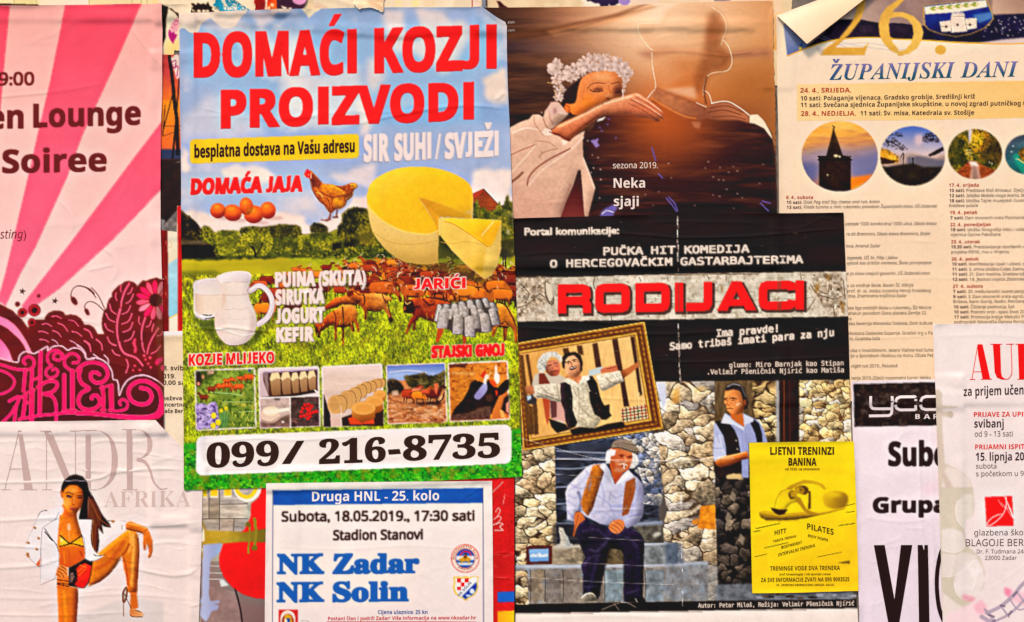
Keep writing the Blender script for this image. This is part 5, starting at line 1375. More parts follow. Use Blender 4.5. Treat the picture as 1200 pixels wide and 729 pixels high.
# ================================================================ black comedy poster
def comedy_poster():
    p = Print(590,235,1025,880,(44,28,21)); p.sharp = .5
    p.poly('590,235 1025,235 1025,880 590,880',(42,27,21),tex=(.16,16,101,3.0))
    R = np.random.default_rng(102)
    # rough stone banner
    ban = Pt('600,326.6 800,321 992.4,318.4 994,370.6 800,374 600,377')
    p.poly(ban,(206,192,176),bl=.4,tex=(.10,8,103,1.6))
    p.noise(ban,.9,5,104,1.2,4,tint=(236,226,214)); p.noise(ban,.8,4,105,1.0,4,tint=(150,132,112))
    k = Zm(590,180,3.645); k2 = Zm(780,180,3.645)
    for q,s_ in ((k('40,530 200,526 215,640 180,640 120,680 40,712'),106),(k2('620,512 752,508 776,690 712,694 640,610'),107)):
        p.poly(q,(176,158,138),a=.85,bl=1.5,tex=(.25,5,s_)); p.noise(q,1.0,4,s_ + 10,1,4,tint=(96,78,62)); p.noise(q,1.0,3,s_ + 20,1,4,tint=(232,220,204))
    for q,w in (('180,545 178,580 186,620 205,645 215,630 208,590 190,550',1.2),('60,660 110,640 150,600 170,610',.9),('390,530 385,560 392,580',.9),('580,528 588,545',.8),('460,690 464,712',.8),('700,525 705,545',.7),('75,560 110,600 90,640',.8)): p.line(k(q),w,(84,64,50),.9)
    p.poly(k('182,550 205,560 214,610 200,630 185,600'),(222,206,186),bl=.5)
    for q,w in (('180,520 186,540',.8),('576,510 582,560',.8),('620,560 650,600 720,620 750,610',1.0),('715,640 722,694',.8),('90,650 85,700',.8),('600,680 640,620',.8),('700,560 690,600 650,580',.9),('260,520 258,545',.7),('760,540 768,620',1.0),('0,520 180,516 400,514',.6)): p.line(k2(q),w,(92,66,44),.85)
    for q in ('640,560 660,545 655,590 635,600','680,520 705,515 700,550','235,560 250,575 240,600','740,630 765,640 760,690'): p.poly(k2(q),(146,108,56),a=.7,bl=.8,tex=(.3,2,5))
    p.line(k('220,625 700,620'),.6,(150,128,108),.6); p.line(k2('0,640 200,632 420,625 640,615'),.6,(140,116,96),.7)
    # --- stage photograph
    ph = Pt('598,452 768,448.4 995.4,445.6 998,560 1002,650 1004.6,702.4 810,705 598,709')
    p.poly(ph,(96,88,84),bl=.4)
    sA = [(206,184,150),(222,200,164),(190,164,126),(214,190,156),(176,150,120)]
    # dark steps in the middle
    st = Pt('648,505 765,495 775,640 648,640'); p.poly(st,(58,60,72),bl=.5,tex=(.3,10,110,3.0)); p.noise(st,.9,7,111,3,4,tint=(104,112,132)); p.noise(st,.9,6,112,2,4,tint=(30,28,34))
    z3 = Zm(640,505,6.34)
    for q in ('80,150 300,160 450,165','80,205 260,210 440,205','75,280 200,282 330,270','75,420 160,415','75,545 150,540','85,690 215,690','700,535 824,520','690,690 824,680'): p.line(z3(q),2.0,(142,150,172),.75,bl=.8)
    # grey-blue rubble behind the seated man
    p.stones(z3('440,60 700,-20 830,-40 900,0 880,120 850,300 870,420 860,560 720,540 730,420 700,340 660,300 690,150 500,60'),210,[(150,148,150),(176,172,170),(120,122,134),(196,186,176),(104,112,136),(206,196,184)],(84,86,96),113,1.3,.08,relief=.22)
    p.poly(z3('680,330 760,330 850,560 720,530'),(60,72,108),a=.35,bl=3)
    # warm column left of the steps, pale column right, wall by the door
    p.stones('598,524 650,518 652.5,640 651,665 598,668',52,sA,(84,66,50),114,1.7,.06,relief=.26)
    p.stones('756,448 838,446.5 838.5,520 840,600 842,704 765,704 770,640 782,600 776,560 772,520 762,500',74,[(204,182,152),(192,168,138),(214,194,166),(178,154,124),(196,184,170),(168,158,150)],(92,74,58),115,1.6,.055,relief=.24)
    for q,c in (('160,90 200,80 210,180 150,190',(226,160,70)),('300,100 340,70 410,90 330,110',(226,176,90))): p.poly(Zm(760,440,5.61)(q),c,a=.6,bl=2)
    p.poly(Zm(780,529,3.645)('150,235 212,228 216,335 138,330'),(222,140,50),bl=.7,tex=(.2,5,116)); p.poly(Zm(780,529,3.645)('115,295 140,285 140,315 112,312'),(214,130,40),a=.8,bl=.7)
    p.poly(Zm(690,380,6.08)('480,415 545,413 550,440 555,560 525,610'),(206,208,226),bl=.8)
    p.poly('838,446.5 885,446 885,520 838,520',(104,84,60),bl=.5,tex=(.2,8,117,.4));
    z5 = Zm(820,440,6.08)
    p.stones(z5('378,40 550,38 560,470 480,478 400,330 376,200'),18,[(176,148,104),(196,170,126),(150,124,86)],(70,52,34),118,1.6,.09)
    p.poly(z5('545,38 566,38 572,475 545,475'),(170,168,170),a=.9,bl=.8); p.poly(z5('566,38 740,38 740,475 572,475'),(52,34,24),bl=.5,tex=(.2,8,119,.3)); p.line(z5('600,38 604,475'),1.4,(110,64,40)); p.line(z5('640,38 646,475'),1.0,(80,46,30))
    p.line(z5('430,290 530,395'),1.2,(50,36,26))
    p.stones('937,446 996,445 999,525 937,525',66,[(214,184,134),(226,200,152),(190,158,110),(204,190,170)],(110,80,52),120,1.2,.06,relief=.24)
    # dark doorway under the man
    dw = Pt('838,545 884,545 884,706 842,706'); p.poly(dw,(52,44,40),bl=.6); p.stones(dw,60,[(84,74,66),(66,58,54),(104,92,80),(54,48,46)],(30,24,22),121,1.1,.16,relief=.4)
    for x,y in ((858,575),(853,600),(868,625)): p.poly([(x,y),(x + 5,y + 6),(x + 3,y + 14),(x - 3,y + 8)],(146,132,116),a=.8,bl=.6)
    # steps at the foot
    z4 = Zm(600,600,5.65)
    p.poly(z4('265,100 295,75 480,80 480,230 270,230'),(54,52,58),a=.7,bl=1)
    f1 = z4('-20,352 300,350 480,350 900,345 1017,345 1300,330 1300,600 1017,598 20,610 -20,610'); p.poly(f1,(136,126,118),bl=.6,tex=(.16,12,122,1.0)); p.noise(f1,1.0,9,123,.7,4,tint=(176,166,154)); p.noise(f1,1.0,7,124,.7,4,tint=(84,72,66)); p.noise(f1,1.0,10,125,1.0,4,tint=(146,156,170))
    p.poly(z4('-20,352 480,346 900,340 1300,330 1300,352 900,368 480,372 -20,374'),(176,182,196),bl=.8,tex=(.1,6,126,3))
    f2 = z4('265,232 460,222 470,345 270,350'); p.poly(f2,(140,128,112),bl=.6,tex=(.25,7,127,2)); p.noise(f2,1,5,128,1,4,tint=(196,182,156)); p.poly(z4('275,222 460,218 470,240 270,246'),(190,182,170),bl=.8)
    f3 = z4('600,215 760,215 760,348 600,350'); p.poly(f3,(96,84,66),bl=.6,tex=(.3,6,129)); f4 = z4('870,210 1010,208 1100,200 1100,345 870,348'); p.poly(f4,(126,130,134),bl=.6,tex=(.25,7,130)); p.poly(z4('860,205 1017,200 1040,215 870,225'),(186,194,208),bl=.8)
    f5 = z4('790,82 1000,78 1010,205 880,205 860,160'); p.poly(f5,(92,88,82),bl=.6,tex=(.3,6,131)); p.poly(z4('800,70 1000,60 1000,82 800,96'),(140,148,166),bl=.8); p.ell(*z4([(960,150)])[0],5,2.4,(190,186,176),-20,bl=.8)
    p.stones(z4('-20,400 100,390 110,612 -20,614'),8,sA,(80,62,46),132,1.3,.08); p.stones(z4('-20,260 100,255 100,348 -20,350'),6,sA,(80,62,46),133,1.3,.1)
    for x0,x1,c in ((120,210,(146,130,112)),(215,330,(120,112,108)),(335,455,(128,118,112)),(610,740,(130,150,164)),(880,1010,(122,136,150))):
        q = z4([(x0,385),(x1,380),(x1 - 8,590),(x0 + 4,596)]); p.poly(q,c,a=.75,bl=1.2,tex=(.22,6,134 + x0)); p.line(z4([(x0,385),(x0 + 6,480),(x0 + 2,596)]),.9,(66,56,52),.8)
    p.poly(z4('480,480 600,480 590,600 480,600'),(104,96,90),a=.5,bl=2)
    p.poly(Zm(780,529,3.645)('0,395 70,390 80,480 0,485'),(80,92,112),a=.7,bl=1.5,tex=(.2,5,3)); p.poly(Zm(780,529,3.645)('0,480 130,482 225,486 225,640 0,640'),(126,132,142),a=.6,bl=1.5,tex=(.25,7,4)); p.poly(Zm(780,529,3.645)('215,570 370,566 800,590 800,640 215,640'),(112,116,126),a=.9,bl=1.2,tex=(.2,6,5))
    for _ in range(14): x = R.uniform(884,1000); p.ell(x,R.uniform(696,702),R.uniform(2,6),R.uniform(1,2),[(46,34,30),(150,152,166),(90,80,76)][int(R.integers(0,3))],bl=.5)
    # cat figurine and small picture on the steps
    cat = z4('314,100 326,108 336,104 344,120 350,140 366,160 380,190 388,214 386,226 318,226 322,190 316,150 310,125'); p.poly(z4('300,215 400,212 404,232 300,236'),(196,190,186),bl=.6); p.poly(cat,(206,198,186),bl=.4,sm=2,g=((150,156,160),(658,630),(668,630)),tex=(.12,3,5)); p.line(z4('322,128 332,132'),.6,(90,80,74))
    fr = z4('92,225 266,222 266,346 96,350'); p.poly(fr,(88,40,28),bl=.4,tex=(.15,4,6)); p.poly(z4('112,248 242,244 244,328 118,330'),(140,176,222),bl=.4,g=((112,152,204),(0,645),(0,658))); p.poly(z4('120,290 140,275 160,285 180,270 200,285 236,276 240,300 120,300'),(226,232,240),a=.8,bl=.7,tex=(.2,2,7))
    # --- seated man
    SH = (206,204,228)
    man_tr = z4('440,70 470,44 500,45 520,80 600,85 660,120 720,110 790,110 850,150 876,190 874,300 866,560 890,600 740,598 738,520 745,300 720,250 640,240 620,330 600,430 580,560 560,590 460,598 470,560 470,420 456,360 486,300 450,220 430,150')
    tr_ = (40,32,50)
    p.poly(man_tr,tr_,bl=.4,tex=(.2,8,140))
    for q,w,c,a in (('520,250 560,260 600,230 640,180',2,(92,86,120),.7),('480,350 520,300 580,290',1.6,(80,74,108),.7),('560,310 540,400 500,560',3,(62,58,92),.7),('800,200 840,300 830,560',3,(64,60,96),.6),('700,150 780,180 840,240',2,(76,70,104),.6),('470,130 560,120 640,180',2,(66,60,92),.7),('650,200 640,260 600,420',2.5,(20,16,26),.8),('740,300 744,460',2,(22,18,30),.8),('760,540 860,510',1.4,(90,84,116),.6),('470,500 560,490',1.2,(90,84,116),.6)): p.line(z4(q),w * 1.5,c,a * .55,bl=2)
    p.poly(z4('455,600 462,560 490,540 530,535 556,560 562,600'),(150,140,126),bl=.5,sm=2); p.line(z4('460,570 490,546 530,542 552,562'),1.4,(216,206,190)); p.line(z4('818,575 830,600'),1.0,(206,200,196))
    sh_ = z3('340,250 300,270 220,350 160,410 142,460 152,560 156,660 210,676 220,600 240,595 300,640 400,690 460,700 560,680 600,724 680,690 720,620 728,520 720,400 680,350 650,330 610,290 570,330 510,400 475,300 440,240')
    p.poly(sh_,SH,bl=.5,g=((180,178,214),(725,560),(755,600)),tex=(.05,6,141))
    for q,w,c,a in (('240,460 260,520 250,590',3,(74,70,100),.75),('170,440 240,400 300,330',1.6,(170,166,204),.8),('160,520 220,560',1.4,(160,158,200),.8),('160,600 200,640',1.6,(140,140,190),.8),('380,480 440,520 480,560',1.4,(164,162,204),.8),('340,620 420,600 480,640',1.6,(170,170,206),.8),('480,450 470,540 500,620',1.4,(160,160,200),.8),('640,560 680,500 700,420',1.6,(160,158,204),.8),('620,640 700,620',1.8,(140,138,190),.8),('560,690 620,650 700,640',1.6,(230,230,244),.7),('480,560 560,560',2.4,(130,140,196),.6),('390,330 400,420',1.2,(226,224,240),.7)): p.line(z3(q),w * 1.4,c,a * .6,bl=1.4)
    VS = (172,108,48)
    for q in (z3('345,256 400,248 436,280 420,340 400,400 370,500 350,570 310,636 270,590 258,530 280,450 310,360'),z3('590,380 662,345 666,420 650,500 610,620 564,634 572,540 580,460')): p.poly(q,VS,bl=.4,g=((150,88,36),(690,590),(720,610)),tex=(.08,4,142))
    p.line(z3('345,300 300,480'),.8,(130,72,30),.7); p.line(z3('410,300 385,440'),.8,(196,134,70),.7)
    for x,y in ((340,565),(318,602),(362,640)): p.ell(*z3([(x,y)])[0],.8,.8,(206,170,110))
    # neck, head
    p.shade(z3('345,256 400,248 436,280 420,340 400,400 370,500 350,570 310,636 270,590 258,530 280,450 310,360'),1.2,.6,3,-1,-.4,.12)
    p.poly(z3('470,240 500,200 580,260 570,330 515,400 490,340'),(190,100,56),bl=.5,g=((160,74,40),(720,555),(730,565))); p.poly(z3('394,262 436,244 470,290 508,400 460,340'),(226,224,240),bl=.4); p.poly(z3('610,290 650,330 570,370 512,404 560,340'),(222,220,240),bl=.4)
    p.poly(z3('470,140 540,120 640,160 650,220 610,290 560,310 510,290 480,240'),(212,128,84),bl=.5,sm=3,g=((178,92,56),(738,530),(722,548)))
    p.poly(z3('440,200 450,150 480,135 520,145 510,180 480,190 475,240 445,245'),(228,228,234),bl=.6,tex=(.1,3,143)); p.poly(z3('640,160 680,180 690,240 650,280 620,280 640,220'),(226,222,220),bl=.7,tex=(.12,3,144)); p.poly(z3('500,300 560,310 600,280 590,240 560,280 520,270'),(206,160,130),a=.6,bl=1)
    p.poly(z3('535,180 570,172 590,190 560,200'),(120,56,36),a=.85,bl=.6); p.poly(z3('600,190 640,180 644,200 612,206'),(110,50,34),a=.85,bl=.6); p.line(z3('580,190 596,225 575,240'),1.0,(240,170,124),.8); p.line(z3('545,250 570,244 600,256'),2.0,(226,206,190),.7,bl=.8); p.line(z3('560,262 590,265'),1.0,(130,56,40)); p.line(z3('578,250 580,278'),1.1,(250,246,240)); p.poly(z3('510,220 540,210 550,250 520,260'),(226,148,104),a=.7,bl=1)
    hat = z3('490,125 495,90 530,68 590,64 640,85 680,130 690,150 660,168 600,150 540,128'); p.poly(hat,(150,132,116),bl=.4,sm=2)
    for i in range(12): p.line(z3([(496 + i * 15,80 + abs(i - 4) * 5),(520 + i * 15,104),(552 + i * 13,146)]),.55,(84,70,62),.7)
    p.line(z3('495,128 560,128 640,155 690,152'),1.2,(66,52,46),.8)
    p.shade(man_tr,1.5,.55,5,-.5,-1,.12); p.shade(sh_,1.1,.66,5,-1,-.6,.03)
    for q in ('190,400 260,430 330,400','480,470 520,500 560,480','400,380 430,470 420,560','650,400 690,440 715,520','170,480 210,500 250,490','300,300 330,360 320,440','600,560 560,600 480,590'): p.line(z3(q),2.6,(150,148,190),.4,bl=2)
    # hands
    p.poly(z3('212,610 240,600 280,630 290,660 250,690 220,729 212,760'),(196,112,66),bl=.5); p.poly(z4('412,30 440,0 470,10 450,45 430,90 412,160 402,168 415,100'),(206,120,72),bl=.5); p.line(z4('440,20 425,80 408,160'),1,(140,70,40),.8)
    p.poly(z4('640,100 660,65 700,50 740,60 745,100 720,135 690,146 655,130'),(214,132,84),bl=.5,sm=2)
    for q in ('650,100 680,120 700,140','665,85 700,105 720,130','690,70 720,90 735,115'): p.line(z4(q),.8,(140,70,44),.85)
    p.ell(*z4([(668,74)])[0],1,.7,(240,224,170))
    # --- standing man
    p.poly(z5('100,350 110,340 160,320 180,270 240,300 310,270 390,310 420,320 460,390 484,476 350,480 350,729 300,729 300,580 110,620 98,560'),(178,182,214),bl=.4,g=((150,156,200),(840,500),(880,520)),tex=(.05,6,145))
    p.poly(z5('110,330 160,320 215,345 250,390 275,450 290,540 300,690 260,700 190,700 150,680 190,600 190,520 170,430'),(48,34,30),bl=.4,tex=(.15,4,146)); p.poly(z5('360,335 390,315 425,345 445,410 450,475 410,478 395,410'),(44,32,30),bl=.4)
    p.poly(z5('100,600 150,650 200,700 150,740 100,680'),(56,40,34),bl=.8); p.poly(z5('190,715 240,700 300,705 300,740 195,740'),(206,176,130),bl=.6)
    p.poly(z5('215,250 250,280 310,270 330,350 316,368 270,340 225,310'),(196,112,60),bl=.4); p.poly(z5('150,340 185,272 215,300 260,340 318,372 316,392 240,350'),(214,216,236),bl=.4); p.poly(z5('312,275 385,310 380,330 330,350 320,380'),(204,208,232),bl=.4)
    p.poly(z5('176,170 185,110 230,92 280,110 320,170 325,220 305,260 270,280 225,274 195,245 190,210 178,200'),(224,140,84),bl=.4,sm=3,g=((176,92,48),(862,475),(874,485)))
    p.poly(z5('178,105 195,72 240,54 290,62 320,90 340,160 350,200 340,240 315,250 322,200 310,170 290,110 240,100 200,110'),(58,48,46),bl=.5); p.line(z5('200,80 240,62 290,72'),1.4,(150,144,146),.8); p.line(z5('300,80 328,150'),1.2,(110,104,104),.7); p.line(z5('215,90 260,82'),1.0,(30,24,24),.8)
    p.line(z5('215,165 240,160 262,168'),1.2,(66,36,24)); p.line(z5('178,168 196,160'),1.2,(66,36,24)); p.ell(*z5([(240,176)])[0],1.8,.8,(56,30,22)); p.ell(*z5([(188,175)])[0],1.2,.8,(56,30,22)); p.line(z5('205,170 196,205 212,212'),.9,(160,84,46)); p.line(z5('196,238 216,234 236,238'),1.1,(130,56,40)); p.poly(z5('240,190 300,180 300,225 250,240'),(240,162,104),a=.6,bl=1.5); p.line(z5('266,210 290,200'),1.3,(250,220,190),.8); p.poly(z5('312,180 328,172 330,205 314,225'),(196,104,60),bl=.4)
    arm = z5('108,612 130,590 200,570 280,556 340,538 352,590 300,604 220,640 150,656 118,640'); p.poly(arm,(206,122,66),bl=.4,g=((160,82,40),(850,535),(856,548))); p.line(z5('130,600 220,575 330,548'),1.4,(236,166,110),.7)
    p.poly(z5('98,560 110,440 150,420 170,520 190,560 130,590 106,612'),(196,198,226),bl=.4); p.line(z5('110,610 140,585 190,570'),1.0,(230,230,244))
    for x,y in ((262,465),(270,525)): p.ell(*z5([(x,y)])[0],.9,1.0,(200,190,180))
    for q in ('330,390 336,470','300,400 310,520','120,400 140,480','105,520 160,520','440,370 465,450'): p.line(z5(q),1.0,(140,146,190),.7,bl=.8)
    p.shade(arm,1.25,.6,3,-.3,-1,.08); p.shade(z5('176,170 185,110 230,92 280,110 320,170 325,220 305,260 270,280 225,274 195,245 190,210 178,200'),1.15,.55,4,-1,-.3,.08)
    # --- the gilt frame and its photograph
    out = Pt('606,401.4 756,376.4 778,502.8 612.6,528.6'); inn = Pt('609.5,414.6 743.6,393.2 760.2,490.4 623,514.2')
    bg_ = inn.mean(0) + (inn - inn.mean(0)) * 1.0
    for t,c in ((0,(104,60,18)),(.08,(196,140,50)),(.2,(130,78,26)),(.3,(84,46,16)),(.42,(176,118,40)),(.52,(110,66,22)),(.66,(96,56,20)),(.78,(206,152,60)),(.86,(238,196,104)),(.93,(120,72,24))):
        p.poly(out * (1 - t) + inn * t,c,bl=.35,tex=(.14,4,150 + int(t * 100)))
    for e in range(4):
        a0,b0 = out[e] * .5 + inn[e] * .5,out[(e + 1) % 4] * .5 + inn[(e + 1) % 4] * .5
        n = int(np.hypot(*(b0 - a0)) / 3.2)
        for i in range(n): c = a0 + (b0 - a0) * (i + .5) / n; p.ell(c[0],c[1],.9,.7,(216,164,76) if i % 2 else (70,38,14),a=.7,bl=.4)
    for q in (out * .92 + inn * .08,): p.line(q,.7,(244,206,120),.9,closed=True,sm=0)
    A = Zm(605,395,6.075); B = Zm(690,380,6.08)
    p.poly(inn,(222,164,96),bl=.35,g=((240,192,128),(620,0),(700,0)),tex=(.05,8,160,.3))
    for q in (A('22,130 50,125 110,690 80,700'),A('65,125 88,122 150,500 160,690 130,700 110,400'),A('330,82 372,76 380,120 340,130'),A('430,62 470,58 480,130 440,120'),B('25,140 62,130 92,310 50,310'),B('165,108 205,100 240,310 290,585 250,590 225,420 195,290'),B('295,90 325,85 352,280 382,500 360,520 330,300'),A('85,480 118,500 130,690 100,700')): p.poly(q,(108,74,40),bl=.5,g=((70,44,24),(620,420),(760,480)),tex=(.1,6,161,.3))
    # older man
    p.poly(A('112,340 130,270 165,250 320,270 360,300 340,600 355,640 270,600 240,470 190,440 120,430'),(206,190,172),bl=.4); p.poly(A('160,260 200,258 240,330 230,345 160,335'),(130,66,44),bl=.4); p.poly(A('185,430 240,440 240,560 222,630 205,560'),(178,86,56),bl=.4); p.poly(A('240,450 320,460 350,540 355,610 300,590 270,600 240,560'),(206,156,146),bl=.5); p.poly(A('240,450 290,455 290,570 250,580'),(84,46,44),a=.8,bl=.7)
    p.poly(A('230,580 350,620 380,660 290,685 250,640'),(44,26,22),bl=.5)
    p.poly(A('196,200 230,170 290,165 312,200 310,250 290,275 250,280 215,250'),(204,132,104),bl=.4,sm=2,g=((160,80,60),(645,430),(652,442)))
    hr = torn(A('150,220 152,170 180,130 230,105 280,105 325,135 330,160 310,185 290,150 250,140 225,170 212,210 205,250 180,255 160,245'),7,.5,2); p.poly(hr,(214,208,196),bl=.5,tex=(.16,2.5,162))
    p.line(A('225,205 250,198'),.9,(90,40,30)); p.line(A('270,188 295,182'),.9,(90,40,30)); p.line(A('255,200 268,218 255,225'),.8,(240,150,110),.8); p.line(A('245,248 270,246 290,236'),.9,(110,40,34)); p.ell(*A([(285,225)])[0],2,1.6,(236,140,104),a=.7,bl=.8)
    # younger man
    sl = A('120,350 200,335 290,330 320,340 316,470 250,450 180,430 140,436'); p.poly(sl,(216,202,182),bl=.4,tex=(.1,5,163));
    for q in ('180,360 230,400 300,420','150,400 220,420 300,450','290,340 300,400 310,460'): p.line(A(q),1.0,(150,132,110),.7,bl=.7)
    p.poly(A('62,352 120,345 130,400 110,412 70,400'),(190,124,88),bl=.4,g=((136,88,58),(620,455),(616,462))); p.poly(A('72,420 110,410 130,430 150,450 130,480 80,480'),(70,62,62),bl=.5); p.poly(A('76,420 108,415 105,440 80,455'),(190,206,216),bl=.5)
    p.poly(B('0,330 100,300 105,330 90,350 50,360 0,370'),(196,206,206),bl=.4); p.poly(B('80,325 110,310 150,300 205,290 200,310 215,330 180,345 130,345 90,350'),(206,124,92),bl=.4); p.line(B('130,320 170,310 200,300'),.8,(140,56,36))
    p.poly(B('50,365 130,350 225,330 252,405 180,440 110,475 85,470'),(222,208,186),bl=.4,tex=(.1,5,164)); p.line(B('120,380 180,420 250,405'),1,(150,132,108),.7); p.line(B('170,360 200,400'),1,(160,140,118),.7)
    p.poly(B('225,335 280,310 352,268 358,300 300,350 245,388'),(190,116,70),bl=.4,g=((120,70,40),(735,435),(730,442)))
    p.poly(A('360,300 400,310 470,280 520,270 560,400 600,600 560,650 420,640 400,540 380,420'),(220,208,186),bl=.4,g=((196,182,156),(665,470),(700,500)),tex=(.08,5,165))
    p.poly(A('312,330 350,318 385,340 400,420 400,520 435,610 420,640 370,660 350,600 340,520 316,460'),(46,34,38),bl=.4); p.poly(A('490,290 540,275 575,330 608,470 680,560 640,590 605,590 560,480 530,390'),(42,32,36),bl=.4); p.poly(B('0,480 60,480 110,580 150,570 150,640 90,670 40,640 10,560'),(44,32,32),bl=.4)
    p.poly(A('380,660 450,640 560,650 640,620 760,600 780,640 640,665 400,700'),(40,28,26),bl=.5)
    for q in ('440,360 450,480 440,600','400,350 430,420','500,330 520,450 560,560','460,500 520,560 570,600','430,560 500,600'): p.line(A(q),.9,(170,154,128),.8,bl=.6)
    for x,y in ((385,440),(388,500),(570,400)): p.ell(*A([(x,y)])[0],.7,.7,(196,186,176))
    p.poly(A('345,290 400,300 440,335 470,285 440,260 380,250'),(204,134,96),bl=.4); p.poly(A('330,310 370,290 440,340 400,350'),(226,216,196),bl=.4); p.poly(A('440,340 510,270 525,300 470,330'),(226,216,196),bl=.4)
    p.poly(A('338,200 345,160 380,135 425,130 455,165 465,210 460,255 430,285 395,290 360,265'),(228,168,128),bl=.4,sm=3,g=((186,116,80),(670,430),(682,442)))
    p.poly(A('325,190 330,140 360,112 420,105 460,130 474,180 470,240 458,250 455,190 440,155 410,128 370,140 350,165 344,230 330,215'),(42,30,28),bl=.4)
    p.line(A('350,182 372,174 385,180'),1.1,(60,34,26)); p.line(A('400,165 425,158'),1.1,(60,34,26)); p.ell(*A([(370,186)])[0],1.3,.7,(50,28,22)); p.ell(*A([(414,172)])[0],1.3,.7,(50,28,22)); p.line(A('388,180 398,205 385,212'),.9,(176,96,60)); p.poly(A('375,222 400,212 425,208 428,222 400,235 380,234'),(84,34,28),bl=.4); p.line(A('380,224 420,214'),.8,(240,220,206)); p.ell(*A([(360,225)])[0],2,2,(240,164,116),a=.7,bl=.8)
    for q,sd in ((A('312,330 350,318 385,340 400,420 400,520 435,610 420,640 370,660 350,600 340,520 316,460'),1),(A('490,290 540,275 575,330 608,470 680,560 640,590 605,590 560,480 530,390'),2)): p.shade(q,1.5,.6,3,-1,-.5,.25,0,sd)
    p.shade(sl,1.1,.6,3,-.2,-1,.12); p.shade(B('50,365 130,350 225,330 252,405 180,440 110,475 85,470'),1.1,.6,3,-.2,-1,.14); p.shade(A('338,200 345,160 380,135 425,130 455,165 465,210 460,255 430,285 395,290 360,265'),1.15,.55,3,-.6,-.6,.1); p.shade(A('196,200 230,170 290,165 312,200 310,250 290,275 250,280 215,250'),1.15,.5,3,.8,-.4,.12); p.shade(A('360,300 400,310 470,280 520,270 560,400 600,600 560,650 420,640 400,540 380,420'),1.1,.65,4,-.6,-.6,.14)
    # table with checked cloth, glass
    tc = B('230,610 260,596 400,572 420,670 240,698'); p.poly(tc,(206,188,150),bl=.4)
    for i in range(7): x = 240 + i * 27; p.line(B([(x,604 - i * 5),(x + 8,694 - i * 4)]),1.4,[(150,40,34),(60,66,46),(176,60,44)][i % 3],.75,sm=0)
    for i in range(4): y = 616 + i * 22; p.line(B([(236,y),(414,y - 28)]),1.3,[(150,44,36),(60,70,50)][i % 2],.7,sm=0)
    p.ell(*B([(352,505)])[0],2.4,3.6,(236,206,150),a=.8); p.line(B('354,525 358,575'),.7,(240,214,160),.8)
    # foot of the poster: black strip, white margin
    p.poly('590,709 810,705 1005,702.4 1030,702 1030,714 1005,713 810,716 590,719',(38,24,20),bl=.4)
    p.poly('590,719.4 810,716.2 1005,713 1030,713 1030,880 590,880',(243,226,220),bl=.4,tex=(.02,12,166))
    # rubbed folds: white cracks in the ink; the level pale streaks are painted sheen
    def crack(x0,y0,x1,y1,n,seed,c=(226,210,200)):
        r = np.random.default_rng(seed)
        for i in range(n):
            t = r.random(); x = x0 + (x1 - x0) * t + r.normal() * .35; y = y0 + (y1 - y0) * t; L = r.uniform(1,6)
            d = np.array([x1 - x0,y1 - y0]); d = d / np.hypot(*d)
            p.line([(x,y),(x + d[0] * L,y + d[1] * L)],r.uniform(.4,1.0),c,r.uniform(.4,.9),sm=0)
    crack(794,252,794.6,320,26,1); crack(795,376,797,446,26,2); crack(795.5,328,796,372,10,3); crack(797,446,800,720,24,4,(236,230,226)); crack(604,386,995,372,2,5)
    for q,w,a in (('605,512 700,538 760,541 860,536',.8,.5),('640,538 780,540 860,538',.7,.7),('650,556 720,560',.5,.5),('720,596 745,596',.6,.6),('690,630 760,634',.5,.5),('605,676 700,682 800,686',.5,.5),('680,660 770,664',.5,.5)): p.line(q,w,(236,226,222),a * .8)  # gloss along the creases, painted as pale streaks
    for _ in range(40):
        x,y = R.uniform(606,990),R.uniform(258,445);
        if 322 < y < 378: continue
        L = R.uniform(2,10); p.line([(x,y),(x + L,y + R.uniform(-1,1))],.4,(150,132,120),R.uniform(.2,.5),sm=0)
    for q in ('705,715 730,706 745,712','720,708 726,716','990,704 1000,708'): p.line(q,.6,(190,176,168),.7)
    def wr(A_):
        for q,s_,w in (('604,280 680,272 760,276 800,279 880,277 960,270 990,268',.5,1.8),('760,262 800,260 900,262',.3,2),('604,300 650,296 700,298',.3,2),('604,384 650,386 700,390 780,392 860,388',.5,2.2),('604,372 700,378 790,384',.3,2),('780,425 850,424 995,418',.45,1.8),('790,402 850,400',.3,1.6),('605,536 660,538 760,541 860,537 1000,532',.5,1.6),('605,596 700,598 770,597',.3,1.8),('640,632 770,636',.3,1.6),('605,680 700,684 840,686',.35,1.8),('794,250 795,330 796,450 800,720',.3,1.6),('690,466 770,470',.3,1.6),('620,725 700,722 800,724',.35,3)): crease(A_,q,s_,w,.4)
        random_creases(A_,610,258,990,446,46,171,amp=(.08,.26),w=(1,2.6),length=(20,90),ang=6)
        random_creases(A_,610,450,1000,720,50,172,amp=(.05,.2),w=(1,3),length=(20,80),ang=10)
    P = Poster('comedy_poster','creased black comedy poster with a red title on stone and two men on stone steps','poster',
               '598,256 700,253.2 795,251 910,250 988.6,249.2 992,330 994,370 996,440 1000,600 1004,705 1006,729 1008,830 598,830',p,wr=wr,mat=GLOSS)
    # red title, extended square letters
    ob = []; RD = (240,14,12)
    W_ = 9.4; h = 33.5
    base = lambda x: 367.2 - (x - 654) * .017
    def P2(q): q = Pt(q); return np.stack([q[:,0],base(q[:,0]) - q[:,1]],1)
    def letter(paths):
        for q,cl in paths: P.ribbon(P2(q),W_,RD,closed=cl,ob=ob)
    r = 5
    def ring(x0,x1):
        a,b,c,d = x0 + W_ / 2,x1 - W_ / 2,W_ / 2,h - W_ / 2
        return [(a + r,c),(b - r,c),(b - 1.4,c + 1.4),(b,c + r),(b,d - r),(b - 1.4,d - 1.4),(b - r,d),(a + r,d),(a + 1.4,d - 1.4),(a,d - r),(a,c + r),(a + 1.4,c + 1.4)]
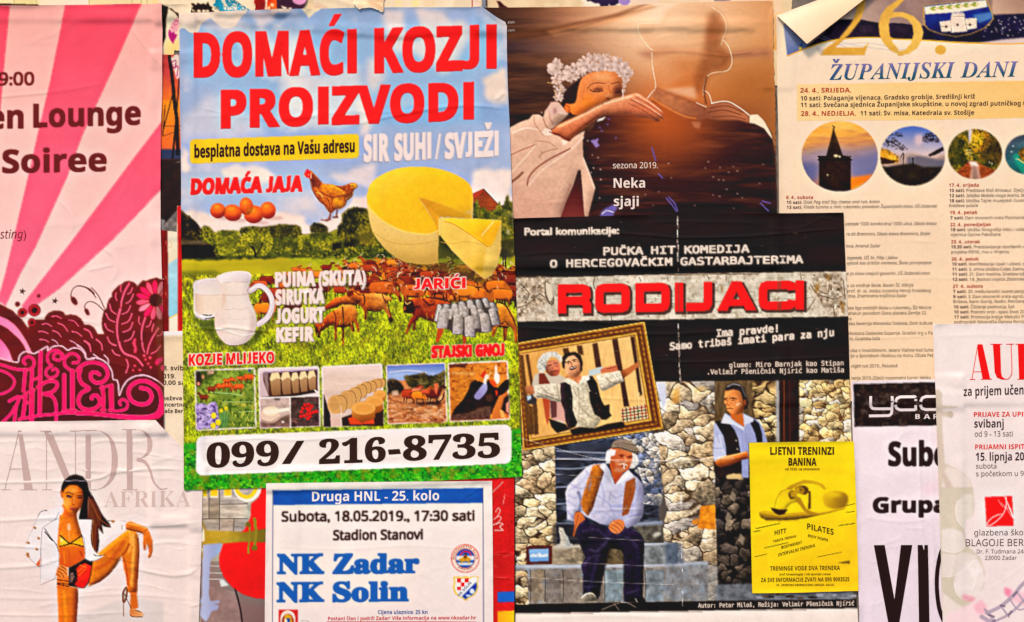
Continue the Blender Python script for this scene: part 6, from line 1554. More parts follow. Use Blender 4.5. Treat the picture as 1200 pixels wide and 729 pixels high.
    letter([([(654 + W_ / 2,0),(654 + W_ / 2,h)],0),([(658,h - W_ / 2),(682,h - W_ / 2),(686.4,h - 6.4),(687.4,h - 10),(687.4,h - 13),(686,h - 17.4),(682,h - 19),(660,h - 19)],0),([(680,14.6),(686,12.6),(688,9.4),(688,0)],0)])
    letter([(ring(697.8,738),1)])
    a = 745 + W_ / 2; b = 784.8 - W_ / 2
    letter([([(a,W_ / 2),(b - r,W_ / 2),(b - 1.4,W_ / 2 + 1.4),(b,W_ / 2 + r),(b,h - W_ / 2 - r),(b - 1.4,h - W_ / 2 - 1.4),(b - r,h - W_ / 2),(a,h - W_ / 2)],1)])
    letter([([(796,0),(796,h)],0)])
    letter([([(829.8,h),(829.8,9),(828,5.6),(824,W_ / 2),(804.6,W_ / 2)],0)])
    for q in ([(841,0),(858,h),(868.6,h),(852.4,0)],[(868.6,h),(858,h),(874.2,0),(886,0)],[(850,5.4),(876,5.4),(873,12.6),(853,12.6)]): P.shape(P2(q),RD,ob=ob)
    a = 889.7 + W_ / 2; b = 928
    letter([([(b,W_ / 2 + 6),(b - .4,W_ / 2 + 1.6),(b - 4,W_ / 2),(a + r,W_ / 2),(a + 1.4,W_ / 2 + 1.4),(a,W_ / 2 + r),(a,h - W_ / 2 - r),(a + 1.4,h - W_ / 2 - 1.4),(a + r,h - W_ / 2),(b - 4,h - W_ / 2),(b - .6,h - W_ / 2 - 1.6),(b - .2,h - W_ / 2 - 6)],0)])
    letter([([(937.4,0),(937.4,h)],0)])
    for X,Y,fl,tt,cc in ob:
        n = 0; F = []
        for t in tt: F.append(tuple(fl[n:n + t])); n += t
        P.ink_glow(X,Y,F,(58,30,26),1.6,.8,1.8,2.2); P.ink_glow(X,Y,F,(206,70,60),.7,.7,0,0)
    title = ob
    C = (240,224,212)
    gl = [(C,.3,.95,0,0)]
    P.text('Portal komunikacije:',615.2,275.6,725,8.2,'g',C,sl=-.014,glow=gl)
    ob = []
    for t,x0,y,x1,cap,sl_,st in (('PUČKA',707.4,298.8,753.6,8.6,-.018,'m'),('HIT',763.4,297.6,791.6,8.6,-.018,'m'),('KOMEDIJA',802.4,297,878,8.6,-.018,'m'),('O',645,313.6,652.6,8.6,-.018,'m'),('HERCEGOVAČKIM',663.8,313.2,787.6,8.6,-.018,'m'),('GASTARBAJTERIMA',797.8,310.8,941,8.6,-.018,'m')): P.text(t,x0,y,x1,cap,st,C,sl=sl_,ob=ob,glow=gl)
    P.block(ob)
    P.text('Ima pravde!',840.4,394.8,911,8.2,'m',C,sl=-.085,glow=gl); P.text('Samo tribaš imati para za nju',785.6,410.2,977,8.2,'m',C,sl=-.087,glow=gl)
    gl = [(C,.2,.45,0,0)]
    P.text('glume: Miro Barnjak kao Stipan',855,430.6,988.5,5.6,'m',C,sl=-.019,glow=gl); P.text('.Velimir Pšeničnik Njirić kao Matiša',830,438.8,989,5.6,'m',C,sl=-.016,glow=gl)
    P.text('Autor: Petar Miloš, Režija: Velimir Pšeničnik Njirić',818.4,712.4,1001,5.0,'m',(240,226,216),sl=-.015,glow=gl)
    P.sheet()
    bn = P.cut('stone_banner',np.clip(ban,[604,0],[993.6,999]),.08)
    P.block(title,'title_lettering',.2,parent=bn)
    g = P.cut('gilt_frame',out,.1); P.cut('framed_photograph',inn,.18,parent=g)
    m = P.cut('printed_man',np.vstack([z3('440,240 440,160 492,125 495,90 530,68 590,64 640,85 690,150 690,240 640,300 720,400 728,520 720,620'),z4('856,20 790,110 850,150 876,190 874,300 866,560 890,600 740,598 738,520 745,300 720,250 640,240 620,330 600,430 580,560 560,598 456,600 470,560 470,420 456,360 486,300 450,220 430,150 402,168 412,60'),z3('156,660 142,460 160,410 220,350 300,270 340,250 ')]),.1,label='seated man in white shirt, brown waistcoat and flat cap')
    P.cut('flat_cap',hat,.2,parent=m)
    for q in ('345,256 400,248 436,280 420,340 400,400 370,500 350,570 310,636 270,590 258,530 280,450 310,360','590,380 662,345 666,420 650,500 610,620 564,634 572,540 580,460'): P.cut('waistcoat_half',z3(q),.2,parent=m)
    P.cut('printed_man',np.clip(z5('100,350 160,320 185,272 176,170 178,105 195,72 240,54 290,62 320,90 350,200 330,270 390,310 420,320 460,390 490,490 370,490 370,729 200,729 150,680 118,640 98,560'),[0,448],[999,999]),.1,label='standing man in dark waistcoat leaning by the door')
    P.cut('cat_figurine',cat,.1); P.cut('small_picture',fr,.1); P.cut('bottom_margin','604,719.4 810,716.2 1005,713 1006,729 1007.6,828 604,828',.06,step=2)
comedy_poster()

# ================================================================ red poster and the football match poster
def red_poster():
    p = Print(290,545,610,880,(196,22,22))
    full = Pt('290,545 610,545 610,880 290,880')
    p.poly(full,(200,24,22),tex=(.06,14,3))
    rng = np.random.default_rng(61)
    for _ in range(260):
        x,y = rng.uniform(576,603),rng.uniform(570,729); p.ell(x,y,rng.uniform(.3,1.0),rng.uniform(.3,.8),(136,10,12),a=.8,bl=.3)
    p.poly('576,650 603,646 603,700 576,690',(176,12,14),a=.5,bl=4)
    p.poly('583,694 603,693 603,705.5 583,706',(12,92,176)); p.poly('583,716.5 603,715.6 603,760 583,760',(250,158,14),g=((250,190,40),(583,0),(603,0)))
    p.line([(603.2,550),(603.2,880)],1.4,(50,20,18),sm=0)
    k = Zm(420,550,4.075)
    for q,w in (('655,205 668,185 676,200 662,230',.9),('648,240 668,225 682,235 660,262',.9),('640,268 668,258 690,262 676,275 690,290',1.1),('650,292 690,292',1.2),('640,110 672,80 690,60',.8),('690,170 700,120',.6)): p.line(k(q),w,(240,206,200),.85)
    for q in ('640,405 700,410 742,400','640,520 690,518 742,522','650,460 660,470','690,420 740,408'): p.line(k(q),.7,(226,110,104),.7)  # tape and crease glints, painted as paler red lines
    def wr(A):
        for q in ('577,650 590,648 603,650','577,676 590,678 603,676','578,575 590,560','577,600 584,592'): crease(A,q,.45,1.6,.4)
        random_creases(A,575,565,603,729,14,62,amp=(.1,.3),w=(1,2.5),length=(10,30),ang=40)
    P = Poster('red_poster','red poster strip with blue and orange squares, showing right of the football match poster','poster',
               '330,552 603.6,552 603.6,800 330,800',p,wr=wr,mat=GLOSS)
    P.sheet(); P.cut('blue_square','583,694 603,693 603,705.5 583,706',.08); P.cut('orange_square','583,716.5 603,715.6 603,760 583,760',.08)
red_poster()


# ================================================================ the blue sky poster with goats, hen, cheese and milk
def goat_poster():
    p = Print(200,0,625,590,(176,190,222)); p.sharp = .65
    full = Pt('200,0 625,0 625,590 200,590')
    sky_ = Pt('200,0 625,0 625,310 200,310')
    p.poly(sky_,(146,168,206),g=((170,182,216),(0,10),(0,230)),tex=(0.03,40,4))
    # clouds
    def cloud(q,c,a=1.0,bl=2.5,seed=1):
        q = torn(q,seed,1.6,5)
        p.poly(q,c,a,bl,tex=(0.035,14,seed))
    CP = (240,218,208)
    p.noise(sky_,1.1,60,77,1.2,5,tint=(234,216,216))
    cloud('205,10 296,8 284,18 276,30 262,33 252,26 241,24 232,37 222,38 216,33 205,37',(242,218,204),1,.7,3)
    cloud('352,8 378,8 368,15 362,21',(244,218,194),1,.5,4); cloud('318,8 346,10 332,15 320,18',(240,216,206),1,.8,5)
    cloud('292,10 325,12 310,30 308,45 300,30',(224,208,212),.8,3,6)
    cloud('448,12 500,10 546,18 552,40 540,60 530,80 520,88 500,70 480,60 462,62 452,40',(236,212,206),.8,4,7)
    cloud('470,10 486,10 492,30 488,50 478,40',(150,172,214),.9,3,8); cloud('520,12 560,12 556,24 530,26',(150,170,214),.8,3,9)
    cloud('430,70 446,64 452,90 440,110 430,100',(230,208,204),.8,4,10)
    cloud('566,92 592,80 597,122 580,126 568,112',(242,216,200),.9,2.5,11)
    cloud('344,92 420,78 430,120 400,150 350,150 338,130',(222,208,212),.8,5,12)
    cloud('418,118 432,108 434,150 424,160',(238,214,208),.9,3,13)
    cloud('212,142 240,112 262,110 300,140 312,158 260,162 212,165',(214,208,220),.7,5,14)
    cloud('212,172 222,180 222,200 212,200',(244,222,210),.9,2,15)
    cloud('436,130 600,120 600,148 560,142 500,148 440,146',(136,166,212),.75,5,16)
    cloud('258,200 280,192 300,194 312,198 330,212 300,214 262,208',(248,226,214),.9,2,17)
    cloud('385,206 440,190 440,225 420,216 396,214',(240,218,216),.8,3,18)
    cloud('556,200 600,198 600,268 585,262 560,240 548,222',(246,224,216),.95,2.5,19)
    cloud('210,250 226,246 246,252 262,246 310,250 330,248 352,252 366,268 400,250 412,236 432,228 450,222 450,300 210,300',(250,220,206),.95,2,20)
    cloud('300,258 345,262 345,270 300,268',(236,206,200),.8,3,21)
    # land
    G = 293
    p.poly('200,300 262,300 300,297 350,294 440,296 520,290 625,286 625,590 200,590',(190,172,22),bl=1,g=((164,170,40),(0,300),(0,400)),tex=(0.10,22,22,4.0))
    p.poly('335,296 440,288 600,280 600,322 480,318 380,312 340,306',(160,164,44),a=0.85,bl=2,tex=(0.2,5,23,2.0))
    p.poly('212,318 252,317 260,322 212,326',(120,122,14),a=0.8,bl=1.5)
    p.poly('212,330 625,322 625,590 212,590',(158,168,34),a=0.9,bl=5,tex=(0.22,9,24,1.0),g=((138,152,26),(0,360),(0,500)))
    for sd,am,ce in ((25,0.30,3.2),(26,0.25,1.6),(27,0.2,11)): p.noise(Pt('212,322 625,318 625,590 212,590'),am,ce,sd,0.6,3)
    p.noise(Pt('212,330 625,330 625,590 212,590'),0.4,9,28,1.0,4,tint=(206,184,40))
    p.noise(Pt('212,330 625,330 625,590 212,590'),0.4,8,29,1.0,4,tint=(84,82,10))
    p.poly(torn('205,268 240,272 262,280 300,274 350,272 362,282 396,280 440,272 520,268 600,268 625,268 625,300 520,303 440,303 350,302 262,304 205,304',3,1,4),(74,78,18),bl=1,tex=(.35,4,30,1.2))
    # dark trees at left, banks of bushes
    z6 = Zm(210,230,7.29); z7 = Zm(320,230,7.29)
    p.foliage(z6('0,110 25,125 60,162 95,176 120,200 160,245 190,285 205,340 300,420 305,520 0,530'),[(30,26,10),(52,46,14),(84,74,22),(120,100,34)],31,1.8,0.6,(42,36,12))
    p.poly(z6('0,372 180,376 310,392 312,416 0,418'),(104,88,68),a=.9,bl=1,tex=(0.2,4,8,3)); p.poly(z6('0,418 308,414 310,515 0,530'),(32,22,12),bl=1,tex=(0.3,6,9,2))
    p.foliage(z6('510,300 530,270 620,256 700,262 800,250 875,240 1000,245 1035,262 1045,330 1000,345 540,345'),[(52,50,10),(84,80,18),(118,112,30),(150,138,44)],32,1.5,0.6,(70,66,14))
    p.foliage(z6('176,360 190,270 215,248 250,260 290,300 330,330 320,420 310,500 290,420 200,385'),[(56,58,12),(104,106,24),(150,150,44),(178,166,56)],33,1.6,0.6,(72,74,16))
    p.foliage(z6('320,300 380,290 470,290 510,300 520,380 505,500 440,512 340,500 318,420'),[(86,88,16),(136,138,30),(172,168,48),(194,184,66)],34,1.6,0.7,(104,104,22))
    p.foliage(z6('485,420 530,330 580,300 640,290 700,330 770,305 795,360 800,420 760,490 700,510 560,510 495,490'),[(78,80,12),(134,132,28),(170,164,44),(202,190,64)],35,1.6,0.7,(98,98,20))
    for q,w in (('650,510 640,460 620,430',2.4),('652,500 690,450 710,400',1.6),('640,470 600,420',1.0)): p.line(z6(q),w,(44,28,12))
    p.foliage(z7('0,460 20,400 100,370 180,370 240,330 320,320 420,300 480,310 540,280 560,330 580,400 560,470 500,470 420,460 300,450 180,465 60,470'),[(60,64,10),(112,116,22),(156,152,40),(188,176,60)],36,1.6,0.7,(90,92,18))
    p.foliage(z7('316,300 318,255 345,230 400,228 440,250 470,275 465,310 330,312'),[(44,46,10),(76,74,18),(110,100,30)],37,1.4,0.7,(58,56,12))
    p.foliage(z7('550,330 552,260 590,215 590,150 640,110 700,92 760,100 812,110 830,200 860,330 870,420 740,420 640,380 570,370'),[(36,38,8),(66,66,14),(112,104,30),(150,136,50)],38,1.8,0.7,(54,54,10))
    p.foliage(z7('735,340 760,260 830,225 870,330 880,410 790,420 745,400'),[(100,92,20),(146,132,36),(176,158,56)],39,1.6,0.7,(110,100,24))
    p.poly(z7('500,400 580,390 585,430 545,475 505,460'),(34,32,8),bl=1); p.poly(z7('600,392 690,396 690,430 610,436'),(40,36,10),bl=1)
    p.foliage(z7('0,470 60,460 180,468 300,456 420,470 600,440 750,440 870,400 960,420 960,470 800,500 600,540 380,520 240,500 100,490'),[(120,122,20),(164,156,30),(186,172,36)],40,1.8,0.25)
    # house among firs at right
    z8 = Zm(540,210,6.63)
    p.poly(z8('92,112 176,74 292,196 275,232 240,260 92,260'),(152,78,36),bl=.4,tex=(0.14,4,5,3)); p.poly(z8('92,112 176,74 140,130 92,150'),(176,76,40),bl=.5)
    p.line(z8('176,74 292,198'),.8,(84,44,26)); p.poly(z8('296,210 390,178 396,240 300,240'),(92,66,40),bl=.5)
    p.foliage(z8('92,200 130,160 150,230 190,220 200,250 270,240 300,170 310,215 330,215 350,150 362,112 376,170 400,180 406,300 412,480 400,600 320,600 310,318 92,312'),[(58,62,12),(100,104,22),(138,132,40),(166,150,60)],41,1.5,0.7,(88,88,20))
    p.poly(z8('310,460 405,470 410,610 300,620'),(60,56,14),a=.75,bl=2); p.poly(z8('360,380 380,400 375,440 355,420'),(216,206,190),a=.6,bl=1)
    for q,w in (('330,600 328,680',2.2),('346,600 350,700',2.0),('440,580 440,660',1.5)): p.line(z8(q),w,(60,34,16))
    p.line('529,298 530,316',1.4,(50,34,14)); p.line('530,306 534,298',.8,(50,34,14)); p.foliage('514,276 540,280 532,300 518,300',[(60,64,14),(90,90,24)],43,1.6,.6,(60,60,14))
    p.line('524,300 524,314',.5,(190,180,120))
    # the herd
    rng = np.random.default_rng(50)
    BR = [(176,88,26),(150,66,20),(204,122,44),(120,48,16),(190,104,34),(98,40,16)]
    def goat(x,y,s,f,c,graze=False,horn=True):
        c = np.array(c,float); T = lambda q: Pt(q) * np.array([s * f,s]) + np.array([x,y])
        dk = c * 0.45
        for lx in (-6,-3.6,4.6,7): p.line(T([(lx,2),(lx + rng.uniform(-.8,.8),6),(lx + rng.uniform(-1,1),11)]),1.7 * s,dk if lx in (-3.6,4.6) else c * 0.7,w2=1.0 * s)
        p.poly(T('-9,-4 -5,-6.4 0,-5.6 6,-6 9.4,-3.6 9.6,1 7,4.4 2,4.8 -4,4.2 -8,3.6 -9.8,0'),c,bl=.3,sm=3,g=(c * 1.25,T([(0,5)])[0],T([(0,-5)])[0]))
        p.poly(T('-6,2.4 0,3.6 6,3 5,5.2 -3,5'),dk,a=.8,bl=.5); p.line(T('-8,-5 0,-6 8,-5.6'),.8 * s,c * 0.5,.7)
        if graze: p.poly(T('8,-4 13,0 16,5 17,9 14.6,10 12.6,6 8,2'),c * 0.95,bl=.3,sm=3); p.poly(T('14,5 17,8 17,11 15,11'),dk,bl=.3)
        else:
            p.poly(T('6,-5 10,-10 13,-12 17.6,-9.4 17,-7.4 13,-7.6 10,0 8,1'),c,bl=.3,sm=3); p.poly(T('12.6,-11.4 17,-9.6 16.6,-8 13,-8.6'),c * 0.6,bl=.3)
            p.line(T('11.6,-11 9,-10'),1.0 * s,dk)
            if horn: p.line(T('13,-12 11.6,-15 9,-16'),.8 * s,(214,186,150))
        p.line(T('-9.4,-4 -11.4,-3.4 -12,-1'),1.2 * s,dk)
        return T('-9,-4 -5,-6.4 0,-5.6 6,-6 10,-10 13,-12 17.6,-9.4 17,-7.4 13,-7.6 10,0 9.6,1 8,11 5,11 5,5 -3,5 -3,11 -7,11 -9.8,0')
    for i,(x,y,s) in enumerate(((346,316,.45),(355,317,.42),(382,314,.6),(335,322,.5),(312,329,.9),(304,334,.9),(330,334,.8),(344,330,.7),(356,327,.7),(372,322,.8),(392,322,.7),(404,318,.7),(414,316,.7),
                     (424,314,.7),(432,309,.75),(440,311,.8),(452,309,.7),(462,307,.7),(470,312,.8),(420,325,.9),(436,328,1.0),(448,318,.9),(428,338,.9),(416,336,.8),(458,324,1.1),(446,334,1.0),
                     (478,316,.9),(486,322,.9),(497,315,.7),(508,318,.8),(518,316,.6),(523,319,.6),(492,342,1.1),(476,332,1.1),(502,328,1.0),(540,316,.9),(551,326,1.1),(560,332,1.1),(572,326,1.1),(545,334,1.0),
                     (590,322,.9),(597,328,1.0),(585,318,.7),(575,342,1.4),(556,343,1.3),(535,346,1.5),(515,344,1.4),(596,346,1.4),(318,350,1.2),(310,362,1.3),(322,344,1.1),(376,338,1.1),(390,332,.9),(398,340,.8),(345,358,.9))):
        c = BR[rng.integers(0,6)]
        goat(x,y,s,1 if rng.random() > .5 else -1,c,rng.random() > .6)
    for y0,y1,n,sz in ((306,314,26,.7),(314,324,24,.95),(324,336,20,1.15),(334,348,12,1.4)):
        for _ in range(n):
            x,y = rng.uniform(408 + (y0 - 306) * .6,602),rng.uniform(y0,y1)
            if x > 515 and y < 312: continue
            goat(x,y,sz * rng.uniform(.85,1.1),1 if rng.random() > .5 else -1,BR[rng.integers(0,6)],rng.random() > .6)
    for _ in range(46):
        x,y = rng.uniform(404,600),rng.uniform(308,346)
        p.line([(x,y),(x + rng.uniform(-1,1),y - 2.2),(x + rng.uniform(-3,3),y - 3)],.7,(222,196,160),.8)
        p.ell(x + rng.uniform(-8,8),y + rng.uniform(-3,3),rng.uniform(.8,2.4),rng.uniform(.6,1.4),(46,24,14),a=.7)
    for _ in range(30):
        x,y = rng.uniform(404,600),rng.uniform(316,350); p.ell(x,y,rng.uniform(1,3),rng.uniform(.6,1.2),(226,152,76),rng.uniform(-30,30),a=.6)
    z3 = Zm(400,300,7.29); z4 = Zm(500,300,7.29); z5 = Zm(300,300,7.29)
    # goats drawn larger
    g3 = z5('585,430 605,415 650,375 690,352 740,345 800,325 880,300 900,380 860,420 740,412 690,440 610,458 592,462'); p.poly(g3,(150,64,22),bl=.4,sm=3,g=((196,106,44),(390,362),(395,346)))
    g1 = z3('40,335 60,305 95,268 110,290 135,318 190,322 260,318 340,320 390,340 430,358 436,380 396,384 388,430 420,490 438,550 414,562 398,510 358,452 330,470 222,466 214,545 196,545 190,462 150,412 112,388 60,352')
    p.poly(g1,(178,92,34),bl=.4,g=((214,138,66),(430,362),(445,350)),tex=(0.10,6,3))
    for q,w,c,a in (('190,330 200,380 192,420',1.6,(70,30,14),.9),('350,330 360,360 380,400',1.4,(96,42,16),.7),('225,466 290,474 335,468',1.2,(72,30,12),.9),('110,300 150,330 190,330',1.2,(70,32,14),.9),('90,280 60,250 64,225',1.3,(110,70,46),.9),('100,275 110,250 128,240',1.2,(130,84,56),.9),('394,384 410,470 432,552',1.6,(110,44,16),.8),('206,470 204,540',1.3,(84,34,12),.9),('430,360 455,362 470,366',.9,(110,50,20),.9)): p.line(z3(q),w,c,a)
    p.poly(z3('45,330 66,300 100,290 105,330 60,352'),(84,34,14),bl=.5)
    p.poly(z3('398,520 440,530 440,565 405,580'),(50,34,12),a=.8,bl=.8); p.poly(z3('215,520 300,530 290,548 225,552'),(66,70,14),a=.7,bl=1)
    g2 = z5('495,600 505,560 530,575 560,560 610,500 670,460 740,418 800,408 845,432 868,486 860,540 884,585 880,650 868,652 848,582 820,560 838,640 824,655 798,590 750,604 752,760 738,760 730,610 690,610 686,725 672,725 668,600 640,590 560,640 540,690 510,680')
    p.poly(g2,(156,70,24),bl=.4,g=((206,122,52),(385,380),(395,358)),tex=(0.12,6,4))
    for q,w,c,a in (('505,600 520,650 535,690',3.2,(60,26,14),.9),('660,470 680,520 676,590',1.5,(88,36,14),.7),('740,440 744,560 742,700',1.8,(72,30,12),.9),('700,598 760,606 800,590',2,(80,34,12),.8),('560,640 620,590 665,570',1.4,(96,40,14),.7),('822,562 838,640',1.6,(66,28,12),.9),('770,420 830,440 850,500',1.2,(226,150,76),.6)): p.line(z5(q),w,c,a)
    g4 = z4('-200,410 -160,370 -110,360 -60,355 0,352 90,368 200,395 220,470 210,560 60,565 40,560 -60,520 -90,560 -100,630 -120,635 -110,560 -140,600 -170,670 -182,670 -178,640 -150,560 -120,500 -165,480 -185,440')
    p.poly(g4,(142,56,16),bl=.4,g=((170,76,26),(495,366),(500,350)),tex=(0.16,6,5))
    for q,w,c,a in (('-30,370 0,400 20,420 60,410',2.2,(74,26,10),.8),('-110,500 -100,440 -60,430',2.4,(64,24,10),.7),('0,352 90,368 200,392',1.4,(54,22,12),.9),('-170,480 -120,470',2.0,(60,26,16),.9),('-20,450 60,470 80,520',3,(176,84,36),.6)): p.line(z4(q),w,c,a,bl=.8)
    p.poly(z3('525,430 540,385 580,372 612,385 625,430 620,480 570,492 535,485'),(58,28,18),bl=.5); p.line(z3('545,392 560,410 590,395'),1.2,(196,130,80)); p.ell(*z3([(540,448)])[0],1.4,2.4,(196,110,54),a=.8)
    p.poly(z4('92,600 150,612 132,670 100,740 76,740 88,660'),(186,84,20),bl=.4); p.poly(z4('305,680 340,690 335,760 310,760'),(176,80,26),bl=.4)
    g5 = z4('585,420 610,396 660,410 700,440 740,500 770,590 775,660 778,740 752,740 745,650 715,600 690,610 680,720 655,725 650,615 610,600 575,690 555,690 560,610 600,520')
    p.poly(g5,(186,104,34),bl=.4,g=((220,146,60),(590,385),(596,356)),tex=(0.1,6,6))
    for q,w,c,a in (('610,398 670,420 720,500 760,590',1.6,(62,30,14),.85),('620,602 690,610',2.2,(64,30,12),.9),('660,620 665,720',2,(110,48,16),.9),('640,580 670,560 690,580',1.6,(70,34,16),.8)): p.line(z4(q),w,c,a)
    for q in (g1,g2,g3,g4,g5): p.shade(q,1.3,.45,3,-.4,-1,.12)
    # near grass and tall blades in front
    for _ in range(900):
        x,y = rng.uniform(214,608),rng.uniform(372,520)
        if rng.random() < .45: c = (204,184,44)
        elif rng.random() < .6: c = (96,106,14)
        else: c = (160,160,44)
        p.line([(x,y),(x + rng.uniform(-1.6,1.6),y - rng.uniform(2,5))],.6,c,.75,sm=0)
    # greener strip along the foot
    p.poly(torn('212,518 240,522 300,530 420,530 520,520 612,502 625,502 625,590 212,590',9,2,6),(58,158,22),bl=1.5,tex=(0.22,6,44),g=((40,150,14),(0,530),(0,575)))
    for sd,am,ce,t in ((45,1.0,3.5,(18,74,8)),(46,1.0,3.0,(110,200,50)),(47,1.0,7,(130,150,40))): p.noise(Pt('212,524 300,534 420,534 520,524 625,506 625,590 212,590'),am,ce,sd,1,3,tint=t)
    # glass and jug of milk
    zj = Zm(215,300,6.625)
    p.poly(zj('80,480 160,500 250,480 240,580 300,680 430,705 540,640 580,560 640,560 560,680 420,720 260,690 90,520'),(74,82,14),a=.75,bl=2.5)
    glass = smooth(zj('78,300 78,205 150,178 220,172 290,190 300,300 270,450 240,478 160,494 92,465 76,400'),4)
    p.poly(glass,(226,208,204),bl=.4,g=((236,220,214),(0,328),(0,345)))
    p.poly(zj('82,290 150,302 220,306 290,296 284,400 262,440 200,458 120,452 86,420'),(240,216,200),bl=.5,g=((222,190,164),(240,0),(226,0)))
    p.line(zj('80,215 150,186 230,178 288,192'),1.2,(236,226,226)); p.line(zj('80,292 150,304 230,306 290,298'),.9,(214,190,182),.8); p.line(zj('86,220 84,400 96,455'),1.1,(248,238,236),.8)
    p.line(zj('150,456 200,462 215,456'),1.2,(84,66,70)); p.line(zj('95,468 160,492 235,478'),1.6,(190,176,178)); p.line(zj('170,488 238,478'),1.4,(60,50,46)); p.ell(*zj([(140,470)])[0],2.6,1.1,(250,244,244),15)
    jug = smooth(zj('252,165 300,140 350,124 420,118 490,124 522,148 524,180 510,230 506,290 515,340 540,400 560,450 566,520 556,580 520,640 470,680 400,696 340,690 290,650 252,590 238,520 246,450 278,390 290,330 286,260 272,200'),4)
    p.poly(jug,(240,222,214),bl=.4,g=((228,202,190),(270,0),(252,0)))
    p.poly(zj('262,168 330,140 420,130 500,136 516,160 506,205 400,205 320,200 286,215'),(226,208,206),bl=.7,g=((240,226,222),(290,0),(262,0)))
    p.poly(zj('300,290 330,300 322,360 300,400 286,450 300,360'),(222,192,172),a=.8,bl=1)
    p.poly(zj('500,400 548,450 556,520 540,590 500,640 470,660 520,560 520,470'),(226,202,192),a=.8,bl=1.5)
    for q,w,c,a in (('252,166 320,135 420,120 500,128 522,150',1.0,(250,240,238),.9),('320,205 400,200 506,206',.8,(214,192,190),.8),('300,300 400,306 506,294',1.0,(212,184,172),.7),('290,412 340,416 400,410',.8,(220,196,186),.8),('400,420 470,412 510,400',.7,(216,192,182),.7),('340,480 420,494 500,486',.8,(222,200,192),.7),('250,560 320,570 380,590 430,612 500,610 550,600',1.3,(250,240,238),.9),('330,690 400,698 460,688',.9,(120,96,60),.7),('300,590 380,606 440,622',1.0,(214,190,180),.6)): p.line(zj(q),w,c,a)
    hnd = zj('512,270 540,255 570,235 605,235 645,265 675,310 688,360 680,420 655,470 625,500 580,530')
    p.line(hnd,6.4,(206,182,182)); p.line(hnd,4.6,(234,216,216)); p.line(zj('530,255 570,238 610,242 650,280 674,330 680,380 665,430'),1.1,(252,244,244))
    # eggs
    EG = ((330,121,66,64,10),(455,139,80,70,8),(572,84,58,76,-8),(756,118,68,72,-8),(636,152,84,76,-4))
    eggs = []
    for x,y in ((340,185),(460,205),(640,225),(760,185)): p.ell(*z6([(x + 40,y)])[0],12,2.4,(206,160,150),a=.7,bl=1.2)
    for x,y,rx,ry,r in EG:
        c = z6([(x,y)])[0]; q = ellipse(c[0],c[1],rx / 7.29,ry / 7.29,r); eggs.append(q)
        p.poly(q,(226,96,10),bl=.35,g=((192,62,4),(c[0],c[1]),(c[0] + 1,c[1] + 10)))
        p.ell(c[0] - 1,c[1] - 2.4,rx / 7.29 * .68,ry / 7.29 * .55,(242,124,24),r,a=.8,bl=1.6); p.ell(c[0] - 1.5,c[1] - 4.2,rx / 7.29 * .35,ry / 7.29 * .24,(250,156,60),r,a=.7,bl=1.2)
        p.line(q[4:20],1.0,(166,52,6),.5,sm=0)
    # hen
    zh = Zm(350,185,9.1125)
    hen = zh('118,225 130,180 136,150 160,165 200,210 240,255 290,280 350,282 410,300 470,300 520,282 555,270 600,270 628,300 610,325 585,345 580,380 560,420 520,450 500,500 470,530 430,548 395,550 370,570 345,590 310,560 270,500 240,485 205,445 170,390 145,340 135,280')
    p.poly(hen,(186,98,14),bl=.4,sm=3,tex=(0.16,5,61))
    p.poly(zh('120,225 138,155 200,215 245,262 225,330 180,310 140,330'),(120,58,14),bl=.8,g=((150,78,20),(364,215),(376,222)),tex=(0.15,4,3))
    p.poly(zh('230,300 300,284 380,295 460,330 500,380 470,410 380,380 300,390 250,360'),(214,126,24),bl=.8,sm=3,g=((236,156,50),(390,226),(396,218)),tex=(0.12,4,4))
    p.poly(zh('360,460 400,420 460,430 500,480 470,525 410,545 380,520'),(222,142,30),bl=.8,sm=3,tex=(0.12,4,5)); p.poly(zh('270,480 320,420 360,470 385,540 345,585 300,545'),(206,110,16),bl=.8,sm=3)
    p.poly(zh('400,300 470,300 560,270 600,272 560,320 520,380 460,340'),(170,88,14),bl=.6,tex=(0.3,3,6)); p.poly(zh('545,285 600,268 628,298 600,325 560,310'),(232,164,76),bl=.6,tex=(0.2,3,7))
    p.poly(zh('440,400 500,380 570,350 575,400 530,450 490,460'),(188,100,16),bl=.6,tex=(0.25,3,8))
    for q,c in (('240,360 300,400 360,420 440,410',(110,52,8)),('180,320 220,380 270,450',(232,150,60)),('360,440 350,500 380,550',(120,60,10)),('400,302 470,330 520,360',(100,48,10)),('480,320 540,300 590,300',(110,56,14)),('500,440 560,400 580,370',(240,180,110)),('140,330 190,420 270,495 340,585',(140,66,10)),('180,370 230,380 260,420',(240,190,110)),('300,430 330,480 330,540',(140,70,10))): p.line(zh(q),1.0,c,.8)
    hd = zh('75,200 58,180 62,160 80,125 98,118 110,135 130,140 138,160 130,215 110,215 90,212')
    p.poly(hd,(226,26,24),bl=.3,sm=3); p.poly(zh('118,135 140,140 150,165 136,170'),(206,140,60),bl=.4); p.poly(zh('50,190 62,180 74,195 58,202'),(232,180,120),bl=.3); p.ell(*zh([(104,178)])[0],1.2,.9,(250,160,140)); p.line(zh('128,170 130,215'),.8,(236,190,140))
    p.poly(zh('330,590 350,585 340,640 345,660 300,680 240,665 232,656 280,660 315,645'),(150,84,60),bl=.3); p.poly(zh('402,550 420,555 412,610 424,640 380,645 345,632 395,620'),(112,64,52),bl=.3)
    # cheese
    zc = Zm(400,180,3.645)
    p.poly(zc('130,320 400,480 420,360 440,400 610,535 690,500 600,560 420,500 300,490'),(96,92,18),a=.6,bl=2)
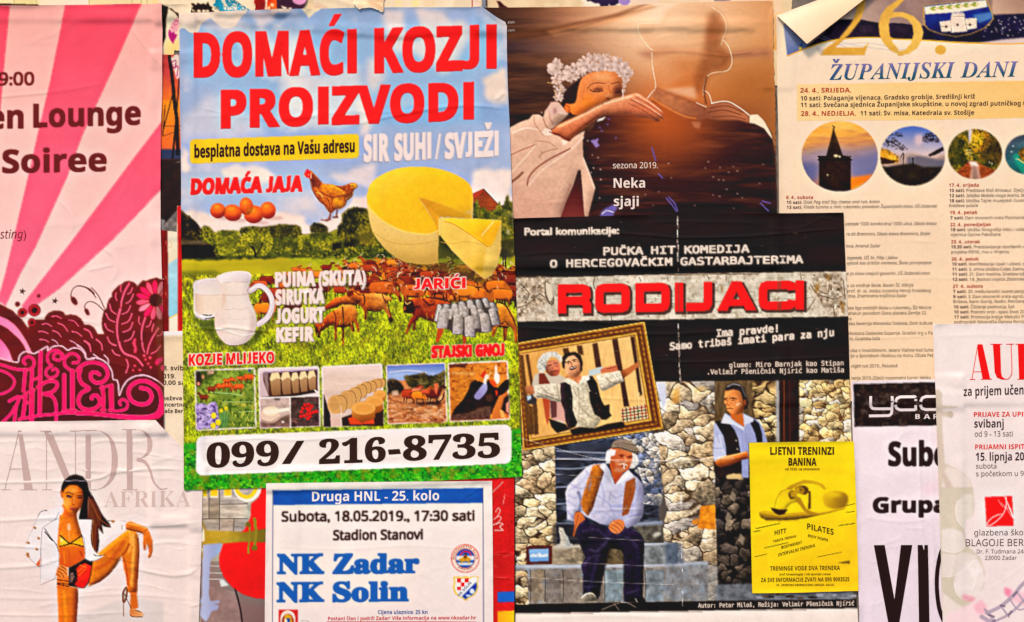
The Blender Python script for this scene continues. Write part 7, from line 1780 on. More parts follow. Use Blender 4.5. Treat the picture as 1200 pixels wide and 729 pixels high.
    whe = np.vstack([smooth(zc('108,180 125,130 170,92 240,64 320,56 400,62 470,82 530,115 556,150 561,200'),5,False),zc('560,278 420,270 330,190 372,250 410,310 415,350 414,468'),smooth(zc('414,468 370,474 310,470 250,455 190,410 145,355 125,310 112,240'),5,False)])
    p.poly(whe,(236,196,118),bl=.4,g=((218,174,92),(0,275),(0,308)),tex=(0.02,14,71))
    p.poly(np.vstack([smooth(zc('108,180 125,130 170,92 240,64 320,56 400,62 470,82 530,115 556,150 561,200'),5,False),zc('556,268 500,245 420,212 330,186 372,250 410,310 412,330'),smooth(zc('412,330 370,344 310,340 250,326 180,290 130,245 112,215'),5,False)]),(248,190,34),bl=.5,g=((252,208,84),(470,250),(440,200)),tex=(0.015,10,72))
    p.poly(zc('330,186 420,212 500,245 560,268 560,278 420,270 440,300 414,352 405,305 370,245'),(226,158,36),bl=.5,g=((244,188,62),(500,250),(550,250)))
    p.poly(zc('520,250 558,264 561,215 550,240'),(236,196,110),bl=.8)
    p.line(smooth(zc('112,215 130,245 180,290 250,326 310,340 370,344 412,330'),4,False),2.2,(250,212,110),.9,sm=0,bl=1); p.line(zc('130,330 200,375 300,388 414,372'),1.0,(206,166,84),.7)
    p.poly(zc('414,270 440,300 425,350 414,350'),(244,204,110),bl=.6)
    wed = zc('425,274 560,278 684,286 682,400 665,480 640,520 612,535 540,480 470,410 424,352')
    p.poly(wed,(234,196,108),bl=.4,g=((214,170,74),(566,300),(545,324)))
    p.poly(zc('425,274 560,278 684,286 660,350 640,392 620,392 560,350 480,300'),(250,208,66),bl=.5,g=((246,184,30),(540,262),(572,285)))
    p.poly(zc('560,340 684,290 680,300 650,380 630,394'),(242,178,24),a=.6,bl=1.5)
    p.poly(zc('432,282 480,302 560,352 620,396 600,520 540,478 470,410 425,352'),(240,198,100),bl=.6,g=((220,174,70),(540,300),(552,322)))
    p.line(zc('440,290 480,302 560,352 622,396 640,392'),1.3,(226,160,40),.8); p.line(zc('600,350 650,290'),1.0,(254,232,150),.8); p.line(zc('425,378 480,384 540,376 600,390'),.9,(216,172,84),.8)
    p.line(wed[3:9],1.0,(216,176,110),.8,sm=0)
    # grey sacks
    pile = z4('66,530 78,460 92,425 120,412 200,408 330,384 440,370 486,358 520,362 540,392 592,398 602,440 634,578 572,602 552,640 484,660 430,650 412,692 320,688 305,672 225,668 210,640 130,602')
    p.poly(pile,(84,74,70),bl=.4)
    S = ((110,415,560,40),(560,400,470,50),(500,362,440,46),(440,374,450,50),(370,376,450,56),(300,392,470,60),(240,408,480,60),(170,412,480,60),(400,420,520,56),(330,430,500,60),(460,452,540,60),(260,450,520,60),(200,455,540,64),(300,450,520,50),(560,450,590,66),(420,470,620,60),(150,460,620,90),(490,490,650,84),(270,500,668,88),(365,512,690,88),(330,476,520,54))
    for x,t,b,w in S:
        sl = (x - 330) * 0.12
        q = z4([(x - w / 2,t + 22),(x - w / 3,t + 4),(x,t - 2),(x + w / 3,t + 5),(x + w / 2,t + 24),(x + w / 2 + sl,b - 16),(x + w / 3 + sl,b),(x - w / 3 + sl,b - 2),(x - w / 2 + sl,b - 14)])
        c = np.array((188,176,170)) * rng.uniform(.9,1.08)
        p.poly(q,c,bl=.35,sm=3,g=(c * .68,z4([(x - 6,0)])[0] * [1,0],z4([(x + w / 2 + 8,0)])[0] * [1,0]),tex=(0.14,2.5,int(x)))
        a = z4([(x,t + 10)])[0]; p.ell(a[0] - 1,a[1],w / 7.29 * .26,1.6,(206,196,192),a=.7,bl=.6); p.line(z4([(x - w / 2,t + 26),(x - w / 2 + sl,b - 10)]),.8,(86,74,70),.7)
    p.shade(jug,1.05,.82,5,-.6,-.6,.01); p.shade(whe,1.06,.85,8,-.5,-1,.02); p.shade(wed,1.05,.88,6,-1,-.5,.02); p.shade(smooth(hen,3),1.25,.6,3,-.3,-1,.14)
    for q in eggs: p.shade(q,1.1,.7,3,-.4,-1,.02)
    # five small photographs
    FR = (246,232,226)
    frames = []
    def frame(q):
        q = Pt(q); pr = []
        for i in range(4):
            a,b,c = q[i - 1],q[i],q[(i + 1) % 4]
            u = (a - b) / np.hypot(*(a - b)) * 2.6; v = (c - b) / np.hypot(*(c - b)) * 2.6
            for t in (0,.33,.66,1): pr.append(b + u * (1 - t) ** 2 + v * t ** 2)
        pr = np.array(pr); frames.append(pr)
        p.poly(pr,FR,bl=.35)
        m = q.mean(0); return m + (q - m) * 0.955
    rnd = lambda: int(rng.integers(0,9999))
    # 1 meadow with goats and tulips
    f1 = frame('228,433.4 298.7,431 300.5,502 229.7,505'); z = Zm(225,420,8.575)
    p.poly(f1,(136,152,66),bl=.3,tex=(0.16,5,81),g=((120,140,60),(0,435),(0,480)))
    p.noise(f1,.8,5,82,1.3,4,tint=(190,186,84)); p.noise(f1,.8,4,83,1,4,tint=(52,76,24))
    p.poly(z('42,128 250,125 220,180 120,230 90,280 45,290'),(66,76,30),a=.8,bl=1.5); p.poly(z('42,128 85,150 92,230 80,280 42,270'),(58,34,20),a=.9,bl=1); p.poly(z('150,128 225,124 210,155 155,168'),(206,166,146),a=.9,bl=.8,tex=(.3,2,2))
    p.ell(*z([(65,255)])[0],2,2.4,(206,140,110)); p.ell(*z([(110,185)])[0],1.5,2.4,(216,150,110)); p.ell(*z([(576,122)])[0],1.8,1.6,(70,76,130))
    for q,w in (('200,345 350,352 500,370',1.2),('470,540 640,530',1.0),('300,440 640,436',.7)): p.line(z(q),w,(170,200,130),.7)
    for x,y,s,f in ((190,310,.5,1),(122,392,.5,-1),(290,280,.5,-1),(350,272,.58,1),(470,285,.58,-1),(345,226,.4,1),(480,200,.4,1),(570,190,.6,-1),(400,215,.35,1)):
        c = z([(x,y)])[0]; goat(c[0],c[1],s,f,(196,92,42) if x not in (190,122) else (120,58,30),rng.random() > .5,False)
    p.poly(torn(z('45,460 240,440 262,560 270,700 48,712'),3,.8,3),(180,160,206),bl=.6,tex=(0.2,3,84)); p.noise(z('45,460 240,440 262,560 270,700 48,712'),1.2,3,85,1,3,tint=(92,74,120))
    p.poly(z('270,560 330,520 370,590 350,690 290,700'),(110,148,90),a=.8,bl=1);
    for q in ('300,690 310,600 290,540','330,690 340,560 345,520','290,700 320,620','350,690 360,600 380,560'): p.line(z(q),.9,(84,130,66),.9)
    for _ in range(26):
        c = z([(rng.uniform(400,625),rng.uniform(560,690))])[0]; p.line([c,c + [rng.uniform(-1.5,1.5),-rng.uniform(2,5)]],.8,(196,204,90) if rng.random() > .4 else (80,104,30),.85,sm=0)
    for x,y,r in ((215,575,26),(260,645,26),(212,676,26),(290,525,18),(340,503,18)): p.ell(*z([(x,y)])[0],r / 8.575,r * 1.15 / 8.575,(250,220,16),bl=.3); p.line(z([(x - 6,y - 14),(x - 4,y + 20)]),.6,(214,160,10),.8)
    # 2 cheese under wraps, ladle and berries
    f2 = frame('302,431.4 373.7,429 375.6,500 304,502.6'); z = Zm(300,420,8.575)
    p.poly(f2,(226,206,206),bl=.3,tex=(.05,10,3)); p.poly(z('70,140 615,112 620,330 600,320 430,372 180,392 60,388'),(88,56,44),bl=.4)
    p.poly(z('38,150 70,148 62,200 100,300 130,386 40,392'),(206,180,180),bl=.6); p.poly(z('66,148 120,150 126,386 100,300'),(150,126,122),bl=.6)
    p.line(z('70,146 616,112'),1.2,(170,150,172)); p.poly(z('180,388 420,350 580,318 600,345 430,374 200,392'),(50,26,18),bl=.4); p.line(z('590,318 620,350'),1.6,(236,220,216))
    for x0,x1,yt,yb in ((136,246,140,376),(248,346,134,366),(348,430,140,352),(430,516,128,338),(514,600,120,320)):
        p.poly(z([(x0,yt + 70),(x0 + 20,yt + 8),(x1 - 22,yt),(x1,yt + 66),(x1,yb - 8),(x0 + 24,yb),(x0 + 6,yb - 60)]),(180,140,104),bl=.4,g=((140,104,74),(0,445),(0,462)))
        p.poly(z([(x0,yt + 72),(x0 + 20,yt + 8),(x1 - 22,yt),(x1,yt + 68),((x0 + x1) / 2 + 16,yt + 60),(x0 + 36,yt + 78),(x0 + 16,yt + 90)]),(236,212,166),bl=.4); p.line(z([(x0 + 2,yt + 80),(x0 + 18,yb)]),.8,(70,44,34),.8)
    p.line(z('38,398 630,380'),1.3,FR); p.line(z('342,390 344,690'),1.1,FR)
    p.poly(z('40,410 336,396 338,688 44,694'),(190,166,158),bl=.3,tex=(.1,6,4)); p.poly(z('180,400 240,400 238,422 190,424'),(116,100,96),bl=.4)
    p.poly(z('45,640 150,650 240,600 338,560 338,690 45,694'),(120,92,80),a=.9,bl=.8,tex=(.25,4,5)); p.ell(*z([(140,575)])[0],11.5,8,(226,196,176),bl=.6); p.ell(*z([(145,530)])[0],9.4,5.6,(240,220,190),bl=.6); p.poly(z('80,522 220,510 336,496 336,525 230,545 90,560'),(246,232,214),bl=.5); p.line(z('60,620 150,640 230,590'),1.0,(176,140,122)); p.ell(*z([(268,640)])[0],1.6,1,(246,236,230))
    p.poly(z('348,392 630,384 636,680 350,690'),(84,62,58),bl=.3,tex=(.3,5,86))
    for x,y in ((490,470),(525,466),(558,482),(468,504),(510,506),(542,506),(456,540),(526,530),(512,562),(548,552),(578,542),(608,534),(484,578),(540,584),(450,584),(520,606)):
        c = z([(x,y)])[0]; p.ell(c[0],c[1],2.0,2.0,(206,30,28),bl=.3); p.ell(c[0] - .5,c[1] - .6,.7,.6,(240,96,84),bl=.3)
    for _ in range(12):
        c = z([(rng.uniform(370,620),rng.uniform(560,670))])[0]; p.line([c,c + [rng.uniform(-4,4),rng.uniform(-1,1)]],.6,(156,104,92),.7,sm=0)
    # 3 rows of round cheeses
    f3 = frame('376.4,429.3 448,426 450,498.7 378.3,501'); z = Zm(375,420,8.575)
    p.poly(f3,(238,212,200),bl=.3,g=((220,190,176),(0,430),(0,470)),tex=(.04,6,87,4))
    p.poly(z('36,360 100,560 110,690 36,690'),(54,38,34),bl=.5); p.poly(z('210,600 320,560 640,510 640,680 220,680'),(66,40,30),bl=.6); p.poly(z('104,600 214,610 216,680 116,680'),(216,180,166),bl=.5)
    def wheel(cx,cy,rx,ry,dx,c):
        a = z([(cx,cy)])[0]; k = 8.575
        for t in np.linspace(1,0,5): p.ell(a[0] + dx * t / k,a[1] - dx * .12 * t / k,rx / k,ry / k,np.array(c) * (.93 if t > 0 else 1.0),bl=.4)
        p.ell(a[0],a[1],rx / k * .86,ry / k * .86,np.array(c) * .82,a=.6,bl=1.4); p.line(ellipse(a[0] + dx / k,a[1],rx / k,ry / k)[28:40],.7,np.array(c) * .5,.7,sm=0); p.line(ellipse(a[0] + dx / k,a[1],rx / k,ry / k)[0:8],.8,np.array(c) * .55,.7,sm=0)
    for cx,cy,rx,ry,dx in ((600,250,26,46,30),(545,260,34,50,40),(495,285,36,56,36),(440,300,36,60,40),(390,335,40,70,40),(330,370,44,76,40),(250,420,56,92,56),(140,465,64,92,66)): wheel(cx,cy,rx,ry,dx,(226,172,112))
    for cx,cy,rx,ry,hgt in ((600,360,60,40,40),(545,430,88,52,70),(436,500,118,66,80)):
        a = z([(cx,cy)])[0]; k = 8.575
        q = np.vstack([ellipse(a[0],a[1] + hgt / k,rx / k,ry / k)[0:20],ellipse(a[0],a[1],rx / k,ry / k)[20:40]]); p.poly(q,(214,140,70),bl=.4,g=((150,84,36),(a[0],a[1]),(a[0] + 3,a[1] + 14))); p.ell(a[0],a[1],rx / k,ry / k,(236,172,98),bl=.4); p.ell(a[0] + 1,a[1] + 1,rx / k * .8,ry / k * .7,(222,148,76),a=.6,bl=1.2)
    p.poly(z('280,600 330,590 420,650 540,610 545,660 300,665'),(212,84,30),bl=.5); p.line(z('210,480 214,670'),.8,(250,224,206),.7)
    # 4 goats on dry ground
    f4 = frame('452,427.7 522,425 524.6,494.6 454,497.7'); z = Zm(450,420,9.11)
    p.poly(f4,(196,128,84),bl=.3,tex=(.14,5,88,2)); p.poly(z('30,80 645,58 650,220 40,240'),(110,130,190),bl=.5,g=((160,178,220),(0,428),(0,440)),tex=(.05,5,2,3)); p.line(z('60,150 250,130 450,150'),1.6,(210,210,220),.7,bl=1)
    p.foliage(z('38,240 70,220 120,225 180,260 210,320 190,380 40,400'),[(40,34,18),(78,66,36),(124,98,66)],89,1.4,.7,(60,50,28))
    p.foliage(z('210,190 300,180 400,160 430,150 440,175 520,190 600,160 645,130 650,350 560,340 480,330 330,330 260,290'),[(46,42,22),(82,74,40),(120,104,64),(150,128,84)],90,1.4,.8,(66,58,32))
    p.poly(z('40,380 650,320 655,690 45,690'),(196,128,82),a=.75,bl=1.5,tex=(.16,3,91,2)); p.noise(z('40,400 650,400 655,690 45,690'),.9,3,92,2,3,tint=(236,190,150)); p.noise(z('40,400 650,400 655,690 45,690'),.9,4,93,2,3,tint=(120,62,34))
    p.poly(z('80,350 150,340 150,395 90,400'),(226,190,170),a=.8,bl=.8); p.poly(z('340,470 540,460 620,470 600,500 360,498'),(50,26,24),a=.85,bl=1)
    for x,y,s,f,c,gz in ((270,385,.95,1,(156,62,26),0),(340,345,.5,1,(206,110,80),0),(380,400,.95,1,(206,116,40),0),(520,385,.9,1,(96,38,22),0),(440,360,.5,1,(176,80,50),0)):
        c0 = z([(x,y)])[0]; goat(c0[0],c0[1],s,f,c,gz,False)
    p.poly(z('530,270 580,265 575,330 560,390 540,350'),(214,110,76),bl=.6); p.line(z('560,470 620,440 640,370'),1.8,(56,34,30),.9)
    # 5 hens in the shade of a shed
    f5 = frame('524.3,425.5 595.2,422.2 597.6,492 526.4,495'); z = Zm(522,415,8.575)
    p.poly(f5,(206,128,54),bl=.3,tex=(.12,4,94),g=((224,142,62),(530,0),(590,0))); p.noise(f5,.9,3,95,1.5,3,tint=(150,80,30)); p.poly(z('60,180 300,190 300,205 60,200'),(240,190,130),a=.7,bl=.8)
    p.poly(z('38,105 150,95 230,90 200,140 120,130 45,145'),(80,44,24),a=.8,bl=.6,tex=(.4,2,3))
    p.poly(z('68,600 90,550 180,450 230,360 250,290 300,255 380,290 440,260 520,340 600,260 640,250 640,350 570,420 520,480 480,560 470,640 60,640'),(44,24,18),bl=.7,tex=(.25,4,96)); p.poly(z('55,650 80,605 240,590 330,540 460,520 470,655 60,670'),(98,70,58),bl=1.2,tex=(.2,3,97))
    p.poly(z('540,420 620,390 640,640 450,650 480,560'),(206,120,60),bl=.7); p.poly(z('590,440 640,400 640,610 560,560'),(40,24,22),bl=.8); p.poly(z('610,500 640,470 640,600 610,580'),(222,150,120),bl=.6); p.poly(z('545,560 575,570 610,640 560,645'),(238,176,100),bl=.5); p.poly(z('450,610 470,600 470,655 448,655'),(232,150,70),bl=.5)
    p.poly(z('285,430 330,360 380,300 400,285 416,300 418,360 380,420 330,458'),(142,132,180),bl=.5,sm=3,g=((170,164,206),(560,460),(568,450))); p.poly(z('382,290 395,230 410,205 440,215 430,245 412,260 408,300'),(240,226,214),bl=.4,sm=3); p.line(z('425,225 460,180'),1.2,(240,190,120))
    p.poly(z('488,240 498,180 500,120 515,118 520,180 545,220 540,280 515,300'),(246,234,222),bl=.4,sm=3); p.poly(z('300,230 312,180 330,190 350,250 320,280'),(232,136,56),bl=.4); p.poly(z('350,220 380,180 410,150 405,200 380,240'),(206,66,26),bl=.4); p.poly(z('440,280 460,250 500,280 520,320 490,335'),(226,90,40),bl=.4); p.poly(z('500,365 520,362 525,400 510,430'),(214,66,40),bl=.4); p.ell(*z([(440,440)])[0],4.5,5,(88,58,50),a=.8,bl=1)
    # panel for the number, label for delivery
    panel = rrect(230,511.2,599.3,557.4,8,-0.0374); p.poly(panel,(246,234,232),bl=.4,tex=(.015,20,3))
    lab = rrect(222.6,163.4,420.6,191.8,4.5,-0.034); p.poly(lab,(252,204,18),bl=.4,tex=(.02,12,3))
    p.line('230,552 300,550',.8,(250,200,190),.4)
    def wr(A):
        for q,a,w in (('212,138 260,136 330,140 400,131 440,132 500,128 560,120',.25,3),('400,150 470,134 540,124 596,128',.5,2.6),('215,381 250,386 270,384 300,388 330,390',.6,2.0),('300,560 360,556 400,548 420,536',.4,2.2),('580,118 592,108',.6,3),('440,60 446,110 440,150',.3,3),('567,12 580,22 592,30',.35,3),('595,60 596,200 600,250',.4,4),('230,520 300,514 350,516 430,510',.35,2),('240,530 262,540 300,538',.3,2),('230,480 300,476 420,472',.2,2),('400,556 470,550 610,540',.25,3),('555,300 556,360 560,420',.25,3)):
            crease(A,q,a,w,.4)
        random_creases(A,215,20,600,560,70,51,amp=(.05,.2),w=(1.5,5),length=(20,90),ang=35)
    P = Poster('blue_sky_poster','large blue sky poster with goats, brown hen, cheese and milk jug under a red title','poster',
               '210,16 270,13.2 332,11 400,9.4 460,8.5 565,8.5 571,13 578,18 586,23 592,26 594,31 594,60 595,100 597,140 599,200 601,250 604,320 607,400 610,500 612,558.6 520,563 420,567.5 320,571.5 215.6,574.6 214,400 212.6,290 212,200 211,120 210.4,60',p,wr=wr,mat=GLOSS)
    # glow and shadow ink behind the words
    WH = (248,226,224)
    RED = (236,6,8)
    hal = [(WH,1.0,.8,0,0)]
    ob = []
    P.text('DOMAĆI',227.4,89.2,417.4,50.5,'x',RED,sl=-.021,glow=[((250,200,200),.6,.5,0,0)],ob=ob)
    P.text('KOZJI',439.2,84,581.4,50.5,'x',RED,sl=-.030,glow=[((250,200,200),.6,.5,0,0)],ob=ob)
    P.text('PROIZVODI',259,149,555,43.2,'x',RED,sl=-.0325,glow=[((250,200,200),.6,.5,0,0)],ob=ob)
    h1 = ob; ob = []
    P.text('SIR',426.4,189,455.8,31,'x',WH,sl=-.04,ob=ob,glow=[((120,110,130),.6,.5,-.6,.6)]); P.text('SUHI',462.4,187.6,505,30.5,'x',WH,sl=-.045,ob=ob,glow=[((120,110,130),.6,.5,-.6,.6)]); P.text('/',510.5,185.6,516.5,29.5,'b',WH,ob=ob); P.text('SVJEŽI',521.5,185.4,584.2,29,'x',WH,sl=-.05,ob=ob,glow=[((120,110,130),.6,.5,-.6,.6)])
    h2 = ob; ob = []
    P.text('DOMAĆA',223.6,227.4,306.4,17.8,'x',RED,sl=-.03,ob=ob,shear=.06,glow=hal); P.text('JAJA',312,225,353.8,17.8,'x',RED,sl=-.035,ob=ob,shear=.06,glow=hal)
    h3 = ob; ob = []
    sh = [((92,72,60),.7,.7,.9,.9)]
    P.text('PUINA (SKUTA)',322.6,336,428.4,16.6,'x',WH,sl=-.028,ob=ob,glow=sh); P.text('SIRUTKA',323,357,379.8,17,'x',WH,sl=-.035,ob=ob,glow=sh)
    P.text('JOGURT',323.6,379,379.8,17,'x',WH,sl=-.035,ob=ob,glow=sh); P.text('KEFIR',324,400.6,367.4,16.2,'x',WH,sl=-.03,ob=ob,glow=sh)
    h4 = ob
    hb = [(WH,.9,.9,0,0)]
    h5 = []; P.text('KOZJE MLIJEKO',221,428.2,321.2,13,'x',RED,sl=-.031,ob=h5,glow=hb)
    h6 = []; P.text('STAJSKI GNOJ',506,419,590.6,13.2,'x',RED,sl=-.032,ob=h6,glow=hb)
    h7 = []; P.text('JARIĆI',485,338.8,545.5,12.2,'x',RED,sl=-.025,ob=h7,glow=hb)
    P.sheet()
    lbl = P.cut('delivery_label',lab,.1); P.text('besplatna dostava na Vašu adresu',227.6,184.6,415.6,14.6,'x',(62,36,20),sl=-.036,parent=lbl,off=.3)
    for h in (h1,h2,h3,h4): P.block(h,'lettering',.3)
    for h in (h5,h6,h7): P.block(h,'lettering',.34)
    pn = P.cut('number_panel',panel,.1)
    ob = []
    DK = (58,40,34)
    P.text('099',241.8,547.8,326.6,27.2,'sx',DK,sl=-.036,parent=pn,off=.3); P.shape([(330,544),(340,543.8),(356.5,516.4),(347.5,516.8)],DK,parent=pn,off=.3); P.text('216',373.6,543.4,452,27.2,'sx',DK,sl=-.036,ob=ob); P.text('8735',472,539.6,586,27.2,'sx',DK,sl=-.036,ob=ob)
    P.shape([(454.5,527),(468,526.2),(470,532),(455.5,533)],DK,ob=ob)
    P.block(ob,'lettering',.3,parent=pn)
    for q,t in zip(frames,('meadow photograph with goats and yellow tulips','photograph of wrapped cheese, ladle and berries','photograph of rows of round cheeses','photograph of goats on dry ground','photograph of hens in shade')):
        P.cut('printed_photograph',q,.1,label=t)
    P.cut('printed_hen',np.vstack([zh('118,225 90,214 58,200 60,160 80,122 110,130 136,148 160,165 200,210 240,255 290,278 410,298 520,280 600,268 630,300 585,345 580,380 560,420 520,450 500,500 470,530 425,556 415,610 426,640 380,648 345,660 300,682 236,664 320,645 335,595 310,560 270,500 205,445 145,340')]),.1)
    for q in eggs: P.cut('printed_egg',q,.1)
    ch = P.cut('printed_cheese',whe,.1); P.cut('cheese_wedge',wed,.18,parent=ch)
    jg = P.cut('printed_jug',jug,.16)
    P.cut('handle',np.vstack([hnd + [2,-2.4],(hnd - [2,-2.4])[::-1]]),.22,parent=jg); P.cut('printed_glass',glass,.1)
    P.cut('printed_sacks',pile,.16)
    for q in (g1,g2,g4,g5): P.cut('printed_goat',q,.1)
goat_poster()

def hanging_scrap():
    k = Zm(320,0,8.57)
    p = Print(400,-40,470,30,(250,228,200))
    p.poly('400,-40 470,-40 470,30 400,30',(250,226,196),g=((232,196,160),(415,0),(428,14)),tex=(.06,6,3))
    p.line(k('810,20 830,60 865,98 900,85 960,75 1030,90 1100,125'),1.2,(255,240,222),.9); p.line(k('960,20 1040,50 1100,80'),1.6,(214,170,140),.7,bl=1)
    P = Poster('torn_paper_scrap','cream curled paper scrap hanging over the top edge of the sky poster','torn scrap',
               torn(k('790,-60 1130,-60 1110,20 1106,60 1108,118 1095,126 1060,104 1020,90 960,78 905,84 868,98 845,80 822,50 805,20'),21,.3,2),p,lift=.9)
    P.sheet()
hanging_scrap()

def match_poster():
    p = Print(300,550,590,880,(245,230,228))
    p.poly('300,550 590,550 590,880 300,880',(246,232,230),g=((238,222,222),(0,570),(0,729)),tex=(.012,40,2))
    bar = Pt('319.8,574.6 566,572 566.2,589.6 319.8,592')
    BL = (10,94,172)
    p.poly(bar,BL,bl=.3,tex=(.04,10,3))
    for q,w in (('319.6,574 318.8,860',.8),('566,572 567.2,860',.9)): p.line(q,w,(84,88,130),sm=0)
    # club badge with a rider
    c = (545.2,654.6)
    p.ell(c[0],c[1],16.6,None,(206,60,52)); p.ell(c[0],c[1],15.8,None,(240,222,214)); p.ell(c[0],c[1],11.6,None,(206,80,66)); p.ell(c[0],c[1],11.0,None,(20,96,176))
    p.poly([(c[0] - 10.6,c[1] - 3.2),(c[0] + 10.6,c[1] - 3.2),(c[0] + 10.8,c[1] + 2),(c[0] - 10.8,c[1] + 2)],(234,226,226),bl=.3)
    p.poly([(c[0] - 9.6,c[1] + 5),(c[0] + 9.6,c[1] + 5),(c[0] + 7.2,c[1] + 8),(c[0] - 7.2,c[1] + 8)],(226,224,230),bl=.3)
    k = Zm(420,550,4.075)
    p.line(k('486,412 496,398 512,392 530,398 538,412'),1.4,(220,40,40))
    p.poly(k('478,430 490,425 500,418 505,408 515,405 520,418 534,424 538,434 528,438 534,448 528,452 518,440 500,442 494,452 488,448 492,438 480,440'),(206,156,60),bl=.3); p.poly(k('502,420 510,408 518,412 516,424 506,428'),(110,60,30),bl=.3); p.ell(*k([(512,404)])[0],1.0,1.1,(60,40,30))
    # shield badge
    sh = k('452,516 478,512 492,518 512,510 530,518 548,512 574,514 568,540 572,560 566,585 550,604 526,616 512,630 498,616 474,606 458,588 452,562 458,540')
    p.poly(sh,(232,184,30),bl=.3); s2 = k('458,521 480,517 494,523 512,516 530,523 546,517 568,519 563,540 566,560 560,582 546,599 524,611 512,622 500,611 478,600 463,584 458,562 463,540')
    p.poly(s2,(242,232,232),bl=.3); p.poly(k('560,530 563,545 566,560 560,582 546,599 524,611 512,622 500,611 486,604'),(16,70,160),bl=.3)
    for i in range(5):
        for j in range(5):
            x,y = 470 + i * 19,522 + j * 19
            if (i + j) % 2 == 0 and x + (y - 522) * 1.15 < 535: p.poly(k([(x,y),(x + 19,y),(x + 19,y + 19),(x,y + 19)]),(216,40,40),bl=.2)
    p.poly(k('470,600 550,512 572,520 566,536 490,612'),(240,236,240),bl=.3); p.ell(*k([(543,583)])[0],3.0,3.0,(226,232,242)); p.poly(k('512,600 536,600 532,610 516,610'),(210,220,240),bl=.3)
    # red square badge
    k2 = Zm(220,550,4.075)
    p.poly(k2('434,670 526,670 526,1000 434,1000'),(200,30,34),bl=.3); p.ell(*k2([(478,725)])[0],9,11.5,(236,220,206)); p.line(k2('448,712 452,690 478,676 504,690 510,712'),1.6,(238,226,214)); p.ell(*k2([(478,728)])[0],7,9,(150,24,30)); p.poly(k2('462,700 478,690 496,704 500,740 480,760 460,740'),(222,170,40),bl=.4); p.poly(k2('470,712 490,712 486,735 474,735'),(40,70,150),bl=.4); p.ell(*k2([(468,724)])[0],1.6,2.6,(246,230,210))
    p.line(k2('540,726 560,722 580,728'),.5,(90,70,70),.7)
    p.line([(383,728.4),(558,729.2)],.7,(200,40,40),sm=0)
    def wr(A):
        for q,a in (('540,586 556,576 564,571',.4),('536,588 548,586 560,580',.3),('440,566 448,580 444,592',.35),('312,640 400,644 480,640 576,646',.12)): crease(A,q,a,1.8,.4)
        random_creases(A,315,570,575,729,26,64,amp=(.04,.12),w=(2,6),length=(30,100),ang=60)
    P = Poster('football_match_poster','white football match poster with a blue header bar and two round club badges','poster',
               '312,566.2 440,564.8 576.6,563.6 577.4,640 578,729 578.6,830 309,830 310.4,700',p,wr=wr)
    D = (62,42,40)
    P.text('Subota, 18.05.2019., 17:30 sati',330.4,611,555.5,11.4,'r',D,sl=-.004,glow=[(D,.5,.9,0,0)])
    P.text('Stadion Stanovi',390.6,633,495,11.2,'r',D,sl=-.01,glow=[(D,.5,.9,0,0)])
    for t,x0,y,x1,y1 in (('NK',325,672,379.6,671.6),('Zadar',390,671.8,491,670.8)): P.text(t,x0,y,x1,22.4,'sx',BL,sl=(y1 - y) / (x1 - x0))
    for t,x0,y,x1,y1 in (('NK',324.6,705,379.6,704.4),('Solin',390.2,704.6,478.6,703.8)): P.text(t,x0,y,x1,22.2,'sx',BL,sl=(y1 - y) / (x1 - x0))
    P.sheet()
    hb = P.cut('header_bar',bar,.1)
    P.text('Druga HNL - 25. kolo',365.6,587.6,514.6,11.2,'b',(248,238,240),sl=-.008,parent=hb,off=.3)
    P.text('Cijena ulaznice: 25 kn',443,719.6,501,4.6,'b',(40,84,150))
    P.text('Postani član i podrži Zadar! Više informacija na www.nkzadar.hr',384.4,727,557.6,4.2,'b',(190,34,40),sl=-.006)
    b1 = P.cut('club_badge',ellipse(c[0],c[1],16.7),.1)
    def arc(top,r):
        def f(X,Y):
            a = (X - c[0]) / r; d = r + (-(Y - 0) if top else (Y - 0))
            return (c[0] + np.sin(a) * d,c[1] - np.cos(a) * d) if top else (c[0] + np.sin(a) * d,c[1] + np.cos(a) * d)
        return f
    P.text('NOGOMETNI KLUB',c[0] - 20.5,0,c[0] + 20.5,2.8,'b',(190,110,60),fn=arc(True,12.4),parent=b1,off=.2)
    P.text('ZADAR',c[0] - 8.5,1.4,c[0] + 8.5,2.8,'b',(190,110,60),fn=arc(False,12.4),parent=b1,off=.2)
    b2 = P.cut('shield_badge',sh,.1)
    P.text('NK SOLIN',0,0,21.5,3.2,'b',(40,60,120),parent=b2,off=.2,fn=lambda X,Y: (538.2 + X * .68 + Y * .72,699.4 - X * .74 + Y * .68))
    P.cut('emblem_square',k2('434,670 526,670 526,760 434,760'),.1)
match_poster()

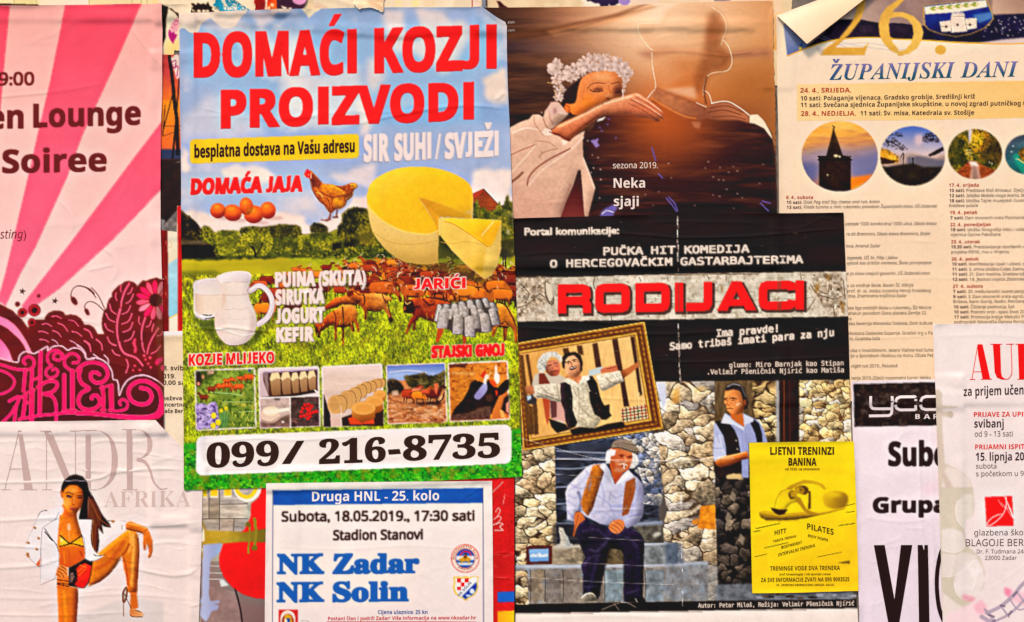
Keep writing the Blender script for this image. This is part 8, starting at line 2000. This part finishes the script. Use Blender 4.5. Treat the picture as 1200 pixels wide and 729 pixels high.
# ================================================================ bar poster, right
def bar_poster():
    p = Print(985,430,1130,880,(238,222,232))
    p.poly('985,430 1130,430 1130,880 985,880',(240,224,234),g=((232,216,232),(1000,500),(1090,700)),tex=(.02,30,181))
    z = Zm(980,440,4.86); y = Zm(980,579,4.86)
    lg = z('97,50 700,34 706,283 105,293'); p.poly(lg,(50,38,35),bl=.35,tex=(.18,4,182)); p.noise(lg,.8,5,183,1,4,tint=(96,82,78))
    p.poly(z('480,640 560,600 590,640 520,690'),(240,200,212),a=.5,bl=4)
    def wr(A):
        for q,s_ in (('1074,500 1078,560 1080,620 1088,680 1090,729',.5),('1090,470 1092,540 1094,600',.35),('1088,600 1094,640 1092,700',.5),('1012,607 1060,612 1090,608',.2),('1040,470 1080,466 1096,470',.3),('1010,660 1020,690 1022,729',.2)): crease(A,q,s_,2.6,.4)
        random_creases(A,1003,455,1100,725,34,184,amp=(.05,.2),w=(1.2,4),length=(15,60),ang=60)
    P = Poster('bar_poster','white bar poster with dark logo block and huge black letters, right of the yellow flyer','poster',
               '997.4,446.6 1050,445.4 1125,444 1125,830 1009,830 1007,729 1006,690 1003,590 999.6,510',p,wr=wr)
    ob = []; DK = (48,34,30)
    P.text('Subo',1042,545.8,1111,27.4,'b',DK,ob=ob,glow=[(DK,.5,1,0,0)]); h1 = ob; ob = []
    P.text('Grupa',1024,600.8,1109,17.2,'b',DK,ob=ob,sl=-.008,glow=[(DK,.5,1,0,0)])
    P.shape(y('215,292 277,291 333,600 370,291 435,291 350,800 310,800'),DK,ob=ob); P.shape(y('465,291 524,291 534,800 474,800'),DK,ob=ob)
    P.ribbon(y('640,250 600,330 580,420 574,510 580,600 596,680 640,780'),5.0,DK,ob=ob,sm=4)
    P.sheet(); b = P.cut('logo_block',np.minimum(lg,[1124,999]),.1)
    P.block(h1); P.block(ob)
    ob = []; W = (236,222,226)
    P.ribbon(smooth(z('196,118 196,165 203,182 222,190 318,190'),4,False),3.2,W,ob=ob); P.ribbon(smooth(z('318,118 318,205 308,224 290,229 188,231'),4,False),3.2,W,ob=ob)
    P.ribbon(smooth(z('336,125 430,122 452,130 456,150 456,198'),4,False),3.2,W,ob=ob) if False else None
    P.ribbon(z('452,196 365,197 346,188 338,172 338,146 346,130 365,122 452,121'),3.2,W,ob=ob); P.ribbon(z('452,119 454,200'),3.2,W,ob=ob)
    P.ribbon(z('620,119 510,120 490,128 481,145 481,172 490,188 510,195 620,194'),3.2,W,ob=ob)
    for ch,x0,x1 in (('B',452,478),('A',500,536),('R',555,584)): P.text(ch,*z([(x0,248)])[0],z([(x1,0)])[0][0],5.6,'b',W,ob=ob)
    P.block(ob,'logo_lettering',.2,parent=b)
bar_poster()

# ================================================================ yellow flyer
def yellow_flyer():
    p = Print(870,505,1015,705,(252,222,4))
    p.poly('870,505 1015,505 1015,705 870,705',(252,216,2),g=((246,200,0),(900,600),(980,690)),tex=(.02,24,191))
    z = Zm(880,545,8.577); w = Zm(880,610,8.1)
    p.poly(z('310,90 1050,90 1050,560 310,520'),(252,216,4),a=.6,bl=2); p.poly(z('0,0 600,0 1000,60 1040,100 600,80 300,70 0,100'),(242,204,0),a=.5,bl=2)
    G1,G2,G3,G4 = (214,176,6),(168,132,8),(110,84,8),(70,50,10)
    p.poly(z('0,560 1040,560 1040,580 0,590'),(244,206,0),a=.7,bl=1)
    # ball, then the stretching woman
    p.poly(z('720,330 740,290 800,265 870,262 940,275 975,310 980,360 960,410 930,440 820,440 760,420 730,380'),(220,180,6),bl=1,g=((150,116,8),(970,578),(990,590))); p.ell(*z([(830,300)])[0],9,3,(240,204,30),a=.8,bl=2); p.poly(z('820,330 960,330 960,400 860,380'),(150,116,6),a=.5,bl=2.5)
    p.poly(z('80,490 90,465 140,458 210,470 300,500 420,480 520,470 600,470 690,480 800,460 930,425 945,440 800,480 680,505 560,535 470,545 300,555 150,552 100,530'),G2,bl=.5,g=((206,166,8),(910,605),(910,600)),tex=(.06,5,192)); p.poly(z('140,545 300,548 470,540 480,552 300,560 160,558'),G4,a=.7,bl=.8); p.line(z('100,475 200,490 300,510 420,500'),1,(226,190,30),.7)
    p.poly(z('345,250 300,270 255,350 240,430 350,450 400,390 470,370 480,330 420,260'),(246,214,40),bl=.6,g=((214,176,8),(925,590),(932,570)))
    p.poly(z('345,245 380,215 450,180 530,150 600,155 670,170 720,190 760,240 740,250 690,205 620,185 540,185 470,205 430,235 400,255'),(184,146,10),bl=.5,g=((206,168,14),(925,572),(960,566)))
    p.shade(z('345,250 300,270 255,350 240,430 350,450 400,390 470,370 480,330 420,260'),1.0,.6,2.5,-1,-.4,.03); p.line(z('345,250 300,272 256,350 240,430'),.8,(176,140,10),.8)
    p.shade(z('80,490 90,465 140,458 210,470 300,500 420,480 520,470 600,470 690,480 800,460 930,425 945,440 800,480 680,505 560,535 470,545 300,555 150,552 100,530'),1.05,.55,2,0,-1,.05)
    p.poly(z('200,428 280,445 372,448 340,495 290,508 250,490 215,460'),G4,bl=.5)
    p.poly(z('470,320 500,330 530,390 560,440 620,470 680,490 650,500 580,500 530,460 490,400 450,360'),(176,138,10),bl=.5); p.poly(z('378,280 420,250 460,290 440,340 400,348 380,320'),G3,bl=.5); p.poly(z('395,280 440,255 470,295 440,325 405,320'),(190,150,14),bl=.5)
    p.poly(z('440,240 460,215 520,205 560,215 580,250 570,285 540,302 490,290 450,275'),(170,132,10),bl=.5,sm=2); p.poly(z('480,212 540,208 578,235 582,270 545,300 520,292 545,262 530,230'),(98,74,10),bl=.5); p.ell(*z([(502,250)])[0],1.3,.8,G4); p.ell(*z([(470,250)])[0],2,2.6,(206,168,16),a=.8)
    p.poly(z('582,270 600,265 606,330 606,440 575,445 578,350'),(104,78,10),bl=.5); p.ell(*z([(590,275)])[0],1.4,1.4,(90,66,12))
    for q in ('50,640 290,588','30,672 95,660','965,408 1040,388','960,478 1036,464','888,610 1040,586'): p.line(z(q),.8,G4,sm=0)
    for q in ('48,78 270,30','30,108 88,98','130,262 350,212','38,346 150,320','632,348 860,302','838,50 984,26'): p.line(w(q),.8,G4,sm=0)
    p.poly(w('822,402 938,380 940,412 840,406'),(80,60,10),bl=.3)
    for q,a in (('30,155 160,130 160,480 30,560',.25),('400,360 880,200 1000,230 1000,440 170,440',.3),('890,60 1010,50 1010,220 890,200',.3)): p.poly(w(q),(226,186,0),a=a,bl=1)
    def wr(A): random_creases(A,882,520,1002,690,26,193,amp=(.04,.14),w=(1.5,5),length=(20,70),ang=50)
    P = Poster('yellow_flyer','small bright yellow fitness flyer with a stretching woman, stuck on the comedy poster','flyer',
               '878,519 940,517.8 1000.4,517.2 1003.6,600 1006,692.4 940,694.4 881.6,695.4 879.6,600',p,wr=wr,lift=.5)
    P.sheet()
    D = (76,56,12)
    P.text('LJETNI TRENINZI',902.6,532.8,977.5,9,'x',D); P.text('BANINA',924,545.6,957,9,'x',D)
    ob = []
    for t,x0,y,x1,cap,sl in (('od 15.05. na otvorenom',920.2,551.2,960.4,3.0,0),('HITT',907.8,627.4,921.6,5.6,-.19),('PILATES',946,620,977,6.8,.225),('BODY POWER',947.2,629.2,970.6,3.2,.24),('TABATA TRENING',906,636,933,2.8,-.235),('BODYWEIGHT',915.8,643.4,940,3.4,-.26),('INTERVALNI TRENING',912.3,652.2,955,3.6,-.265),('TRENINGE VODE DVA TRENERA',902.6,668.8,984.4,5.0,-.01),('prof. kineziologije i viši sportski trener',913.6,674.4,973.8,2.4,-.005),('ZA SVE INFORMACIJE ZVATI NA 095 9093525',892,682.2,995.4,4.8,-.01),('TK - SPORTSKO-REKREACIJSKA UDRUGA -SALUS-',909.6,687,978,2.4,-.006)):
        P.text(t,x0,y,x1,cap,'b',D,sl=sl)
    P.cut('printed_woman',np.vstack([z('80,490 90,465 140,458 235,440 255,350 300,270 345,245 380,215 450,180 530,150 600,155 670,170 720,190 760,240 740,250 690,205 620,185 540,185 500,205 560,215 582,250 606,270 606,440 600,460 680,480 800,460 930,425 945,440 680,505 470,545 300,558 150,555 100,530')]),.1)
    P.cut('exercise_ball',z('720,330 740,290 800,265 870,262 940,275 975,310 980,360 960,410 930,428 820,440 760,420 730,380'),.1,sm=3)
yellow_flyer()

# ================================================================ music audition poster, lower right corner
def audition_poster():
    p = Print(1080,365,1340,880,(243,227,226))
    p.poly('1080,365 1340,365 1340,880 1080,880',(243,228,228),g=((238,220,224),(1100,400),(1200,729)),tex=(.012,40,201))
    z = Zm(980,440,4.86); y = Zm(980,579,4.86)
    T = (216,200,188)
    p.poly(z('560,78 590,82 604,105 600,132 604,168 640,172 690,176 690,184 604,190 602,205 640,206 668,222 660,240 604,232 606,330 620,500 680,530 730,560 765,600 782,660 788,729 780,800 540,800 540,400'),T,bl=.5,sm=0); p.ell(*z([(650,222)])[0],3.8,3.8,(206,190,178))
    p.poly(z('625,518 700,535 760,590 786,700 790,760 700,700 600,640'),(232,216,212),bl=.8); p.poly(z('600,560 625,560 685,670 640,690'),(206,188,176),a=.8,bl=1)
    p.poly(y('590,-40 780,-40 786,100 735,140 730,200 745,290 820,360 850,440 840,540 780,600 760,640 700,660 615,690 590,690'),(212,200,186),bl=.6)
    for q,c in (('690,40 730,0 780,0 780,130 740,150 730,190 690,150 680,90',(226,216,208)),('600,200 660,195 720,220 740,290 700,325 630,330 600,320',(232,220,216)),('600,340 690,345 720,330 810,350 760,400 700,450 640,470 600,460',(230,216,212)),('680,460 730,400 800,360 840,420 850,500 820,570 760,600 700,580 670,530',(236,222,222)),('750,420 840,430 780,480',(246,234,236)),('605,560 680,620 745,660 620,690 600,690',(234,218,214))): p.poly(y(q),c,bl=.8)
    for q in ('690,45 680,90 692,150 725,190','605,318 660,332 710,320 742,290','600,468 660,468 720,440 790,380','672,500 690,570 740,602 800,580','810,400 800,470 770,560'): p.line(y(q),.9,(250,242,242),.8)
    p.poly(y('720,570 800,590 780,620 720,600'),(232,150,170),a=.7,bl=1.5); p.poly(y('625,690 780,620 870,650 900,690 870,900 640,900'),(246,214,222),a=.9,bl=1.5); p.poly(y('780,640 830,600 860,640 850,690 800,680'),(240,180,196),a=.8,bl=1.5); p.poly(y('960,540 1069,560 1300,560 1300,620 1060,640 980,600'),(240,176,200),a=.6,bl=2); p.poly(y('960,530 1000,545 990,590 960,570'),(236,130,160),a=.7,bl=1)
    GS = (176,160,178)
    for q,w_ in (('860,680 940,640 1020,570 1069,510 1300,300',4.5),('900,729 980,690 1040,640 1080,600 1300,420',3),('830,700 900,740',5),('850,660 890,710 880,760',3.5),('990,600 1040,660 1100,640',2),('940,640 985,700',2.4),('1040,570 1075,620',2.0)): p.line(y(q),w_,GS,.85,bl=.5)
    for q in ('870,690 900,700','985,690 1000,670','940,636 960,640','1010,580 1030,560','890,740 905,720'): p.line(y(q),2.6,(140,122,142),.9)
    sq = y('848,17 1003,12 1012,181 858,185'); RD = (232,4,14)
    p.poly(sq,RD,bl=.3)
    W = (250,236,236)
    for q,a,b in (('958,12 985,70 1010,135',.6,2.2),('968,12 970,60 955,110 920,150 885,175 862,180 866,160 890,135 925,118 945,116',1.0,1.0),('925,35 950,70 1000,85 ',.5,.5),('940,50 970,80 1000,130',.5,.6)): p.line(y(q),a,W,.95,w2=b)
    def wr(A):
        for q,s_ in (('1110,600 1120,640 1112,690',.25),('1096,395 1160,392 1200,396',.15)): crease(A,q,s_,3,.3)
        random_creases(A,1100,390,1200,729,26,203,amp=(.03,.1),w=(2,6),length=(20,90),ang=70)
    P = Poster('audition_poster','pale pink music audition poster with pale violin shapes and a red square logo','poster',
               '1093,379.6 1200,378.8 1330,378 1330,830 1108,830 1105,729 1101,590 1097,480',p,wr=wr,lift=.5)
    P.sheet()
    v = Zm(1090,370,6.63); ob = []; R2 = (226,0,10)
    P.shape(v('368,222 408,222 468,492 408,492 372,300'),R2,ob=ob); P.ribbon(v('371,228 326,490'),.8,R2,ob=ob); P.ribbon(v('338,435 400,435'),.7,R2,ob=ob); P.ribbon(v('308,495 352,494'),.9,R2,ob=ob); P.ribbon(v('395,494 482,493'),.9,R2,ob=ob)
    P.shape(v('488,222 545,222 552,440 560,475 585,490 600,494 560,497 520,480 502,440'),R2,ob=ob); P.ribbon(smooth(v('585,493 612,488 630,460 636,420 630,224'),4,False),.9,R2,ob=ob); P.ribbon(v('470,221 560,221'),.9,R2,ob=ob); P.ribbon(v('592,221 650,220'),.9,R2,ob=ob)
    P.shape(v('682,222 742,222 752,492 692,492'),R2,ob=ob); P.ribbon(v('665,221 800,219'),.9,R2,ob=ob); P.ribbon(v('678,494 800,492'),.9,R2,ob=ob)
    P.block(ob)
    D = (62,42,48); R3 = (206,10,30)
    P.text('za prijem učen',1129.2,464.2,1199.6,10.6,'b',D,sl=-.03)
    for rows in ((('PRIJAVE ZA UPIS',1141.5,488.6,1204,5.6,'b',R3),('svibanj',1142,501.2,1176.6,9.4,'b',D),('od 9 - 13 sati',1142.6,511.8,1187,6.4,'r',(96,74,78))),(('PRIJAMNI ISPIT',1143,526.6,1201,5.6,'b',R3),('15. lipnja 20',1143.8,540,1200.4,9.4,'b',D),('subota',1144,549.2,1168,5.8,'r',(96,74,78)),('s početkom u 9',1144,558.2,1200,5.8,'r',(96,74,78)))):
        ob = []
        for t,x0,yy,x1,cap,st,c in rows: P.text(t,x0,yy,x1,cap,st,c,sl=-.008,ob=ob)
        P.block(ob)
    P.cut('school_emblem',sq,.1)
    ob = []
    for t,x0,yy,x1,cap,st in (('glazbena škola',1142,627.6,1207,6.6,'r'),('BLAGOJE BER',1131.9,640.2,1200,8.2,'r'),('Dr. F. Tuđmana 24c',1145,648.8,1203,4.6,'r'),('23000 Zadar',1154.6,656.2,1192,4.6,'r')): P.text(t,x0,yy,x1,cap,st,(88,66,72),sl=-.004,ob=ob)
    P.block(ob)
    P.cut('printed_violin',np.maximum(z('570,80 590,82 604,105 600,132 604,168 640,172 690,176 690,184 604,190 602,205 640,206 668,222 660,240 604,232 606,330 620,500 680,530 730,560 765,600 782,660 788,729 600,729'),[1098,0]),.08)
audition_poster()

# ---------------------------------------------------------------- the type tool is not part of the place
bpy.data.objects.remove(_to)
bpy.data.curves.remove(_tc)
